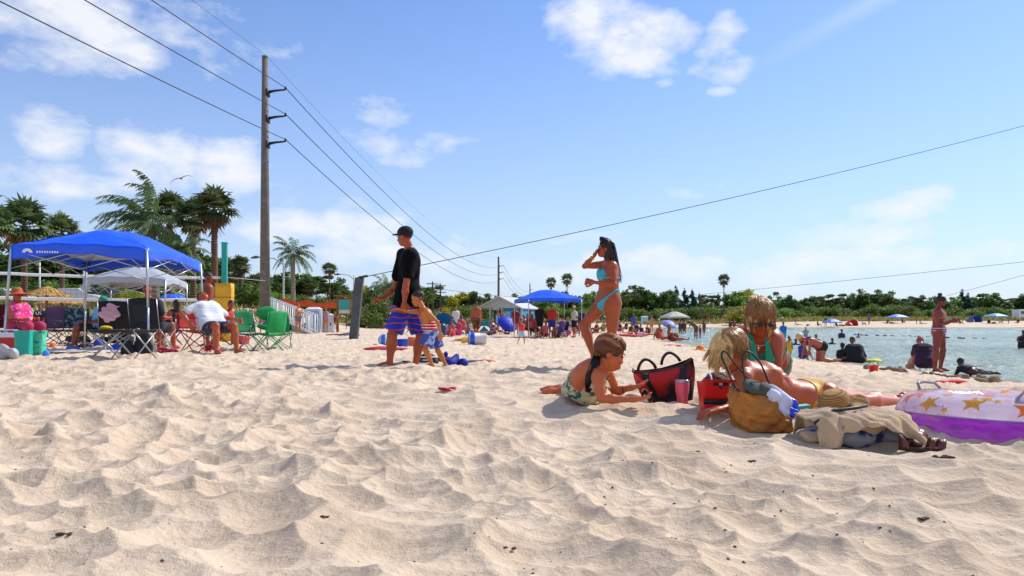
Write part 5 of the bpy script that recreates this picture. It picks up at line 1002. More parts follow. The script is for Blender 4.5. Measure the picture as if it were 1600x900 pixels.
def girl():
    j = mkj(hl=(906, 611, 4.88), hr=(917, 617, 4.68), nb=(940, 575, 4.64), sl=(947, 584, 4.74), sr=(935, 590, 4.50), er=(940, 623, 4.44), wr=(985, 624, 4.42), el=(962, 612, 4.78), wl=(981, 607, 4.72), kl=(893, 610, 5.25), kr=(898, 614, 5.12), al=(875, 606, 5.50), ar=(878, 610, 5.40), hd=(955, 553, 4.60),
            hup=(.38, 0, .92), face=(.80, -.14, -.55), tl=(-1, .25, .10), tr=(-1, .1, .12), hdl=(.9, .3, .15), pnl=(-.1, .2, 1), hdr=(1, .05, .03), pnr=(0, .3, 1), hipf=(.4, .1, -.9), spine_mid=(-.05, .0, .02), fdl=(.1, -.5, -.6), fdr=(.1, -.6, -.6))
    j['cul'] = .35; j['cur'] = .5; j['spl'] = .6; j['spr'] = .5
    def ex(root, jj, base):
        hd = jj['hd']; tie = J(932, 556, 4.58)
        BR = [M('#6f3d1e', .35, .3, 40), M('#b87a44', .35, .25, 40)]; DK = M('#140d0c', .35, .3, 20)
        ends = lambda R: Vector((R.uniform(-1, 1), R.uniform(-.4, .95), R.uniform(-.15, 1)))
        tl = [([tie, tie+Vector((-.012, -.03, -.04)), tie+Vector((-.035, -.045, -.12)), tie+Vector((-.06, -.05, -.20))], .016)]
        def rev(R): return Vector((0, -1, .1))
        # locks drawn back from the forehead to the tie, wavy on top
        Rr = random.Random(4); S = .128*1.36*1.14; hu = jj['hup'].normalized(); f = jj['face'].normalized(); f = (f-hu*f.dot(hu)).normalized(); sd = hu.cross(f); mb = MB()
        for _ in range(900):
            d = Vector((Rr.uniform(-1, 1), Rr.uniform(-.6, .75), Rr.uniform(-.25, 1))).normalized(); 
            if d.y > .62 and d.z < .22: continue
            e = Vector((0, -1, -.05)); pts = []; ph = Rr.random()*6; am = Rr.uniform(.0, .07)
            for q in range(9): t = q/8; v = d.lerp(e, t).normalized(); kk = 1.04+am*math.sin(ph+t*9)+.05*math.sin(PI*t)*Rr.random(); pts.append(hd+(sd*v.x*.385+f*v.y*.47+hu*v.z*.42)*S*kk+hu*.17*S-f*.10*S)
            pts.append(tie+Vector((Rr.gauss(0, .008), Rr.gauss(0, .008), Rr.gauss(0, .008)))); mb.tube([q-base for q in pts], [.0026]*9+[.0016], 4, 1 if (d.z > .1 and math.sin(d.x*9+d.z*6) > .2 and Rr.random() < .8) else 0)
        mb.build('hair_locks', BR, root); mb = MB()
        for _ in range(500):
            o = Vector((Rr.gauss(0, 1), Rr.gauss(0, 1), Rr.gauss(0, .5)))*.5; mb.tube([tie+o*.012-base, tie+Vector((-.012, -.03, -.04))+o*.022-base, tie+Vector((-.035, -.045, -.12))+o*.030-base, tie+Vector((-.06, -.055, -.19-.03*Rr.random()))+o*.012-base], [.0026, .003, .003, .0012], 4)
        mb.build('ponytail', DK, root)
        m = MB(); m.tube([tie+Vector((.012*math.cos(t), .008-.012*math.sin(t), .012*math.sin(t*1.0)))-base for t in np.linspace(0, 6.0, 14)], .006, 6); m.build('hair_tie', M('#17191d', .7), root)
        for s, q in ((1, -.03), (-1, .05)): 
            m = MB(); m.tube([jj['nb']+Vector((-.005, q*1.4, .0))-base, (jj['nb'].lerp((jj['hl']+jj['hr'])/2, .35))+Vector((-.062, q*.6-.03, .02))-base, (jj['nb'].lerp((jj['hl']+jj['hr'])/2, .62))+Vector((-.075, q*.3-.04, .02))-base], .0055, 6); m.build('strap', M('#e7e2d6', .6), root)
        # ruffle round the shoulders
        m = MB(); c = (jj['sl']+jj['sr'])/2-base; ax = (jj['sl']-jj['sr']).normalized(); pt = jj['sr']-base
        m.sheet(lambda u, v: (pt.x+(.034+.022*v+.006*math.sin(u*40))*math.cos(u*5.2-1.2)+.01, pt.y+(.034+.016*v)*math.sin(u*5.2-1.2)-.004, pt.z-.012-.052*v), 44, 4, .003); m.build('ruffle', FLOR, root)
        m = MB(); d = (jj['wr']-jj['er']).normalized(); 
        b = jj['el'].lerp(jj['wl'], .6)-base; m.tube([b+Vector((.004*math.cos(t), .026*math.cos(t), .024*math.sin(t))) for t in np.linspace(0, 5.9, 14)], .004, 6, closed=True); m.build('bracelet', M('#7a1512', .6), root)
    person('girl with a long dark ponytail lying propped on her elbows by the red tote', j, 1.36, 'k', .86, 1.14, skin='#c06232', wear=[dict(k='one', m=FLOR, back=.40, h=.006)], hair=('long0', '#5a3218'), h=.0065, hands=.0042, extra=ex, eyes=True, ground=False)
girl()
BLO = M('#8f6230', .4, .3, 60); BLO2 = M('#dcb678', .35, .25, 60)
def blonde_profile():
    j = mkj(hl=(1268, 619, 4.66), hr=(1264, 624, 4.46), nb=(1166, 577, 4.36), sl=(1170, 586, 4.50), sr=(1164, 590, 4.22), er=(1152, 632, 4.16), wr=(1126, 640, 4.05), el=(1172, 628, 4.52), wl=(1142, 636, 4.45), kl=(1350, 624, 4.98), kr=(1344, 628, 4.84), al=(1414, 625, 5.30), ar=(1410, 629, 5.18), hd=(1141, 551, 4.27),
            hup=(-.55, -.05, .80), face=(-.82, -.10, -.62), tl=(1, .4, -.1), tr=(1, .4, -.1), hdl=(-1, -.1, -.1), pnl=(0, 0, -1), hdr=(-1, -.2, -.1), pnr=(0, 0, -1), hipf=(-.15, 0, -1), spine_mid=(0, 0, -.035), fdl=(0, 0, 1), fdr=(0, 0, 1))
    def ex(root, jj, base):
        hd = jj['hd']
        scalp_strands('hair_locks', jj, 1.5, 1.08, BLO2, root, base, 1300, (0, -.2, 1), lambda R: Vector((R.uniform(-1, 1), R.uniform(.1, 1), R.uniform(-.2, .7))), fall=.11, rad=.0018, seed=9, away=(-.7, -.1, .15), mess=.10, fl=(.1, 1.))
        scalp_strands('back_hair', jj, 1.5, 1.08, BLO, root, base, 650, (0, -.1, 1), lambda R: Vector((R.choice((-1, 1))*R.uniform(.2, 1), R.uniform(-1, .1), R.uniform(-.7, .3))), fall=.07, rad=.0026, seed=10, away=(-.2, -.4, 0), mess=.10, fl=(.2, 1.))
        S = .21; m = MB(); f = jj['face']; c = hd+Vector((-.060, -.070, -.020))-base
        m.tube([c+Vector((-.02, .02, -.03)), c, c+Vector((.07, -.006, .03))], .0035, 5); m.build('sunglasses_arm', M('#141010', .3), root)
    person('blonde woman in a yellow bikini lying face down behind the tan bag', j, 1.50, 'f', .88, hs=1.08, skin='#b2562c', wear=[dict(k='brief', m=M('#c99a2a', .6, .25, 30, .2, 80), top=.20, high=.12, cover=.55, cut=2.6, h=.006), ], hair=('long0', '#8a6234'), h=.0075, hands=.0048, extra=ex, eyes=True, ground=False, breast=.8)
blonde_profile()
def blonde_front():
    j = mkj(hl=(1204, 572, 5.22), hr=(1172, 572, 5.24), nb=(1181, 523, 4.90), sl=(1209, 533, 4.88), sr=(1154, 529, 4.94), el=(1213, 584, 4.84), wl=(1186, 598, 4.66), er=(1148, 580, 4.86), wr=(1170, 600, 4.66), kl=(1215, 583, 5.62), kr=(1175, 583, 5.64), al=(1212, 580, 6.0), ar=(1182, 580, 6.0), hd=(1188, 500, 4.84),
            hup=(.08, -.42, .88), face=(.02, -.80, -.58), tl=(0, 1, 0), tr=(0, 1, 0), hdl=(-.8, -.4, 0), pnl=(0, 0, -1), hdr=(.8, -.4, 0), pnr=(0, 0, -1), fdl=(0, 0, 1), fdr=(0, 0, 1))
    GREEN = M('#0f8f6a', .6, .1, 10, .2, 80)
    def ex(root, jj, base):
        hd = jj['hd']
        scalp_strands('under_hair', jj, 1.66, 1.0, BLO, root, base, 420, (0, -.25, 1), lambda R: Vector((R.choice((-1, 1))*R.uniform(.25, 1), R.uniform(-.3, .8), R.uniform(-.3, .5))), fall=.10, rad=.0027, seed=29, mess=.14, lift=1.05, fl=(.1, 1.))
        scalp_strands('hair_locks', jj, 1.66, 1.0, BLO2, root, base, 1400, (0, -.25, 1), lambda R: Vector((R.choice((-1, 1))*R.uniform(.25, 1), R.uniform(-.3, .8), R.uniform(-.3, .5))), fall=.10, rad=.0018, seed=19, mess=.09, lift=1.0, fl=(.1, 1.))
        scalp_strands('fringe', jj, 1.66, 1.0, BLO, root, base, 420, (0, -.25, 1), lambda R: Vector((R.uniform(-1, 1), R.uniform(.65, 1), R.uniform(.15, .5))), fall=.035, rad=.0026, seed=20, mess=.08, lift=1.02, fl=(.1, 1.))
        R = random.Random(21); mb = MB(); bun = hd+Vector((-.004, .045, .120))
        for _ in range(320): an = R.random()*6.28; q = R.uniform(.6, 1.1); sp_ = R.uniform(.3, 1); mb.tube([bun-base, bun+Vector((.030*math.cos(an)*q, .01, .035+.014*math.sin(an)))*1-base, bun+Vector((.055*math.cos(an)*q, -.01+.03*math.sin(an), .025+.015*R.random()))-base, bun+Vector((.060*math.cos(an)*q, -.03+.05*math.sin(an), -.015-.04*sp_))-base], [.0030, .0028, .0024, .0010], 4)
        mb.build('top_knot', BLO2, root)
        m = MB(); nbk = jj['nb']; pts = [nbk+Vector((math.cos(t)*.075, -.062-.02*math.sin(t), -.005-.065*math.sin(t)))-base for t in np.linspace(.0, PI, 15)]; m.tube(pts, .0022, 5); nk = m.build('necklace', M('#d7c9a0', .2, 0, metal=.8), root)
        c = nbk+Vector((-.015, -.098, -.088))-base; m = MB(); m.box(c, (.005, .004, .030)); m.box(c+Vector((0, -.0004, .005)), (.018, .0046, .005)); m.build('cross_pendant', M('#f0ead8', .2, 0, metal=.5), nk)
        for sg in (1, -1):
            m = MB(); a = nbk+Vector((sg*.050, -.035, .016)); b = nbk+Vector((sg*.048, -.098, -.085)); c = nbk+Vector((sg*.052, -.125, -.165)); d = nbk+Vector((sg*.03, -.12, -.21))
            w = [.012, .017, .030, .040]; P = [a, b, c, d]; m.sheet(lambda u, v: tuple((P[min(int(u*3), 2)].lerp(P[min(int(u*3), 2)+1], u*3-min(int(u*3), 2)))+Vector(((v-.5)*2*np.interp(u*3, range(4), w), 0, 0))-base), 18, 4, .006); m.build('halter_strap', GREEN, root)
        m = MB(); [m.lathe([(.001, -.014), (.016, -.010), (.022, 0), (.016, .010), (.001, .014)], 12, hd+Vector((sg*.032, -.112, -.030))-base, sy=.4) for sg in (-1, 1)]; m.tube([hd+Vector((sg*.075, -.112+.05*abs(sg)**2, -.024))-base for sg in (-1, -.6, -.3, 0, .3, .6, 1)], .003, 5); m.build('sunglasses', M('#15100f', .15, 0), root)
        m = MB(); p = jj['sl'].lerp(jj['el'], .30)-base
        m.add([(p.x+.034, p.y-.025+.0, p.z+.035), (p.x+.040, p.y-.01, p.z-.0), (p.x+.034, p.y-.025, p.z-.05), (p.x+.022, p.y-.036, p.z-.02), (p.x+.02, p.y-.037, p.z+.02)], [(0, 1, 2, 3, 4), (4, 3, 2, 1, 0)]); m.build('tattoo', M('#2a1d1c', .6, .3, 40), root, smooth=False)
        m = MB(); m.lathe([(.001, -.012), (.009, -.008), (.011, 0), (.009, .008), (.001, .012)], 10, hd+Vector((-.083, -.02, -.055))-base); m.build('earring', M('#e8d8b0', .2, 0, metal=.6), root)
    person('blonde woman in a green halter top with tied-up hair looking down', j, 1.66, 'f', 1.04, skin='#a04624', wear=[dict(k='bra', m=GREEN, cup=1.25, strap=.7, h=.006), dict(k='brief', m=GREEN)], hair=('long0', '#9a703c'), h=.0075, hands=.005, extra=ex, eyes=True, ground=False, breast=1.1)
blonde_front()
# ---------------------------------------------------------------- things lying near the camera
def gpt(px, py, Y): x = XY(px, Y); return x, Y, gz(x, Y)
def tote(name, label, loc, rz, wb, wt, db, dt, h, mat, band=None, handle=None, tilt=0., sag=.02, cat='bag', th=.006, liner=None):
    t = thing(name, label, cat, loc, rz); t.rotation_euler = (0, tilt, rz)
    def ring(u, v, off=0):
        a = u*2*PI; w = (wb+(wt-wb)*v)/2-off; d = (db+(dt-db)*v)/2-off; c, s = math.cos(a), math.sin(a); e = .45
        x = w*math.copysign(abs(c)**e, c); y = d*math.copysign(abs(s)**e, s); wob = sag*math.sin(a*3+v*5)*(v*(1-.2*v)); return (x+wob*.5, y+wob, h*v-sag*v*(1-(abs(x)/max(w, .01))**2)*.8)
    m = MB(); m.sheet(lambda u, v: ring(u, v), 64, 14, 0); m.sheet(lambda u, v: ring(u, 1-v, th), 64, 14, 0); n = 64; V = [ring(i/n, 0) for i in range(n)]; m.add(V, [tuple(range(n-1, -1, -1))]); m.add([ring(i/n, .02, th) for i in range(n)], [tuple(range(n))]); m.build('bag_body', mat, t)
    if band:
        for q in band:
            def strip(u, v):
                w = (wb+(wt-wb)*v)/2; d = (db+(dt-db)*v)/2; fx = q*.55+(u-.5)*.20; c = abs(fx)**(1/.45); sn = math.sqrt(max(0, 1-c*c)); a = math.atan2(-sn, math.copysign(c, fx)); p = ring((a/(2*PI)) % 1, v, -.004); return p
            m = MB(); m.sheet(strip, 8, 10, .003); m.build('webbing', DARK, t)
    m = MB(); m.tube([Vector(ring(i/48, 1, .003))+Vector((0, 0, .001)) for i in range(48)], .006, 6, closed=True); m.build('rim_piping', liner or mat, t)
    for (x0, x1, hh, y, lean) in (handle or []): m = MB(); m.tube([(x0+(x1-x0)*k/12, y+lean*math.sin(PI*k/12), h*.96+hh*math.sin(PI*k/12)**.7) for k in range(13)], .010, 8); m.build('handle', DARK, t)
    return t
RED = M('#c8161b', .6, .1, 5, .2, 40)
x, y, z = gpt(1047, 626, 4.95); tote('tote_bag', 'large red tote bag with black straps standing open behind the pink tumbler', (x, y, z-.01), -.12, .30, .43, .15, .21, .265, M('#c0181c', .65, .12, 6, .3, 25, alt='#14090b', pat='noise', pscale=3.4, ramp=(.44, .54)), band=(1., -1.), handle=[(-.17, -.05, .07, -.09, -.03), (.0, .13, .07, .09, .02)], tilt=-.20, sag=.045, liner=M('#2a1114', .7))
def tumbler():
    x, y, z = gpt(1066, 636, 4.72); t = thing('tumbler', 'pink insulated tumbler standing in the sand before the red tote', 'cup', (x, y, z-.008)); m = MB(); m.lathe([(.030, 0), (.033, .004), (.036, .07), (.043, .095), (.045, .155), (.044, .158)], 32); m.build('cup', M('#ef5a72', .35, .05, 4, spec=.6), t); m = MB(); m.lathe([(.0445, .155), (.046, .158), (.046, .166), (.043, .170), (.010, .171)], 32); m.build('rim_lid', M('#a9b0b4', .15, .05, metal=.6), t)
tumbler()
def pail():
    x, y, z = gpt(1121, 638, 4.42); t = thing('caddy', 'bright red plastic beach caddy with a slot handle holding a ball', 'beach caddy', (x, y, z), -.03); R = M('#e01208', .45, .05)
    def wall(sg, z0, z1):
        m = MB(); w0, w1 = .088, .108
        m.sheet(lambda u, v: ((u*2-1)*(w0+(w1-w0)*(z0+(z1-z0)*v)/.21), sg*(.055+.02*(z0+(z1-z0)*v)/.21), z0+(z1-z0)*v), 12, 6, .004*sg); return m
    m = wall(-1, 0, .065); m2 = wall(-1, .095, .21); b = MB(); b.v = m.v+m2.v; b.f = m.f+[tuple(i+len(m.v) for i in f) for f in m2.f]; b.m = [0]*len(b.f); o = wall(1, 0, .19); n = len(b.v); b.v += o.v; b.f += [tuple(i+n for i in f) for f in o.f]; b.m += [0]*len(o.f)
    for sg in (-1, 1): b.sheet(lambda u, v: (sg*(.088+.020*v), (u*2-1)*(.055+.02*v)*sg, .19*v), 6, 6, .004)
    b.box((0, 0, .006), (.17, .10, .01)); b.build('tub', R, t); m = MB(); m.box((0, -.0635, .08), (.19, .006, .034)); m.build('gap_strip', DARK, t); m = MB(); m.box((0, -.0778, .184), (.085, .004, .020)); m.build('handle_slot', M('#3a0a0a', .7), t, smooth=False); m = MB(); m.box((0, -.0805, .1845), (.02, .003, .014)); m.build('tag', M('#d9c6c0', .5), t, smooth=False)  # dark strip filling the black gap between the red panels
    bt = thing('football', 'dark maroon football with white laces sitting in the red caddy', 'ball', (x, y+.0, z+.175)); m = MB(); m.lathe([(.001, -.10), (.03, -.088), (.055, -.06), (.072, -.03), (.078, 0), (.072, .03), (.055, .06), (.03, .088), (.001, .10)], 28); o = m.build('ball', M('#5a1730', .5, .2, 12, .3, 150), bt); o.rotation_euler = (0, PI/2, 0)
    m = MB(); 
    for k in range(7): m.box((-.012+k*.012, -.0300, .0720-abs(k-3)*.0006), (.004, .022, .005))
    m.box((.024, -.0300, .0745), (.09, .004, .004)); m.build('laces', WHITE, bt)
    m = MB(); m.tube([Vector((-.05, .066*math.cos(a), .066*math.sin(a))) for a in np.linspace(0, 2*PI, 25)[:-1]], .005, 6, closed=True); m.build('stripe', WHITE, bt)
pail()
def E(x, y, z, a, b, c, rz=0., k=.02, sub=False, ry=0.):
    m = Matrix.Rotation(rz, 3, 'Z') @ Matrix.Rotation(ry, 3, 'Y'); return pr_ell((x, y, z), [m @ Vector((1, 0, 0)), m @ Vector((0, 1, 0)), m @ Vector((0, 0, 1))], (a, b, c), k=k, sub=sub)
def soft(name, label, cat, prims, h, mat, nz=.008, nsc=30, seed=0, group=None):
    o = blob(name, prims, h, mat, None, nz, nsc, seed); return tag(o, label, cat, group)
x, y, z = gpt(1122, 652, 4.22); soft('cloth', 'crumpled dark red cloth lying before the red caddy', 'cloth', [E(x, y, z+.02, .06, .05, .045), E(x-.03, y-.01, z+.01, .06, .05, .03)], .005, CLOTH('#7c1426'), .010, 45, 2)
x, y, z = gpt(1011, 615, 4.80); soft('scarf', 'small black and white cloth between the hands of the girl and the tote', 'cloth', [E(x, y, z+.02, .035, .03, .03), E(x-.02, y-.02, z+.05, .02, .02, .03)], .005, M('#e6e2dc', .8, .1, 6, .2, 50, alt='#141414', pat='noise', pscale=18, ramp=(.48, .52)), .008, 60, 3)
# tan shoulder bag
def tan_bag():
    x, y, z = gpt(1192, 668, 3.98); TAN = M('#b87426', .62, .3, 9, .5, 40, alt='#8a4f16', pat='noise', pscale=5, ramp=(.5, .68)); t = thing('shoulder_bag', 'slouching tan shoulder bag with long black straps', 'bag', (x, y, z-.005), -.18); 
    def f(u, v, off=0):
        a = u*2*PI; w = .150+.028*math.sin(v*2.2); d = .085-.02*v; c, s = math.cos(a), math.sin(a); xx = (w-off)*math.copysign(abs(c)**.6, c); yy = (d-off)*math.copysign(abs(s)**.6, s)
        hgt = .185+.05*max(0, -c)-.045*max(0, c); wk = .005*math.sin(a*7+v*11+3*math.sin(v*6))+.004*math.sin(a*13-v*17)+.003*math.sin(v*31+a*5); return (xx*(1-.22*v)-.035*v+wk*c, yy+.008*math.sin(a*4+v*7)+wk*1.3*s-.02*math.sin(PI*v)*(1 if s < 0 else 0), hgt*v+.008*math.sin(a*3)*v)
    m = MB(); m.sheet(lambda u, v: f(u, v), 110, 30); m.sheet(lambda u, v: f(u, 1-v, .006), 72, 18); m.add([f(i/72, 0) for i in range(72)], [tuple(range(71, -1, -1))]); m.build('bag_body', TAN, t)
    m = MB(); m.tube([f(i/72, 1, .003) for i in range(72)], .004, 6, closed=True); m.build('rim_piping', M('#3a2416', .6), t); m = MB(); m.tube([Vector(f(.02+.0*k, k/12, -.004)) for k in range(13)], .004, 6); m.build('side_seam', M('#2a1a10', .6), t)
    def smooth_path(P, n=5):
        P = [Vector(v) for v in P]; out = []
        for i in range(len(P)-1):
            a = P[max(i-1, 0)]; b = P[i]; c = P[i+1]; d = P[min(i+2, len(P)-1)]
            for k in range(n): t = k/n; out.append(.5*((2*b)+(c-a)*t+(2*a-5*b+4*c-d)*t*t+(3*b-a-3*c+d)*t**3))
        return out+[P[-1]]
    for q in (-.02, .035): m = MB(); m.tube(smooth_path([(-.115+q, -.03, .20), (-.150+q*1.4, -.02, .30), (-.175+q*2.0, 0, .395), (-.150+q*2.2, .01, .42), (-.10+q*2.5, .02, .36), (-.035+q*1.8, .03, .27), (.02+q, .03, .20)]), .0052, 8); m.build('shoulder_strap', M('#141414', .5), t)
    w = lambda a, b, c: t.matrix_world @ Vector((a, b, c))
    bx, by, bz = x, y, z
    soft('cloth', 'dark grey folded cloth stuffed in the top of the tan bag', 'cloth', [E(bx-.045, by, bz+.225, .06, .05, .035, ry=.3), E(bx-.005, by-.02, bz+.20, .045, .045, .035), E(bx-.07, by-.02, bz+.215, .03, .04, .04)], .0045, CLOTH('#4c4e4a'), .010, 50, 4)
    soft('shirt', 'crumpled white shirt hanging over the right side of the tan bag', 'cloth', [E(bx+.055, by-.03, bz+.175, .06, .05, .045, ry=.5), E(bx+.09, by-.055, bz+.115, .035, .04, .06), E(bx+.02, by-.02, bz+.19, .05, .04, .03)], .0045, CLOTH('#c9cbdf'), .012, 40, 5)
    soft('wrapper', 'shiny bright blue plastic bag beside the tan bag', 'bag', [E(bx+.145, by-.03, bz+.085, .05, .04, .022, ry=.2), E(bx+.105, by-.05, bz+.075, .04, .03, .025), E(bx+.16, by+.02, bz+.13, .025, .03, .03)], .004, M('#0d4fd6', .2, .2, 20, .4, 60, spec=.7), .012, 55, 6)
    m = MB(); m.box((0, 0, 0), (.105, .07, .022), tilt=Matrix.Rotation(-.12, 3, 'Y')); m.box((0, 0, .013), (.10, .066, .004), tilt=Matrix.Rotation(-.12, 3, 'Y'), mi=1); o = m.build('book', [M('#3f9c8c', .4), M('#7fc4b2', .4)], None, (bx+.215, by+.05, bz+.105), smooth=False); tag(o, 'small green box lying on top between the tan bag and the towel', 'box')
tan_bag()
# towel pile with a straw hat on it
def towels():
    x, y, z = gpt(1335, 690, 3.68); k = 1.0
    lo = M('#8d8d97', .85, .15, 6, .4, 40, alt='#1c2a5c', pat='noise', pscale=9, ramp=(.54, .60))
    soft('clothes', 'grey and navy printed clothes under the beige towel', 'clothes', [E(x-.06, y, z+.03, .19, .12, .055, k=.03), E(x+.12, y+.02, z+.035, .13, .11, .055, k=.03), E(x+.20, y-.03, z+.03, .06, .07, .05, k=.03)], .0055, lo, .015, 22, 11)
    tw = M('#c9a883', .95, .08, 10, .6, 160, sheen=.3)
    soft('towel', 'rolled end of the beige towel bulging at the right of the pile', 'towel', [E(x+.00, y+.02, z+.092, .235, .13, .042, k=.04, ry=-.02), E(x+.215, y+.0, z+.078, .05, .10, .048, k=.02), E(x+.21, y+.01, z+.055, .045, .10, .03, k=.012), E(x-.17, y-.02, z+.052, .075, .10, .05, k=.04, ry=-.5), E(x-.20, y-.05, z+.02, .05, .07, .03, k=.03), E(x+.16, y-.03, z+.105, .07, .08, .02, k=.03)], .005, tw, .024, 21, 12)
    def drape(u, v):
        X = (u-.5)*.50; e = abs(2*u-1); top = .150-.035*e**3+.008*math.sin(u*9)
        if v < .5: Y_ = .13-.40*v; Z = top-.10*max(0, (.12-v)/.12)**2
        else: t_ = (v-.5)/.5; fold = .018*math.sin(u*19+2*math.sin(u*6))*t_; Y_ = -.07-.10*math.sin(t_*1.45)**.8+fold; Z = top-(.085+.035*math.sin(u*7+1)+.045*(u < .25))*t_**1.3
        return (x+X*(1+.06*math.sin(v*7))+.006*math.sin(v*23+u*5), y+Y_+.004*math.sin(u*31), z+Z+.006*math.sin(u*17+v*11)+.004*math.sin(u*41-v*23))
    m = MB(); m.sheet(drape, 90, 44, .007); tag(m.build('towel', tw), 'beige towel draped in folds over the pile under the straw hat', 'towel')
    # hat: crown and curling brim, lying against the towel
    t = thing('straw_hat', 'straw sun hat with a dark band leaning on the beige towel', 'hat', (x-.055, y+.11, z+.175), .3); t.rotation_euler = (.15, -.30, .3); STR = M('#b98c4e', .85, .15, 40, .5, 200, alt='#8a6030', pat='wave', pscale=28, ramp=(.4, .6)); m = MB()
    m.lathe([(.075, -.03), (.074, .02), (.066, .05), (.045, .064), (.002, .068)], 36, cap=False, sx=1.1, sy=.92); m.build('crown', STR, t); m = MB()
    m.sheet(lambda u, v: ((.078+.085*v)*1.1*math.cos(u*2*PI), (.078+.085*v)*.9*math.sin(u*2*PI), -.03-.018*v+.038*v*v*math.cos(u*4*PI+.6)+.012*math.sin(u*6*PI)*v), 72, 8, .003); m.build('brim', STR, t); m = MB(); m.lathe([(.0765, -.028), (.0765, -.006)], 36, cap=False, sx=1.1, sy=.92); m.build('hat_band', M('#1c1410', .7), t)
    m = MB(); m.tube([(x-.24, y-.10, z+.10), (x-.14, y-.08, z+.160), (x-.02, y-.06, z+.172), (x+.06, y+.0, z+.175)], .009, 8); tag(m.build('belt', M('#15110f', .5)), 'black strap lying across the beige towel', 'strap')
towels()
def sandals():
    for i, (px, py, Y, rz, lab) in enumerate(((1428, 690, 3.56, .9, 'brown leather sandal standing nearer the towel pile'), (1447, 703, 3.42, -.35, 'brown leather sandal lying nearest the camera by the star ring'))):
        x, y, z = gpt(px, py, Y); t = thing('sandal', lab, 'sandal', (x, y, z+.004), rz, 'brown leather sandals'); BR = M('#5a2114', .35, .2, 12, .2, 60, spec=.6); out = lambda a: (.115*math.cos(a)*1.0, .036*math.sin(a)*(1.15 if math.cos(a) > 0 else .85))
        m = MB(); n = 30; V = [(*out(2*PI*k/n), 0) for k in range(n)]+[(*out(2*PI*k/n), .016) for k in range(n)]; m.add(V, [tuple(range(n-1, -1, -1)), tuple(range(n, 2*n))]+[(k, (k+1) % n, (k+1) % n+n, k+n) for k in range(n)]); m.build('sole', M('#3a1a10', .6), t)
        for (a, hh, w, b) in ((.055, .045, .032, 0), (.015, .05, .022, 0)): m = MB(); m.sheet(lambda u, v: (a+(v-.5)*w+.01*math.sin(PI*u), -.037*math.cos(PI*u), .012+hh*math.sin(PI*u)**.8), 16, 3, .004); m.build('strap', BR, t)
        m = MB(); m.sheet(lambda u, v: (-.075-.035*math.sin(PI*u), -.034*math.cos(PI*u), .012+.028*v+.035*v*math.sin(PI*u)), 16, 4, .004); m.build('heel_cup', BR, t)
        if i == 0: t.rotation_euler = (.55, -.25, rz)
sandals()
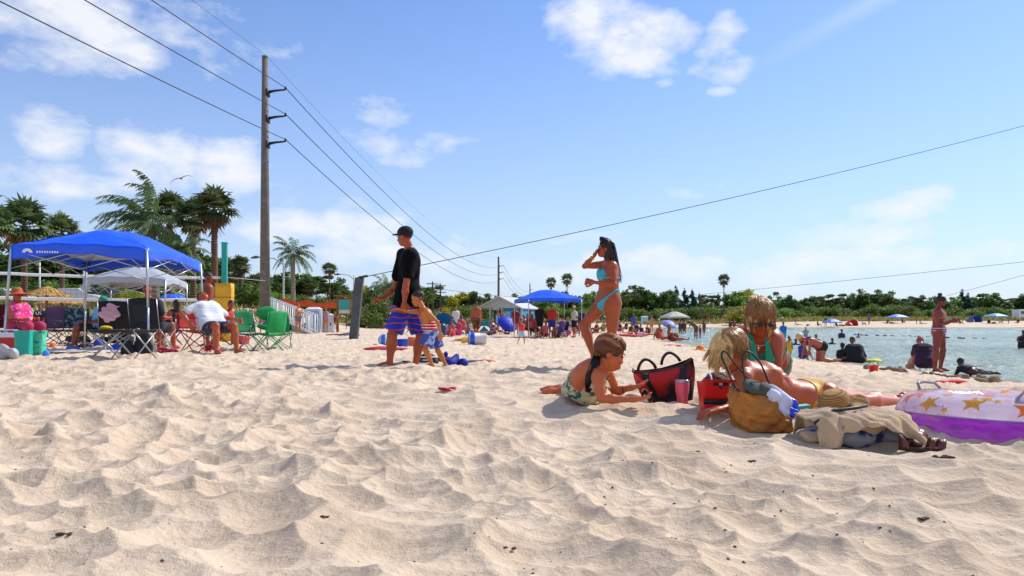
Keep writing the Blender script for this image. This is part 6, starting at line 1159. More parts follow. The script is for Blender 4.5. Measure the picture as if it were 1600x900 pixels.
def star_ring():
    cx, cy = 2.80, 4.10; R, r = .47, .126; cz = gz(cx, cy)+r-.045; t = thing('swim_ring', 'inflatable swim ring with orange stars, clear on top and purple below', 'swim ring', (cx, cy, cz)); t.rotation_euler = (rad(-2.), rad(1.), 0)
    def P(u, v, e=0): a, b = u*2*PI, v*2*PI; q = r+e+(.0022*math.sin(a*61+2*math.sin(a*7))+.0015*math.sin(a*37))*abs(math.cos(b))**10; return (math.cos(a)*(R+q*math.cos(b)), math.sin(a)*(R+q*math.cos(b)), q*math.sin(b)*.93)
    def vinyl(c, al, rough=.12):
        m = bpy.data.materials.new('vinyl'+c.strip('#')); m.use_nodes = True; nt_ = m.node_tree; b = nt_.nodes['Principled BSDF']; b.inputs['Base Color'].default_value = lin(c); b.inputs['Roughness'].default_value = rough; b.inputs['Coat Weight'].default_value = .4; tr = nt_.nodes.new('ShaderNodeBsdfTranslucent'); tr.inputs[0].default_value = lin(c); tp = nt_.nodes.new('ShaderNodeBsdfTransparent'); tp.inputs[0].default_value = (.95, .93, 1, 1)
        a = nt_.nodes.new('ShaderNodeMixShader'); a.inputs[0].default_value = .45; nt_.links.new(b.outputs[0], a.inputs[1]); nt_.links.new(tr.outputs[0], a.inputs[2]); d = nt_.nodes.new('ShaderNodeMixShader'); d.inputs[0].default_value = al
        n = nt_.nodes.new('ShaderNodeTexNoise'); n.inputs['Scale'].default_value = 9; tc = nt_.nodes.new('ShaderNodeTexCoord'); nt_.links.new(tc.outputs['Object'], n.inputs['Vector']); bp = nt_.nodes.new('ShaderNodeBump'); bp.inputs['Strength'].default_value = .35; bp.inputs['Distance'].default_value = .02; nt_.links.new(n.outputs[0], bp.inputs['Height']); nt_.links.new(bp.outputs[0], b.inputs['Normal'])
        nt_.links.new(tp.outputs[0], d.inputs[1]); nt_.links.new(a.outputs[0], d.inputs[2]); nt_.links.new(d.outputs[0], nt_.nodes['Material Output'].inputs[0]); return m
    top = vinyl('#efe4ec', .70); st1 = vinyl('#ff8c14', .97, .3); st2 = vinyl('#f0b81c', .92, .3); bot = vinyl('#9c22c4', .85)
    m = MB(); m.sheet(lambda u, v: P(u, .01+v*.50), 240, 26); R2 = random.Random(12)
    # printed stars follow the curve of the tube
    def star(u0, v0, s, mi, rot=0.):
        n = 10; c = P(u0, v0, .0015); ring = []
        for k in range(n): q = s if k % 2 == 0 else s*.45; a = 2*PI*k/n+rot; ring.append(P(u0+q*math.cos(a)/(2*PI*(R+r*.6)), v0+q*math.sin(a)/(2*PI*r), .0015))
        mids = [P(u0+(s if k % 2 == 0 else s*.45)*.5*math.cos(2*PI*k/n+rot)/(2*PI*(R+r*.6)), v0+(s if k % 2 == 0 else s*.45)*.5*math.sin(2*PI*k/n+rot)/(2*PI*r), .0022) for k in range(n)]
        m.add([c]+mids+ring, [(0, 1+k, 1+(k+1) % n) for k in range(n)]+[(1+k, 1+n+k, 1+n+(k+1) % n, 1+(k+1) % n) for k in range(n)], mi)
    us = [k/15.+.005*R2.uniform(-1, 1) for k in range(15)]
    for k, u in enumerate(us): mi = 2 if .48 < u < .66 else 1; star(u, .10+.03*(k % 2), .064, mi, R2.random()); star(u+.03, .055+.11*(k % 2), .024, mi, R2.random()); star(u+.015, .19+.02*(k % 3), .042, mi, R2.random()); star(u+.04, .30+.03*(k % 2), .05, mi, R2.random())
    m.build('upper_skin', [top, st1, st2], t); m = MB(); m.sheet(lambda u, v: P(u, .51+v*.50), 240, 20); m.build('lower_skin', bot, t)
    m = MB(); 
    for v in (.01, ): m.tube([P(k/90, v, .003) for k in range(90)], .0035, 6, closed=True)
    m.build('weld_seam', vinyl('#b79ad6', .9), t)
    for u0 in (.69, .33):
        m = MB(); m.sheet(lambda u, v: P(u0+(u-.5)*.075, .15+v*.11, .004), 12, 4, .003); h = m.build('handle_patch', vinyl('#c9c4cf', .9), t); m = MB(); m.tube([Vector(P(u0-.034, .21, .006)), Vector(P(u0-.026, .20, .045)), Vector(P(u0+.0, .195, .055)), Vector(P(u0+.026, .20, .045)), Vector(P(u0+.034, .21, .006))], .008, 8); m.build('handle', vinyl('#a79aa6', .85), t)
star_ring()
# small litter on the sand
def bits():
    R = random.Random(44); spots = [(1088, 708, .03, 'flat dark piece of driftwood lying below the tan bag'), (1175, 719, .014, 'small dark lump of bark right of the driftwood'), (1470, 722, .03, 'strip of dark bark below the sandals'), (1445, 832, .012, 'small dark stone in the lower right sand'), (150, 752, .016, 'dark twig lying in the sand at the lower left'), (300, 735, .014, 'short dark stick near the left middle of the sand'), (100, 852, .012, 'dark wood chip at the lower left'), (510, 835, .012, 'dark wood chip below the middle of the sand'), (795, 868, .012, 'thin upright twig stuck in the sand')]
    for px, py, r, lab in spots:
        r *= .7
        x, y, z = spot(px, py); z = gzb(x, y); pr = [E(x+R.uniform(-1, 1)*r*2, y+R.uniform(-.5, .5)*r, z+r*.25, r*R.uniform(.8, 1.6), r*R.uniform(.4, .7), r*R.uniform(.25, .5), R.random()*3, k=.004) for _ in range(4)]; o = blob('driftwood', pr, max(.002, r/8), M('#4a3526', .95, .3, 40, .5, 90), None, r*.12, 120, 3); tag(o, lab, 'driftwood', 'bits of wood on the sand')
    n = 900; mb = MB()
    for _ in range(n):
        Y = 1/R.uniform(1/12., 1/1.7); X = R.uniform(-.8, .8)*Y; k = math.sin(X*2.1+3)*math.sin(Y*1.3+1)
        if R.random() > .25+.5*k: continue
        z = gzb(X, Y); r = R.uniform(.0018, .0055); a = R.random()*6.28; c, s = math.cos(a)*r, math.sin(a)*r; mb.add([(X-c*1.6, Y-s*1.6, z), (X+s, Y-c, z), (X+c*1.6, Y+s*1.6, z), (X-s, Y+c, z), (X, Y, z+r*.9)], [(0, 1, 4), (1, 2, 4), (2, 3, 4), (3, 0, 4)])
    tag(mb.build('debris', M('#5a4331', .95, .4, 30), smooth=False), 'scattered dark flecks of bark and shell on the sand', 'debris', None, 'stuff')
    x, y, z = spot(695, 615); m = MB(); m.sheet(lambda u, v: (x-.05+.14*u, y-.03+.06*v, gzb(x, y)+.012+.014*math.sin(u*5+v*4)), 8, 6, .003); tag(m.build('wrapper', M('#c2333c', .5)), 'small red scrap lying alone on the open sand', 'scrap')
bits()
# ---------------------------------------------------------------- canopies, chairs and the people farther off
BLUE = M('#1257e6', .38, .12, 2, .35, 9, spec=.5); LINING = M('#b9bdc6', .6, .05)
def canopy(label, C, ze, zp, col=BLUE, val=.20, spread=0., logo=False, truss=True, group='pop-up canopies', lin_=True, legn=4, foot=None):
    """C: four corners (x, y) on the ground plan, in order round the canopy"""
    cx = sum(c[0] for c in C)/4; cy = sum(c[1] for c in C)/4; zb = gz(cx, cy); t = thing('canopy_tent', label, 'canopy tent', (cx, cy, zb), 0, group); L = lambda x, y, z: Vector((x-cx, y-cy, z-zb)); pk = L(cx, cy, zp)
    m = MB(); q = MB()
    for i in range(4):
        a = L(*C[i], ze); b = L(*C[(i+1) % 4], ze)
        def f(u, v, dz=0.):
            e = a.lerp(b, u); w = v**.92; p = e.lerp(pk, w); p.z = e.z+(pk.z-e.z)*math.sin(v*PI/2)**.95+.05*math.sin(PI*u)*(1-v)*1.0-.025*math.sin(PI*v)*math.cos(u*2*PI)+dz+.010*math.sin(u*23+v*12+2*math.sin(v*9))*(1-v)+.006*math.sin(v*25+u*7); return p
        m.sheet(lambda u, v: f(u, v), 18, 12, .0); q.sheet(lambda u, v: f(1-u, v, -.02), 18, 12, .0)
        m.sheet(lambda u, v: f(1-u, 0)+Vector((0, 0, -val*v*(1-.25*math.sin(PI*u)**2)))+(b-a).cross(Vector((0, 0, 1))).normalized()*(.01+.012*math.sin(u*14)*v), 24, 4, .004)
    m.build('cover', col, t)
    if lin_: q.build('lining', LINING, t)
    if truss:
        m = MB()
        for i in range(4):
            a = L(*C[i], ze-.06); b = L(*C[(i+1) % 4], ze-.06); n = 2
            for k in range(n): p = a.lerp(b, k/n); r = a.lerp(b, (k+1)/n); dz = Vector((0, 0, .30)); m.tube([p-dz, r], .008, 5); m.tube([p, r-dz], .008, 5)
            mid = a.lerp(b, .5); m.tube([mid-Vector((0, 0, .1)), pk-Vector((0, 0, .25))], .012, 5); m.tube([a, pk-Vector((0, 0, .1))], .010, 5)
        m.build('truss', ALU, t)
    for i in range(legn):
        x, y = C[i]; dx, dy = (x-cx)*spread, (y-cy)*spread; fz = gz(x+dx, y+dy); m = MB(); a = L(x, y, ze-.03); b = L(x+dx, y+dy, fz-.03); m.tube([a, a.lerp(b, .55)], .021, 8); m.tube([a.lerp(b, .45), b], .016, 8); m.box(b+Vector((0, 0, .035)), (.10, .10, .015)); m.build('leg', ALU, t)
    if logo:
        m = MB(); a = L(*C[0], ze-.08); b = L(*C[1], ze-.08); d = (b-a).normalized(); nn = Vector((d.y, -d.x, 0)); o = a+d*.24+nn*.03; up = Vector((0, 0, 1))
        for r0, r1 in ((.055, .075), ): m.add([o+d*(r*math.cos(t_))+up*(r*math.sin(t_)*.9-.03) for t_ in np.linspace(0, PI, 13) for r in (r0-.03, r1)], [(2*k, 2*k+2, 2*k+3, 2*k+1) for k in range(12)])
        for k in range(9): c = o+d*(.13+k*.036)+up*-.015; m.add([c-up*.016, c+d*.022-up*.016, c+d*.022+up*.016, c+up*.016], [(0, 1, 2, 3)])
        m.build('logo', M('#dfe6f5', .5), t, smooth=False)
    return t
canopy('blue pop-up canopy with white logo over the family at the left', [(-7.86, 11.6), (-5.93, 12.0), (-6.28, 14.9), (-8.35, 14.5)], 1.79, 2.20, val=.22, spread=.07, logo=True)
canopy('pale canopy standing behind the blue one, its white underside showing', [(-11.0, 19.0), (-9.1, 19.4), (-9.5, 21.6), (-11.5, 21.2)], 1.70, 2.08, col=M('#a4a9b0', .6, .05), val=.2)
sq = lambda px, Y, w, a=.25: [(XY(px, Y)+w/2*(c*math.cos(a)-d*math.sin(a)), Y+w/2*(c*math.sin(a)+d*math.cos(a))) for c, d in ((-1, -1), (1, -1), (1, 1), (-1, 1))]
def popup(px, Y, w, ytop, yeave, label, col=BLUE, a=.25, **k): s = FPX/Y; canopy(label, sq(px, Y, w, a), CAMH+(HOR-yeave)/(FPX/Y), CAMH+(HOR-ytop)/s, col, **k)
popup(855, 40, 2.9, 453, 468, 'blue pop-up canopy with people crowding under it at the middle of the beach', truss=False)
popup(1054, 85, 2.5, 487, 495, 'grey-white square canopy by the far end of the lagoon', M('#b9b3ab', .7, .05), truss=False)
popup(1300, 124, 2.2, 498, 503, 'pale blue canopy on the far shore, nearest the red beach tent', M('#5f8ed0', .6), truss=False, group='far shore shelters'); popup(1402, 140, 2.8, 491, 495.5, 'blue-white canopy at the middle of the far shore', M('#7f9fd8', .6), truss=False, group='far shore shelters'); popup(1556, 140, 2.9, 489.5, 494, 'light blue canopy at the right end of the far shore', M('#6fa3d6', .6), truss=False, group='far shore shelters')
def umbrella(px, py, Y, R, col, label, tilt=(0, 0), alt=None, low=False):
    s = FPX/Y; x = XY(px, Y); z0 = gz(x, Y); zt = CAMH+(HOR-py)/s; t = thing('beach_umbrella', label, 'umbrella', (x, Y, z0), 0, 'beach umbrellas'); H = max(zt-z0, R*.5); t.rotation_euler = (tilt[0], tilt[1], 0); m = MB(); m.tube([(0, 0, -.2), (0, 0, H)], .018, 6); m.build('pole', WHITE, t)
    n = 8; mats = [M(col, .55, .05)]+([M(alt, .55, .05)] if alt else []); m = MB()
    for i in range(n): m.sheet(lambda u, v: ((R*math.sin(v*1.15)/math.sin(1.15))*math.cos((i+u)*2*PI/n)*(1-.05*math.sin(PI*u)*v), (R*math.sin(v*1.15)/math.sin(1.15))*math.sin((i+u)*2*PI/n)*(1-.05*math.sin(PI*u)*v), H-R*.75*(1-math.cos(v*1.15))/(1-math.cos(1.15))*.55), 4, 6, .004, i % len(mats))
    m.build('cover', mats, t)
    m = MB(); 
    for i in range(n): a = i*2*PI/n; m.tube([(0, 0, H-.02), (R*.6*math.cos(a), R*.6*math.sin(a), H-R*.14), (R*math.cos(a), R*math.sin(a), H-R*.43)], .006, 4)
    m.build('ribs', ALU, t); return t
umbrella(270, 459, 40, .78, '#2a62d8', 'blue umbrella behind the reclining man'); umbrella(784, 491, 47, .68, '#1326b8', 'deep blue umbrella tipped to the ground left of the second canopy', (.7, .5)); umbrella(1041, 500, 80, .85, '#8d86c8', 'small lilac umbrella in front of the grey-white canopy', (.5, .2)); umbrella(871, 487, 41.5, .5, '#d8d8e0', 'pink, white and blue striped umbrella under the second canopy', (1.1, .5), '#c2265a'); umbrella(652, 478, 70, .9, '#6fa9d8', 'pale blue umbrella behind the boy')
def pop_tent(px, py, Y, w, h, col, label):
    s = FPX/Y; x = XY(px, Y); z = gz(x, Y); t = thing('beach_tent', label, 'beach tent', (x, Y, z), .2, 'low beach tents'); m = MB(); m.sheet(lambda u, v: (w/2*math.cos(u*PI)*(1-.15*v), -w*.35+v*w*.75, h*math.sin(u*PI)**.8*(1-.45*v*v)), 20, 8, .01); m.add([(-w*.42, w*.4, 0), (w*.42, w*.4, 0), (0, w*.4, h*.55)], [(0, 1, 2), (2, 1, 0)]); m.build('shell', M(col, .5, .1), t); m = MB(); m.tube([(w/2*math.cos(a), -w*.36, h*math.sin(a)**.8 if math.sin(a) > 0 else 0) for a in np.linspace(0, PI, 17)], .015, 5); m.build('hoop', DARK, t)
pop_tent(692, 512, 42, 1.5, 1.25, '#1580c8', 'bright blue low beach tent behind the boy'); pop_tent(712, 512, 46, 1.6, 1.15, '#3aa0e0', 'light blue low beach tent right of the bright blue one'); pop_tent(1330, 508, 128, 1.8, 1.1, '#d03020', 'red beach tent across the water'); pop_tent(1522, 505, 150, 2.3, 1.5, '#1b57a8', 'blue beach tent across the water at the right'); pop_tent(758, 510, 50, 1.1, .9, '#2fa8c8', 'turquoise low tent behind the shirtless man in patterned shorts')
def camp_chair(loc, yaw, fab, frame, label, w=.54, group='folding camp chairs', logo=None, back=.48, sc=1.):
    t = thing('camp_chair', label, 'folding chair', loc, yaw, group); t.scale = (sc, sc, sc); h = .40; d = .46     # local +x is the way the sitter faces
    for (a, b) in (((-d/2, -w/2), (d/2, w/2*-1)), ((d/2, -w/2), (-d/2, -w/2)), ((-d/2, w/2), (d/2, w/2)), ((d/2, w/2), (-d/2, w/2)), ((d/2, -w/2), (d/2, w/2)), ((d/2, w/2), (d/2, -w/2)), ((-d/2, -w/2), (-d/2, w/2)), ((-d/2, w/2), (-d/2, -w/2))):
        m = MB(); m.tube([(a[0], a[1], 0), (b[0], b[1], h)], .009, 6); m.build('leg', frame, t)
    for sg in (-1, 1): m = MB(); m.tube([(d/2, sg*w/2, h-.05), (d/2, sg*w/2, h+.20)], .009, 6); m.build('upright', frame, t); m = MB(); m.tube([(-d/2, sg*w/2, h-.05), (-d/2-.10, sg*w/2, h+back)], .009, 6); m.build('upright', frame, t); m = MB(); m.sheet(lambda u, v: (-d/2-.04+(d+.06)*u, sg*w/2+(v-.5)*.07, h+.21-.02*math.sin(PI*u)), 8, 3, .006); m.build('armrest', fab, t)
    m = MB(); m.sheet(lambda u, v: (-d/2+d*u, (v-.5)*w, h-.06*math.sin(PI*v)*math.sin(PI*min(1, u+.2))), 10, 10, .006); m.build('seat', fab, t)
    m = MB(); m.sheet(lambda u, v: (-d/2-.015-.085*u-.04*math.sin(PI*v)*math.sin(PI*u)-.01, (v-.5)*w*(1-.06*u), h+.02+(back-.02)*u+.02*math.sin(PI*v)*u), 10, 10, .006); bk = m.build('backrest', fab, t)
    if logo: m = MB(); m.sheet(lambda u, v: (-d/2-.05-.085*(.2+.6*u)-.035+.0, (v-.5)*w*.5, h+.12+back*.62*u), 6, 6, .003); m.build('panel', logo, bk)
    m = MB(); m.tube([(d/2-.05, w/2+.01, h+.16), (d/2-.05, w/2+.01, h+.20)], [.035, .042], 10); m.build('cup_holder', fab, t); return t
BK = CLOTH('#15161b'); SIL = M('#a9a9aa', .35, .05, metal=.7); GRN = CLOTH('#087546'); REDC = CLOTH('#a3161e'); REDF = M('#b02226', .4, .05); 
def sp(px, py): x, y, z = spot(px, py); return (x, y, z-.01)
def chair_at(px, py, yaw, *a, **k): return camp_chair(sp(px, py), rad(yaw), *a, **k)
chair_at(436, 546, 100, GRN, M('#0d7f4c', .4), 'green camp chair farthest right, seen from behind', group='green camp chairs', sc=.86); chair_at(418, 549, 150, CLOTH('#0f9048'), M('#0d8f4c', .4), 'bright green camp chair in the middle of the green three, piled with a towel', group='green camp chairs', sc=.86); chair_at(396, 548, 330, GRN, SIL, 'green camp chair on the left of the green three', group='green camp chairs', sc=.86)
x, y, z = sp(418, 549); soft('towel', 'bright green towel bunched on the middle green chair', 'towel', [E(x, y, z+.48, .2, .17, .06), E(x-.05, y+.1, z+.72, .17, .06, .14)], .014, CLOTH('#139a4c'), .03, 14, 3)
chair_at(84, 541, 285, CLOTH('#5a3f5e'), DARK, 'empty purple camp chair with a white back panel', logo=CLOTH('#c3ccd8'), back=.52); chair_at(112, 541, 280, M('#1c3038', .85, .2, 6, .2, 50, alt='#5f7f86', pat='noise', pscale=12, ramp=(.5, .56)), DARK, 'empty camp chair in dark leafy print')
chair_at(152, 542, 200, BK, DARK, 'black camp chair under the man in the light blue shirt'); chair_at(186, 544, 100, BK, SIL, 'black camp chair hung with a pink towel', w=.6, back=.56); chair_at(240, 549, 82, CLOTH('#1d2026'), SIL, 'black camp chair with a white emblem on its back under the sunburnt man', logo=CLOTH('#23262d'), back=.52); chair_at(33, 545, 340, CLOTH('#6e1226'), DARK, 'dark red camp chair under the woman in the straw hat'); chair_at(316, 552, 325, REDC, REDF, 'red camp chair under the reclining man', w=.54, back=.28); chair_at(262, 540, 60, BK, DARK, 'black camp chair half hidden left of the red chair'); chair_at(346, 540, 200, CLOTH('#b0181e'), DARK, 'red camp chair behind the knees of the reclining man')
x, y, z = sp(186, 544); soft('towel', 'pale pink towel hanging over the back of a black chair', 'towel', [E(x-.02, y-.34, z+.74, .19, .03, .18, k=.02), E(x+.0, y-.30, z+.86, .20, .05, .05)], .010, CLOTH('#cfa6bc'), .014, 22, 4)
def stool(px, py, yaw, label):
    x, y, z = sp(px, py); t = thing('folding_stool', label, 'stool', (x, y, z), rad(yaw), 'silver-legged folding stools'); w = .2; h = .40
    for a in ((-w, -w, w, -w), (w, -w, -w, -w), (-w, w, w, w), (w, w, -w, w)): m = MB(); m.tube([(a[0], a[1], 0), (a[2], a[3], h)], .010, 6); m.build('leg', SIL, t)
    m = MB(); m.sheet(lambda u, v: ((u-.5)*.46, (v-.5)*.44, h-.05*math.sin(PI*u)*math.sin(PI*v)), 8, 8, .008); m.build('seat', BK, t)
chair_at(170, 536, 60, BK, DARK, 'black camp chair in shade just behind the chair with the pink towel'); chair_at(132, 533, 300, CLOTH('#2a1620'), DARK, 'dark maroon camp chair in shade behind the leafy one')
x, y, z = sp(188, 538); soft('bag', 'added heap of black bags darkening the space under the canopy', 'bags', [E(x, y, z+.18, .30, .2, .2), E(x+.25, y-.05, z+.12, .2, .16, .14), E(x-.3, y, z+.1, .18, .16, .12)], .014, BK, .04, 12, 8)  # dark heap added to deepen the shade under the canopy
x, y, z = sp(120, 536); soft('bag', 'added dark heap of clothes and bags below the empty chairs', 'bags', [E(x, y, z+.12, .35, .2, .14), E(x+.25, y-.05, z+.10, .2, .16, .12)], .014, CLOTH('#24161c'), .04, 12, 9)  # second dark heap, also put in to darken the canopy underside
figure('added dark-clothed woman filling the shaded mass under the canopy', 205, 536, 230, 'sit', H=1.55, sex='f', skin='#6a3420', wear=[dict(k='tee', m=CLOTH('#1a1a22')), dict(k='capri', m=CLOTH('#20202a'))], hair=('long', '#17100e'))  # made-up figure that fills out the dark mass in the canopy shade
stool(166, 561, 25, 'silver-legged folding stool standing nearest the camera at the left'); stool(209, 561, 70, 'silver-legged folding stool by the foot of the canopy leg')
# bags, coolers and mats under the canopy
def cooler(px, py, w, d, h, rz, body, lid, label):
    x, y, z = sp(px, py); t = thing('cooler', label, 'cooler', (x, y, z), rz, 'picnic coolers'); m = MB(); m.add([(sx*w*.5*k, sy*d*.5*k, zz) for zz, k in ((0, .92), (h*.78, 1)) for sx, sy in ((-1, -1), (1, -1), (1, 1), (-1, 1))], [(3, 2, 1, 0), (4, 5, 6, 7), (0, 1, 5, 4), (1, 2, 6, 5), (2, 3, 7, 6), (3, 0, 4, 7)]); m.build('body', M(body, .45, .05), t, smooth=False); m = MB(); m.add([(sx*w*.52*k, sy*d*.53*k, zz) for zz, k in ((h*.785, 1), (h*.93, 1), (h, .9)) for sx, sy in ((-1, -1), (1, -1), (1, 1), (-1, 1))], [(3, 2, 1, 0), (8, 9, 10, 11)]+[(o+a, o+b, o+b+4, o+a+4) for o in (0, 4) for a, b in ((0, 1), (1, 2), (2, 3), (3, 0))]); m.build('lid', M(lid, .4, .04), t, smooth=False)
    m = MB(); m.tube([(-w*.52, 0, h*.6), (-w*.56, 0, h*.95), (-w*.4, 0, h*1.12), (w*.4, 0, h*1.12), (w*.56, 0, h*.95), (w*.52, 0, h*.6)], .012, 6); m.build('handle', WHITE, t)
cooler(10, 553, .40, .26, .34, .1, '#c2261c', '#d9dadb', 'red cooler with a white lid at the left edge'); cooler(375, 538, .40, .28, .30, -.3, '#c81f1c', '#d7d8d8', 'red and white cooler behind the legs of the reclining man'); cooler(868, 528, .42, .38, .42, .1, '#17181c', '#202228', 'black cooler at the right leg of the second canopy')
x, y, z = sp(37, 557); tote('tote_bag', 'tall turquoise shopping bag standing by the cooler', (x, y, z), .1, .20, .22, .13, .14, .37, M('#0fa394', .6, .1, 5, .2, 20), sag=.012); x, y, z = sp(60, 556); tote('tote_bag', 'mint green printed shopping bag right of the turquoise one', (x, y, z), -.1, .18, .19, .13, .13, .37, M('#4fc4a0', .6, .1, 5, .2, 30, alt='#2a7f72', pat='noise', pscale=16, ramp=(.55, .6)), sag=.02); x, y, z = sp(20, 561); 
soft('plastic_bag', 'crumpled grey-white plastic bag in front of the cooler', 'bag', [E(x-.12, y, z+.10, .09, .08, .12), E(x+.02, y, z+.07, .06, .06, .08)], .010, M('#a9a7ac', .4, .1, 8, .3, 30), .025, 22, 5)
for i, (px, py, a, b, c, col, nm, lab, cat) in enumerate((
    (72, 557, .05, .04, .07, '#2f8fd8', 'drink_pouch', 'small blue and white packet beside the mint bag', 'packet'), (82, 545, .06, .06, .09, '#e06a12', 'ball', 'orange ball between the feet of the hat woman', 'ball'), (117, 549, .13, .10, .06, '#4a68b8', 'towel', 'blue towel on the mat below the leafy chair', 'towel'), (153, 543, .10, .08, .13, '#1a3fae', 'bag', 'small blue bag below the yellow box', 'bag'), (183, 549, .16, .12, .10, '#1550e0', 'bag', 'bright blue sack on the mat below the black chair', 'bag'),
    (130, 545, .16, .12, .07, '#5a1a22', 'towel', 'dark maroon towel under the chairs', 'towel'), (200, 556, .10, .08, .16, '#14161c', 'bag', 'black bag behind the silver stool', 'bag'), (224, 556, .13, .05, .24, '#1a1c24', 'backpack', 'black backpack standing by the canopy leg', 'backpack'), (238, 552, .05, .05, .2, '#cfc4ae', 'bottle_bag', 'cream paper bag right of the black backpack', 'bag'), (258, 551, .22, .16, .05, '#c41a34', 'towel', 'red towel crumpled on the sand left of the red chair', 'towel'), (268, 525, .17, .12, .12, '#a8a39a', 'towel', 'grey and pink towels heaped on a chair', 'towel'), (262, 543, .16, .1, .07, '#a06a1c', 'box', 'brown patterned bundle behind the red towel', 'bundle'), (330, 549, .12, .1, .07, '#8a141c', 'towel', 'dark red towel under the reclining man', 'towel'), (160, 521, .08, .06, .03, '#d8b312', 'box', 'yellow snack box on the silver stool', 'box'))):
    x, y, z = sp(px, py); o = 0
    if nm == 'box' and py == 521: x, y, z = sp(166, 561); z += .41
    soft(nm, lab, cat, [E(x, y, z+c*.6, a, b, c, k=.02), E(x+a*.4, y-b*.2, z+c*.45, a*.6, b*.7, c*.7, k=.02), E(x-a*.5, y, z+c*.4, a*.6, b*.8, c*.6, k=.02)], .011, CLOTH(col), .35*min(a, b, c), 18, i+30)
m = MB(); x, y, z = sp(125, 552); m.sheet(lambda u, v: (x-.95+2.1*u, y-.45+1.1*v, gz(x-.95+2.1*u, y-.45+1.1*v)+.035+.018*math.sin(u*13+v*5)*math.sin(v*9)), 40, 20, .006); tag(m.build('beach_mat', M('#cfcac9', .85, .08, 3, .3, 30, alt='#4d5470', pat='tiger', pscale=5, ramp=(.5, .6))), 'white and grey-blue striped mat spread under the canopy', 'mat')
# ---- people at the left
STR = M('#9a4a2a', .85, .2, 30, .3, 90)
def sunhat(col, R=.24):
    def f(root, j, base):
        u = j['hup'].normalized(); m = MB(); m.lathe([(R*.98, -.015), (R, 0), (R*.6, .01), (.10, .03), (.098, .07), (.085, .115), (.05, .135), (.002, .14)], 28, cap=False); o = m.build('sun_hat', M(col, .85, .2, 30, .3, 90), root); c = j['hd']-base+u*.03; o.location = c; o.rotation_mode = 'QUATERNION'; o.rotation_quaternion = (u+j['face']*.12).to_track_quat('Z', 'Y')
    return f
def lettering(word, col='#d8dade'):
    def f(root, j, base):
        fw = j['chestf']; c = j['nb'].lerp((j['hl']+j['hr'])/2, .36)-base+fw*.125; cu = bpy.data.curves.new('letters', 'FONT'); cu.body = word; cu.size = .17; cu.align_x = 'CENTER'; cu.extrude = .002
        o = bpy.data.objects.new('lettering', cu); COL.objects.link(o); o.parent = root; o.location = c; o.rotation_euler = (PI/2, 0, math.atan2(fw.y, fw.x)+PI/2); cu.materials.append(M(col, .7)); 
        dg = bpy.context.evaluated_depsgraph_get(); me = bpy.data.meshes.new_from_object(o.evaluated_get(dg)); bpy.data.objects.remove(o); q = link('lettering', me, root, c); q.rotation_euler = (PI/2, 0, math.atan2(fw.y, fw.x)+PI/2)
    return f
PN = CLOTH('#e02f7c'); T = dict
figure('woman in a wide straw hat and pink clothes sitting under the canopy', 33, 545, 338, T(POSE['sit'], spine=(-.18, .0, 1), face=(.8, -.35, -.1), ual=(.3, .25, -1), fal=(1, -.2, .05), uar=(.3, -.15, -1), far=(1, .3, .0)), H=1.60, sex='f', fat=1.38, skin='#b4552c', wear=[T(k='tank', m=M('#e53a84', .85, .1, 8, .3, 50, alt='#f0a0c4', pat='noise', pscale=14, ramp=(.56, .62)), w=.12, loose=1.1, wr=.006, neck=.06), T(k='capri', m=CLOTH('#b0305c'), wr=.004)], hair=('bob', '#5a2c1a'), extra=sunhat('#b55a34', .25))
figure('boy in a black T-shirt with white letters standing behind the hat woman', 62, 532, 285, T(POSE['stand'], face=(1, .3, -.3)), H=1.34, sex='k', hs=1.12, skin='#8a4224', wear=[T(k='tee', m=CLOTH('#17181d')), T(k='shorts', m=CLOTH('#23242c'))], hair=('short', '#15100e'), extra=lettering('US'))
figure('man in a teal cap and light blue shirt sitting sideways below the canopy', 150, 542, 200, T(POSE['sit'], face=(1, .2, -.25)), H=1.56, sex='m', skin='#8a4528', wear=[T(k='tee', m=CLOTH('#4fa8e0')), T(k='shorts', m=CLOTH('#191b24'))], hair=('cap', '#0f8a80'))
figure('sunburnt bald man sitting with his back turned behind the canopy leg', 238, 548, 84, T(POSE['sit'], face=(1, .3, .1)), H=1.66, fat=1.12, skin='#a8432a', wear=[T(k='tee', m=CLOTH('#23242b')), T(k='shorts', m=CLOTH('#30323c'))], hair=('', '#000000'))
figure('person in a dark top sitting in shade between the sunburnt man and the red chair', 268, 541, 160, 'sit', H=1.5, sex='f', skin='#8d4527', wear=[T(k='tank', m=CLOTH('#1d1a22')), T(k='shorts', m=CLOTH('#2b2b35'))], hair=('long', '#1f1410'))
figure('man in a white T-shirt lounging back in a red chair, face up', 332, 553, 322, T(POSE['sitback'], spine=(-.62, .05, 1), hup=(-.9, .15, .6), face=(.55, .25, .75), thl=(1, .18, .12), thr=(1, -.22, .12), shl=(.12, .05, -1), shr=(.12, -.05, -1), ual=(.35, .75, -.75), fal=(.9, .1, -.1), uar=(-.05, -1, -.45), far=(.75, .2, -.7)), H=1.64, fat=1.06, skin='#a8522c', wear=[T(k='tee', m=CLOTH('#d3d5de'), wr=.012, ws=22, loose=1.1, bot=-.08), T(k='shorts', m=M('#6f6f86', .85, .1, 6, .3, 50, alt='#3a3346', pat='vor', pscale=12, ramp=(.25, .35)), wr=.006, len=.75)], hair=('short', '#1d1210'), h=.0105, eyes=True)
figure('shirtless dark-haired man standing just left of the yellow pad', 322, 544, 215, T(POSE['stand'], spine=(-.05, .0, 1), face=(-.3, .2, -.1)), H=1.60, fat=1.1, skin='#8d4122', wear=[T(k='shorts', m=CLOTH('#26304a'))], hair=('short', '#17100e'))
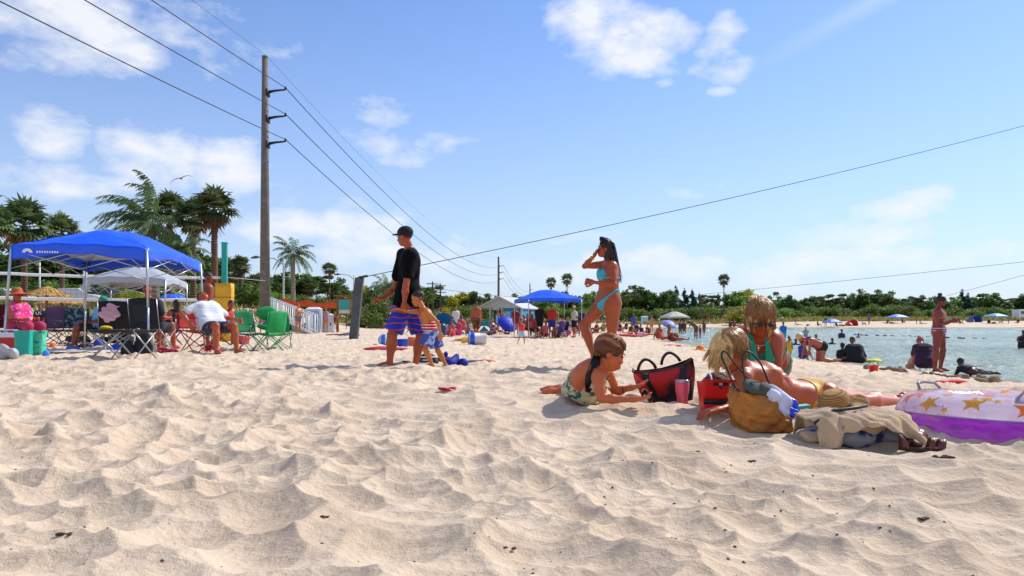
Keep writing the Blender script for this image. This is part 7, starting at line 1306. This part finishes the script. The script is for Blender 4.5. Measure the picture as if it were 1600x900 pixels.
figure('boy in a red shirt sitting behind the reclining man', 352, 541, 170, T(POSE['sit'], face=(-.6, .6, 0)), H=1.45, sex='k', hs=1.15, skin='#8f4828', wear=[T(k='tee', m=CLOTH('#c21d1f')), T(k='shorts', m=CLOTH('#243a7a'))], hair=('short', '#1b1210'))
figure('man in a navy T-shirt sitting between the yellow pad and green chairs', 387, 523, 250, 'sit', H=1.75, skin='#b06a44', wear=[T(k='tee', m=CLOTH('#14285e')), T(k='shorts', m=CLOTH('#1d2850'))], hair=('short', '#2a1a12'))
figure('person in a red tank top bending beside the navy man', 372, 526, 320, 'bend', H=1.55, sex='f', skin='#b5683e', wear=[T(k='tank', m=CLOTH('#b8202a')), T(k='shorts', m=CLOTH('#203a8a'))], hair=('bun', '#2a1a12'))
figure('shirtless man in blue shorts at the foot of the big utility pole', 414, 520, 280, 'sit', H=1.8, fat=1.2, skin='#c07a52', wear=[T(k='shorts', m=CLOTH('#2548c8'))], hair=('short', '#8a6a4a'))
# ---- middle distance
figure('woman in a bikini top and grey shorts walking by the ramp railing', 466, 0, 320, 'camera', Y=41, H=1.66, sex='f', skin='#bf744a', wear=[T(k='bra', m=CLOTH('#b8a8b0')), T(k='shorts', m=CLOTH('#6a6e76'), len=.5)], hair=('bun', '#8a5a34'))
figure('girl in a lilac swimsuit walking before the low white cabin', 509, 0, 285, 'walk', Y=44, H=1.55, sex='f', skin='#b56a44', wear=[T(k='one', m=CLOTH('#9a7a98')), ], hair=('long', '#4a2c1c'))
figure('child in a red and grey swimsuit beside the girl in lilac', 523, 0, 280, 'stand2', Y=45, H=1.28, sex='k', hs=1.15, skin='#a8603c', wear=[T(k='one', m=CLOTH('#7a3038')), ], hair=('bob', '#4a2c1c'))
figure('shirtless man in brown patterned shorts walking away past the yellow toy', 744, 0, 80, 'walk', Y=32, H=1.72, skin='#9a4a28', wear=[T(k='shorts', m=M('#7a4a20', .85, .1, 6, .2, 40, alt='#1a1410', pat='noise', pscale=9, ramp=(.48, .54)), len=.9)], hair=('short', '#1a110e'))
figure('toddler in a red top and pale blue shorts walking before the second canopy', 815, 0, 300, 'walk', Y=25.5, H=.90, sex='k', hs=1.35, skin='#b0643c', wear=[T(k='tee', m=CLOTH('#d0402a')), T(k='shorts', m=CLOTH('#9fbad8'))], hair=('short', '#3a2418'))
for a in (
 ('tall man in a black T-shirt standing under the second canopy', 843, 40, 100, 'stand', 1.82, 'm', '#8a4a2c', 'tee', '#121318', '#1a1c22', ('short', '#17110e')),
 ('man in a red shirt and blue shorts standing under the second canopy', 862, 39.5, 250, 'stand', 1.75, 'm', '#9a5030', 'tee', '#c02a1e', '#26368a', ('short', '#17110e')),
 ('man in a white patterned shirt, sun hat and black shorts right of the second canopy', 897, 40.5, 200, 'hips', 1.78, 'm', '#b5663e', 'tee', '#c8ccc4', '#15161c', ('cap', '#cdbb94')),
 ('woman sitting in a red camp chair under the second canopy', 834, 39, 300, 'sit', 1.6, 'f', '#a85a38', 'tank', '#b02038', '#3a2030', ('bun', '#241610')),
 ('woman in pink sitting low beside the red chair', 852, 38.5, 240, 'ground', 1.6, 'f', '#a85a38', 'tank', '#c84a78', '#7a3050', ('long', '#241610')),
 ('person in purple shorts sitting under the right side of the second canopy', 877, 39, 210, 'sit', 1.6, 'm', '#a85a38', 'tee', '#5a4a90', '#3a3a8a', ('short', '#241610')),
 ('person in a navy top standing behind the man with the sun hat', 908, 44, 260, 'stand', 1.7, 'm', '#9a5434', 'tee', '#1a2650', '#222a40', ('cap', '#1c2a5c')),
 ('woman in a light blue top sitting behind the black cooler', 884, 42, 230, 'sit', 1.6, 'f', '#b06a48', 'tank', '#6f94c8', '#303848', ('bob', '#6a4428')),
 ('bearded man in grey sitting at the left leg of the second canopy', 822, 41, 320, 'sit', 1.7, 'm', '#8f4a2c', 'tee', '#50525c', '#23252d', ('short', '#17110e'))):
    lab, px, Y, yaw, ps, H, sx, sk, top, c1, c2, hr = a; figure(lab, px, 0, yaw, ps, Y=Y, H=H, sex=sx, skin=sk, wear=[T(k=top, m=CLOTH(c1)), T(k='shorts', m=CLOTH(c2))], hair=hr)
camp_chair((XY(834, 39), 39, gz(XY(834, 39), 39)), rad(300), CLOTH('#d02428'), DARK, 'red camp chair under the second canopy', back=.6); camp_chair((XY(884, 42), 42, gz(XY(884, 42), 42)), rad(230), CLOTH('#d8dade'), DARK, 'white camp chair behind the black cooler'); camp_chair((XY(877, 39), 39, gz(XY(877, 39), 39)), rad(210), CLOTH('#3a3a52'), DARK, 'dark camp chair under the right side of the second canopy')
# sunbathers on the sand, seen small
crowd = [(706, 38, 'ground', 'pink', '#d8406a'), (716, 39, 'ground', 'magenta', '#c02a70'), (724, 41, 'sit', 'red', '#b82a30'), (697, 43, 'longsit', 'white', '#d0d0d4'), (686, 46, 'stand', 'turquoise', '#2a9ac0'), (712, 45, 'stand', 'pale', '#c8c4c0'), (648, 47, 'ground', 'orange', '#c86a2a'), (770, 47, 'ground', 'purple', '#6a3a8a'), (792, 46, 'longsit', 'navy', '#20285a'), (800, 49, 'sit', 'rose', '#c06a78'), (765, 43, 'supine', 'grey', '#4a4a52'),
         (912, 52, 'ground', 'black', '#16161c'), (922, 50, 'longsit', 'dark green', '#1e3a30'), (932, 55, 'ground', 'maroon', '#5a1a2a'), (985, 56, 'longsit', 'brown', '#5a3a2a'), (994, 58, 'ground', 'dark blue', '#1a2450'), (1003, 60, 'longsit', 'grey-black', '#2a2a30'), (1012, 60, 'ground', 'wine red', '#6a1a30'), (978, 62, 'sit', 'charcoal', '#24262c'), (968, 64, 'ground', 'violet', '#4a3070'),
         (1030, 44, 'ground', 'coral', '#c85040'), (1036, 45, 'longsit', 'salmon', '#c87060'), (1047, 43, 'ground', 'dark grey', '#303036'), (1052, 42.5, 'longsit', 'brick red', '#8a2a20')]
crowd += [(640, 52, 'ground', 'teal', '#1f8a8a'), (660, 55, 'sit', 'yellow', '#c8a428'), (735, 50, 'longsit', 'cream', '#cfc4ae'), (778, 52, 'stand', 'sky blue', '#6fa8d8'), (786, 53, 'stand', 'olive', '#5a6030'), (806, 45, 'stand', 'dark red', '#7a1a20'), (828, 44, 'stand', 'grey', '#6a6c74'), (869, 43, 'stand', 'mint', '#6fc0a0'), (920, 47, 'stand', 'ochre', '#a87a30'), (943, 60, 'ground', 'lime', '#8ab030'), (990, 66, 'stand', 'blue', '#2a50a0'), (1018, 70, 'stand', 'tan', '#b08a5c'), (1008, 52, 'supine', 'pale pink', '#d8a0a8'), (900, 58, 'longsit', 'plum', '#5a2a4a')]
R = random.Random(77)
for px, Y, ps, cn, c in crowd:
    sx = R.choice('mf'); where = 'behind the boy in blue shorts' if px < 730 else ('left of the second canopy' if px < 810 else ('behind the turquoise bikini woman' if px < 950 else ('right of the turquoise bikini woman' if px < 1025 else 'by the lagoon above the red tote')))
    figure('figure in %s %s %s' % (cn, {'ground': 'sitting knees up', 'sit': 'sitting', 'longsit': 'sitting legs out', 'stand': 'standing', 'supine': 'lying'}[ps], where), px, 0, R.uniform(200, 340), ps, Y=Y, H=R.uniform(1.55, 1.75), sex=sx, skin=R.choice(['#a85f3c', '#b8734c', '#7a4028', '#9a5434']), wear=[T(k=R.choice(['tank', 'tee']) if sx == 'm' else 'one', m=CLOTH(c)), T(k='shorts', m=CLOTH(c), len=.5)], hair=(R.choice(['short', 'bun', 'bob']), R.choice(['#1a110e', '#3a2418', '#6a4a2c'])), group='bathers on the sand')
# bathers in and by the lagoon
def swimmer(label, px, py, yaw, pose, H, Y=None, dip=0., **k):
    """py: where the figure meets the water"""
    Y = Y or (CAMH-WZ)*FPX/(py-HOR); x = XY(px, Y); k.setdefault('group', 'bathers in the lagoon'); return figure(label, px, 0, yaw, pose, Y=Y, H=H, z=WZ-dip, **k)
BS = lambda c, c2: [T(k='bra', m=CLOTH(c)), T(k='brief', m=CLOTH(c2))]
swimmer('dark-haired woman in a bikini wading with a child at the shallow end', 1088, 531, 200, 'bend', 1.6, dip=.05, sex='f', skin='#7a3c24', wear=BS('#5a2a34', '#4a2030'), hair=('long', '#17100e')); swimmer('child in red beside the wading dark-haired woman', 1094, 531, 190, 'stand', 1.0, dip=.05, sex='k', hs=1.25, skin='#8a4a2c', wear=[T(k='one', m=CLOTH('#b8342a'))], hair=('short', '#17100e'))
for px, py, H, c, lab, yaw, dp in ((1063, 522, 1.6, '#2a3a3a', 'woman in dark green wading left of the pair by the grey-white canopy', 280, .3), (1069, 522, 1.6, '#3a3a44', 'person in grey wading next to the woman in dark green', 250, .3), (1100, 521, 1.65, '#4a3a2c', 'man in brown standing in the shallows right of the wading woman', 300, .3), (1147, 516, 1.6, '#7a3a30', 'small wader in rust red left of the green halter woman', 270, .2), (1141, 517, 1.6, '#3a3a40', 'small wader in dark grey next to the rust red one', 250, .2)):
    swimmer(lab, px, py, yaw, 'stand', H, dip=dp, sex='f', skin='#7a4028', wear=[T(k='one', m=CLOTH(c))], hair=('bob', '#17100e'))
swimmer('boy in a blue swim shirt and turquoise shorts standing in the water', 1224, 537, 80, 'stand', 1.30, dip=.12, sex='k', hs=1.1, skin='#8a4a30', wear=[T(k='rash', m=CLOTH('#1668c0')), T(k='shorts', m=CLOTH('#1c98a8'))], hair=('short', '#17100e'))
swimmer('toddler in a yellow swimsuit at the water edge right of the halter woman', 1233, 566, 260, 'stand', .75, Y=22.5, sex='k', hs=1.3, skin='#7a3f26', wear=[T(k='tank', m=CLOTH('#c89a1c')), T(k='shorts', m=CLOTH('#c89a1c'))], hair=('bun', '#17100e'))
figure('woman in a pink and purple top kneeling on all fours at the water edge', 1284, 0, 182, 'kneel', Y=20.5, H=1.62, sex='f', fat=1.15, skin='#a85a40', wear=[T(k='tank', m=M('#a8204c', .8, .1, 6, .2, 40, alt='#2a2060', pat='noise', pscale=5, ramp=(.5, .55))), T(k='shorts', m=CLOTH('#15151b'), len=.35)], hair=('bob', '#c8a070'), z=-.60)
figure('child in blue sitting in front of the kneeling woman', 1254, 0, 30, 'ground', Y=21, H=1.0, sex='k', hs=1.25, skin='#9a5034', wear=[T(k='tank', m=CLOTH('#2038a0')), T(k='shorts', m=CLOTH('#2038a0'))], hair=('short', '#2a1a12'))
swimmer('broad man in a black swim shirt sitting in the shallow water', 1338, 566, 80, T(POSE['cross'], spine=(.6, 0, 1), hup=(.9, 0, 1), ua=(.3, .5, -1)), 1.75, Y=22, dip=.08, h=.016, fat=1.15, skin='#7a3c26', wear=[T(k='long', m=CLOTH('#0f1016')), T(k='shorts', m=CLOTH('#101118'))], hair=('short', '#241a14')); swimmer('small child in black sitting left of the broad man in the water', 1317, 565, 75, 'cross', 1.15, Y=22.4, dip=.08, sex='k', hs=1.3, skin='#5a2c1c', wear=[T(k='tee', m=CLOTH('#111218'))], hair=('short', '#120d0b'))
swimmer('person in dark blue with a hat standing chest deep in the lagoon', 1315, 529, 270, 'stand', 1.65, dip=1.0, skin='#7a4630', wear=[T(k='rash', m=CLOTH('#222850'))], hair=('cap', '#3a3f50')); swimmer('pale child standing waist deep beyond the boy in blue', 1259, 527, 250, 'swim', 1.3, dip=.55, sex='k', hs=1.15, skin='#9a705c', wear=[T(k='tee', m=CLOTH('#8a9098'))], hair=('short', '#2a1a12')); swimmer('person in a brown hat low in the water beyond the kneeling woman', 1275, 536, 250, 'swim', 1.6, dip=1.1, skin='#7a4030', wear=[T(k='tee', m=CLOTH('#7a3028'))], hair=('cap', '#8a4a3c'))
for i, (px, py, lab) in enumerate(((1243, 539, 'dark head of a swimmer between the boy in blue and the kneeling woman'), (1300, 538, 'tiny dark head of a swimmer left of the broad man'), (1341, 528, 'tiny dark head of a swimmer near the rope of floats'), (1234, 539, 'dark head of a swimmer just behind the yellow toddler'), (1598, 546, 'dark figure standing in the water, cut by the right edge'))): swimmer(lab, px, py, 260, 'swim', 1.6, dip=1.25 if i < 4 else .75, skin='#5a3424', wear=[T(k='rash', m=CLOTH('#181a24'))], hair=('short', '#17100e'))
# the tall girl with the striped bikini and those digging at the edge
STRP = M('#5a2038', .8, .1, 6, .2, 50, alt='#c8a0bc', pat='wave', pscale=6.5, ramp=(.45, .55))
figure('tall girl with a high bun and striped bikini bottom looking at her phone', 1467, 0, 318, T(POSE['stand'], spine=(-.03, 0, 1), hup=(.25, 0, 1), face=(1, .1, -.35), ual=(.15, .2, -1), fal=(1, -.25, .35), uar=(.1, -.15, -1), far=(1, .3, .35), thl=(.12, .22, -1), thr=(-.05, -.22, -1), shl=(-.15, .0, -1), shr=(-.05, .0, -1)), Y=15.8, H=1.66, sex='f', skin='#7d3426', wear=[T(k='brief', m=STRP, top=.20, high=.10, cover=.9, cut=2.2, h=.008), T(k='bra', m=CLOTH('#c86a5a'), cup=.9, h=.008)], hair=('bun', '#170f0d'), h=.011, z=-.50)
m = MB(); q = J(1481, 497, 15.35); m.box(q, (.075, .012, .15), rz=.7, tilt=Matrix.Rotation(-1.1, 3, 'X')); tag(m.build('phone', M('#15161a', .2), smooth=False), 'dark phone in the hand of the tall girl by the water', 'phone')
figure('person in a dark purple top crouching with head down beside the tall girl', 1446, 0, 75, T(POSE['ground'], spine=(.55, 0, .85), hup=(1, 0, .5), face=(.8, 0, -.6)), Y=16.6, H=1.6, sex='f', fat=1.1, h=.014, skin='#a0603f', wear=[T(k='tee', m=CLOTH('#2e1230')), T(k='shorts', m=CLOTH('#2e1230'))], hair=('bun', '#8a4a2c'), z=-.52)
figure('toddler sitting bent over the sand left of the crouching person', 1421, 0, 20, T(POSE['ground'], spine=(.5, 0, .8)), Y=17.2, H=.75, sex='k', hs=1.3, skin='#c88a68', wear=[T(k='shorts', m=CLOTH('#a87a5c'))], hair=('short', '#8a6a4a'), z=-.55)
figure('dark-haired child lying in the shallows at the right, only head and back out', 1522, 0, 90, 'prone', Y=15.4, H=1.2, sex='k', hs=1.2, skin='#3a2420', wear=[T(k='rash', m=CLOTH('#161a24'))], hair=('short', '#12141a'), z=-.62)
def lumps():
    R = random.Random(5); pl = [(1362, 577), (1380, 578), (1398, 580), (1412, 582), (1452, 588), (1470, 590), (1487, 592), (1500, 594), (1530, 597), (1545, 600)]
    for i, (px, py) in enumerate(pl):
        x, y, z = spot(px, py); r = R.uniform(.05, .11); pr = [E(x+R.uniform(-1, 1)*r*1.2, y+R.uniform(-1, 1)*r*.6, z+r*.3, r*R.uniform(.5, 1), r*R.uniform(.5, .9), r*R.uniform(.5, .85), k=.01) for _ in range(5)]; tag(blob('sand_lump', pr, .016, M('#8a7358', .95, .2, 9, .6, 30), None, r*.16, 30, i), 'lump of dug damp sand at the water edge', 'sand lump', 'dug sand lumps at the water edge')
lumps()
def pail_toy(px, py, r, h, col, label, lie=0., alt=None):
    x, y, z = spot(px, py); t = thing('bucket', label, 'bucket', (x, y, z+(r if lie else -.01)), 0, 'toy buckets'); 
    if lie: t.rotation_euler = (PI/2, 0, lie)
    m = MB(); m.lathe([(r*.8, 0), (r, h), (r*1.06, h), (r*1.06, h*.95), (r*.97, h*.95), (r*.96, h*.9), (r*.78, .02)], 24, cap=False); m.add([(r*.8*math.cos(a), r*.8*math.sin(a), .004) for a in np.linspace(0, 2*PI, 25)[:-1]], [tuple(range(23, -1, -1)), tuple(range(24))]); m.build('bucket_body', M(col, .4, .05), t)
    if alt: m = MB(); m.lathe([(r*1.0, h*.0-.0), (r*1.02, h*.36)], 24, cap=False); o = m.build('lid', M(alt, .4), t); o.location = (0, 0, h*.68); m = MB(); m.lathe([(r*1.08, 0), (r*1.1, .03), (.01, .035)], 24, cap=False); o = m.build('bucket_cover', M(alt, .4), t); o.location = (0, 0, h)
    m = MB(); m.tube([(r*math.cos(a), 0, h+r*.9*math.sin(a)) for a in np.linspace(0, PI, 13)], .006, 5); m.build('handle', DARK if not lie else WHITE, t)
pail_toy(760, 540, .22, .56, '#c3c6cc', 'big white and blue tub lying on its side on the sand', -PI/2+.05, '#1b50c8'); pail_toy(1365, 582, .09, .15, '#d82a1c', 'small red bucket by the dug sand at the water edge'); pail_toy(629, 543, .17, .24, '#1a48c8', 'blue bucket standing behind the legs of the man in black')
def small(nm, lab, cat, px, py, a, b, c, col, nz=.3, h=None, grp=None, zz=0, **k): x, y, z = spot(px, py); r = min(a, b, c); return soft(nm, lab, cat, [E(x, y, z+c*.6+zz, a, b, c, k=r*.4), E(x+a*.5, y-b*.2, z+c*.45+zz, a*.6, b*.7, c*.75, k=r*.4), E(x-a*.5, y+b*.1, z+c*.4+zz, a*.6, b*.8, c*.6, k=r*.4)], h or max(.009, r/6), M(col, .7, .12, 8, .3, 30, **k), nz*r, 2.2/max(a, .05), int(px), grp)
x, y, z = spot(600, 540); m = MB(); m.lathe([(.17*math.sin(a), -.17*math.cos(a)) for a in np.linspace(.02, PI-.02, 14)], 22, cap=False); o = m.build('beach_ball', M('#1f6fd0', .35, .05, 4, alt='#b8c8d8', pat='wave', pscale=1.8, axis='X', ramp=(.7, .75)), None, (x, y, z+.16)); tag(o, 'blue and white beach ball left of the man in black', 'ball')
for a in (('towel', 'red towel spread behind the feet of the man in black', 'towel', 600, 547, .5, .3, .05, '#b81c28'), ('towel', 'orange and white towel bundle behind the man and the boy', 'towel', 643, 541, .2, .15, .13, '#d86030'), ('bag', 'black and white striped bag on the sand behind the boy', 'bag', 668, 570, .14, .12, .10, '#16171c', .1), ('bag', 'dark grey rolled bag right of the striped bag', 'bag', 692, 567, .16, .12, .06, '#33343a'), ('bag', 'royal blue bag right behind the boy', 'bag', 711, 573, .12, .09, .09, '#10209a', .6), ('towel', 'dark printed towel lying right of the royal blue bag', 'towel', 740, 571, .22, .12, .04, '#2a2c3c'), ('towel', 'orange towel strip beyond the dark printed towel', 'towel', 750, 566, .22, .08, .025, '#c85a28'), ('sandal', 'pair of dark sandals between the man and the boy', 'sandal', 634, 572, .07, .05, .05, '#1c1a1c'),
          ('toy', 'yellow plastic toy on the sand near the big tub', 'toy', 733, 537, .20, .16, .16, '#e0b010'), ('toy', 'smaller yellow toy lying left of the other yellow toy', 'toy', 719, 533, .24, .14, .07, '#d8a818'), ('towel', 'red-pink towel on the sand before the tiny sunbathers', 'towel', 1050, 541, .36, .15, .05, '#c8284a'), ('float_board', 'red float board lying behind the turquoise bikini woman', 'float', 982, 526, 1.0, .3, .1, '#c02c34'), ('towel', 'pale green towel left of the red float board', 'towel', 960, 524, .6, .3, .08, '#7a9a88'), ('ball', 'small orange ball at the edge of the lagoon', 'ball', 1052, 533, .16, .16, .16, '#e84a10', 0),
          ('towel', 'mixed clothes piled at the foot of the leaning post', 'clothes', 545, 525, .5, .3, .1, '#6a5a5c'), ('towel', 'red cloth left of the leaning post', 'towel', 523, 524, .45, .2, .05, '#9a3a44'), ('toy_spade', 'red plastic spade lying on the sand near the water', 'toy', 1488, 600, .17, .05, .03, '#d8101c'), ('float', 'yellow-green float beside the broad man in the water', 'float', 1366, 566, .22, .15, .07, '#c8d018'), ('toy', 'tiny red toy on the sand before the second canopy', 'toy', 894, 543, .06, .04, .03, '#d82a20'), ('towel', 'red blanket behind the boy in blue shorts', 'towel', 700, 523, .8, .4, .1, '#c83a50'), ('towel', 'pale blanket left of the second canopy', 'towel', 786, 519, .8, .4, .1, '#a8a0a8'), ('backpack', 'black stroller bags beside the woman in grey shorts', 'bag', 452, 516, .26, .2, .24, '#241c24'), ('backpack', 'dark stroller by the pale blue cabin', 'stroller', 480, 516, .45, .25, .32, '#22242e')):
    small(*a[:9], **(dict(nz=a[9]) if len(a) > 9 else {}))
x, y, z = spot(1094, 548); t = thing('sun_hat', 'bright orange sun hat lying on the sand left of the blonde women', 'hat', (x, y, z+.01)); OR = M('#ee8408', .7, .1, 8, .3, 40); m = MB(); m.lathe([(.40, .0), (.41, .015), (.30, .03), (.15, .05), (.02, .05)], 28, cap=False, sx=1.1, sy=.7); m.build('brim', OR, t); m = MB(); m.lathe([(.15, .045), (.145, .12), (.12, .17), (.06, .195), (.002, .2)], 24, cap=False); m.build('crown', OR, t)
# stripes of the striped bag
x, y, z = spot(668, 570); m = MB()
for q in (-.07, -.03, .01, .05): m.tube([(x+q*.3+.135*math.cos(a)*.96, y+.118*math.sin(a), z+.06+q) for a in np.linspace(0, 2*PI, 33)[:-1]], .010, 5, closed=True)
tag(m.build('ring_toy', WHITE), 'white bands of a striped ring toy lying over the black bag', 'ring toy')
# far shore: tiny groups
fs = [(1196, 150), (1212, 152), (1245, 130), (1262, 128), (1278, 126), (1290, 125), (1308, 125), (1318, 126), (1348, 130), (1358, 132), (1386, 138), (1394, 139), (1410, 140), (1432, 136), (1440, 135), (1484, 150), (1500, 136), (1515, 142), (1545, 140), (1552, 141), (1562, 141), (1576, 140), (1590, 142), (1150, 160), (1120, 150), (1105, 150), (1180, 158)]
R = random.Random(9); protos = []
for i, (px, Y) in enumerate(fs):
    x = XY(px, Y); z = gz(x, Y); ps = ['ground', 'stand', 'longsit', 'supine'][i % 4]; cn, c = [('dark', '#20222a'), ('red', '#a82a2a'), ('white', '#d0d0d0'), ('blue', '#2a4aa0'), ('brown', '#5a3a28'), ('green', '#2a6a4a')][i % 6]
    side = 'left of the far pale blue canopy' if px < 1280 else ('near the red beach tent' if px < 1370 else ('near the middle far canopy' if px < 1450 else ('left of the far blue tent' if px < 1530 else 'near the far right canopy')))
    if px < 1190: side = 'on the shore behind the blonde women'
    figure('tiny far figure in %s %s %s' % (cn, {'ground': 'sitting', 'stand': 'standing', 'longsit': 'sitting legs out', 'supine': 'lying'}[ps], side), px, 0, R.uniform(180, 360), ps, Y=Y, H=1.7, sex=R.choice('mf'), skin='#8a5038', wear=[T(k='tee', m=CLOTH(c))], hair=('bob', '#2a1a12'), group='tiny people on the far shore', h=.05)
for px, Y, w, lab in ((1597, 165, 3.2, 'white trailer at the far right end of the shore'),):
    x = XY(px, Y); z = gz(x, Y); t = thing('trailer', lab, 'trailer', (x, Y, z), .1); m = MB(); m.box((0, 0, 1.5), (w, 2, 2.0)); m.build('body', M('#d8dcdc', .5), t, smooth=False); m = MB(); m.box((-.3, -1.02, 1.8), (1.6, .05, .6)); m.build('window', M('#3a5560', .2), t, smooth=False)
    for q in (-.5, .5): m = MB(); m.tube([(q, -1.05, .35), (q, -.85, .35)], .35, 12); m.build('wheel', DARK, t)
# gulls
def gull(px, py, Y, span, roll, label):
    c = J(px, py, Y); t = thing('seagull', label, 'seagull', c, rad(20), 'seagulls'); t.rotation_euler = (0, roll, rad(15)); o = blob('body', [pr_ell((0, 0, 0), [(1, 0, 0), (0, 1, 0), (0, 0, 1)], (.05, .20, .05)), pr_ell((0, .19, .02), [(1, 0, 0), (0, 1, 0), (0, 0, 1)], (.032, .05, .03)), pr_cone((0, .23, .015), (0, .28, .005), .012, .004), pr_ell((0, -.22, 0), [(1, 0, 0), (0, 1, 0), (0, 0, 1)], (.05, .08, .01))], .012, M('#5a5c62', .8), t)
    for sg in (-1, 1): m = MB(); m.sheet(lambda u, v: (sg*u*span/2, .08+.05*math.sin(u*PI)-.15*u*u-(v)*.16*(1-u)**.6-.02, .14*math.sin(u*2.2)-.12*u*u*2), 12, 3, .008); m.build('wing', M('#2c2d31', .8, .2, 9), t)
gull(283, 279, 40, 1.25, -.35, 'dark gull gliding with spread wings above the feather palm'); gull(0, 306, 45, 1.1, .2, 'gull wing showing at the left edge of the sky')
# ---------------------------------------------------------------- labels that still coincide get their place in the row
def finish_labels():
    from bpy_extras.object_utils import world_to_camera_view as w2c
    bpy.context.view_layer.update(); groups = {}
    for o in SC.objects:
        if o.parent is None and 'label' in o and 'category' in o and o.get('category') not in ('float', 'sand lump'): groups.setdefault(o['label'], []).append(o)
    names = ['leftmost', 'second from left', 'third from left', 'fourth from left', 'fifth from left', 'sixth from left', 'seventh from left', 'eighth from left', 'ninth from left', 'tenth from left', 'eleventh from left', 'twelfth from left', 'thirteenth from left', 'fourteenth from left', 'fifteenth from left', 'sixteenth from left']
    if 0: print([o['label'] for o in SC.objects if len(o.get('label', '').split()) > 16])
    for lab, os_ in groups.items():
        if len(os_) < 2: continue
        os_.sort(key=lambda o: o.location.x/max(o.location.y, 1))
        for i, o in enumerate(os_): o['label'] = '%s, %s' % (lab, names[min(i, 15)] if i < len(os_)-1 or len(os_) > 16 else 'rightmost')
finish_labels()
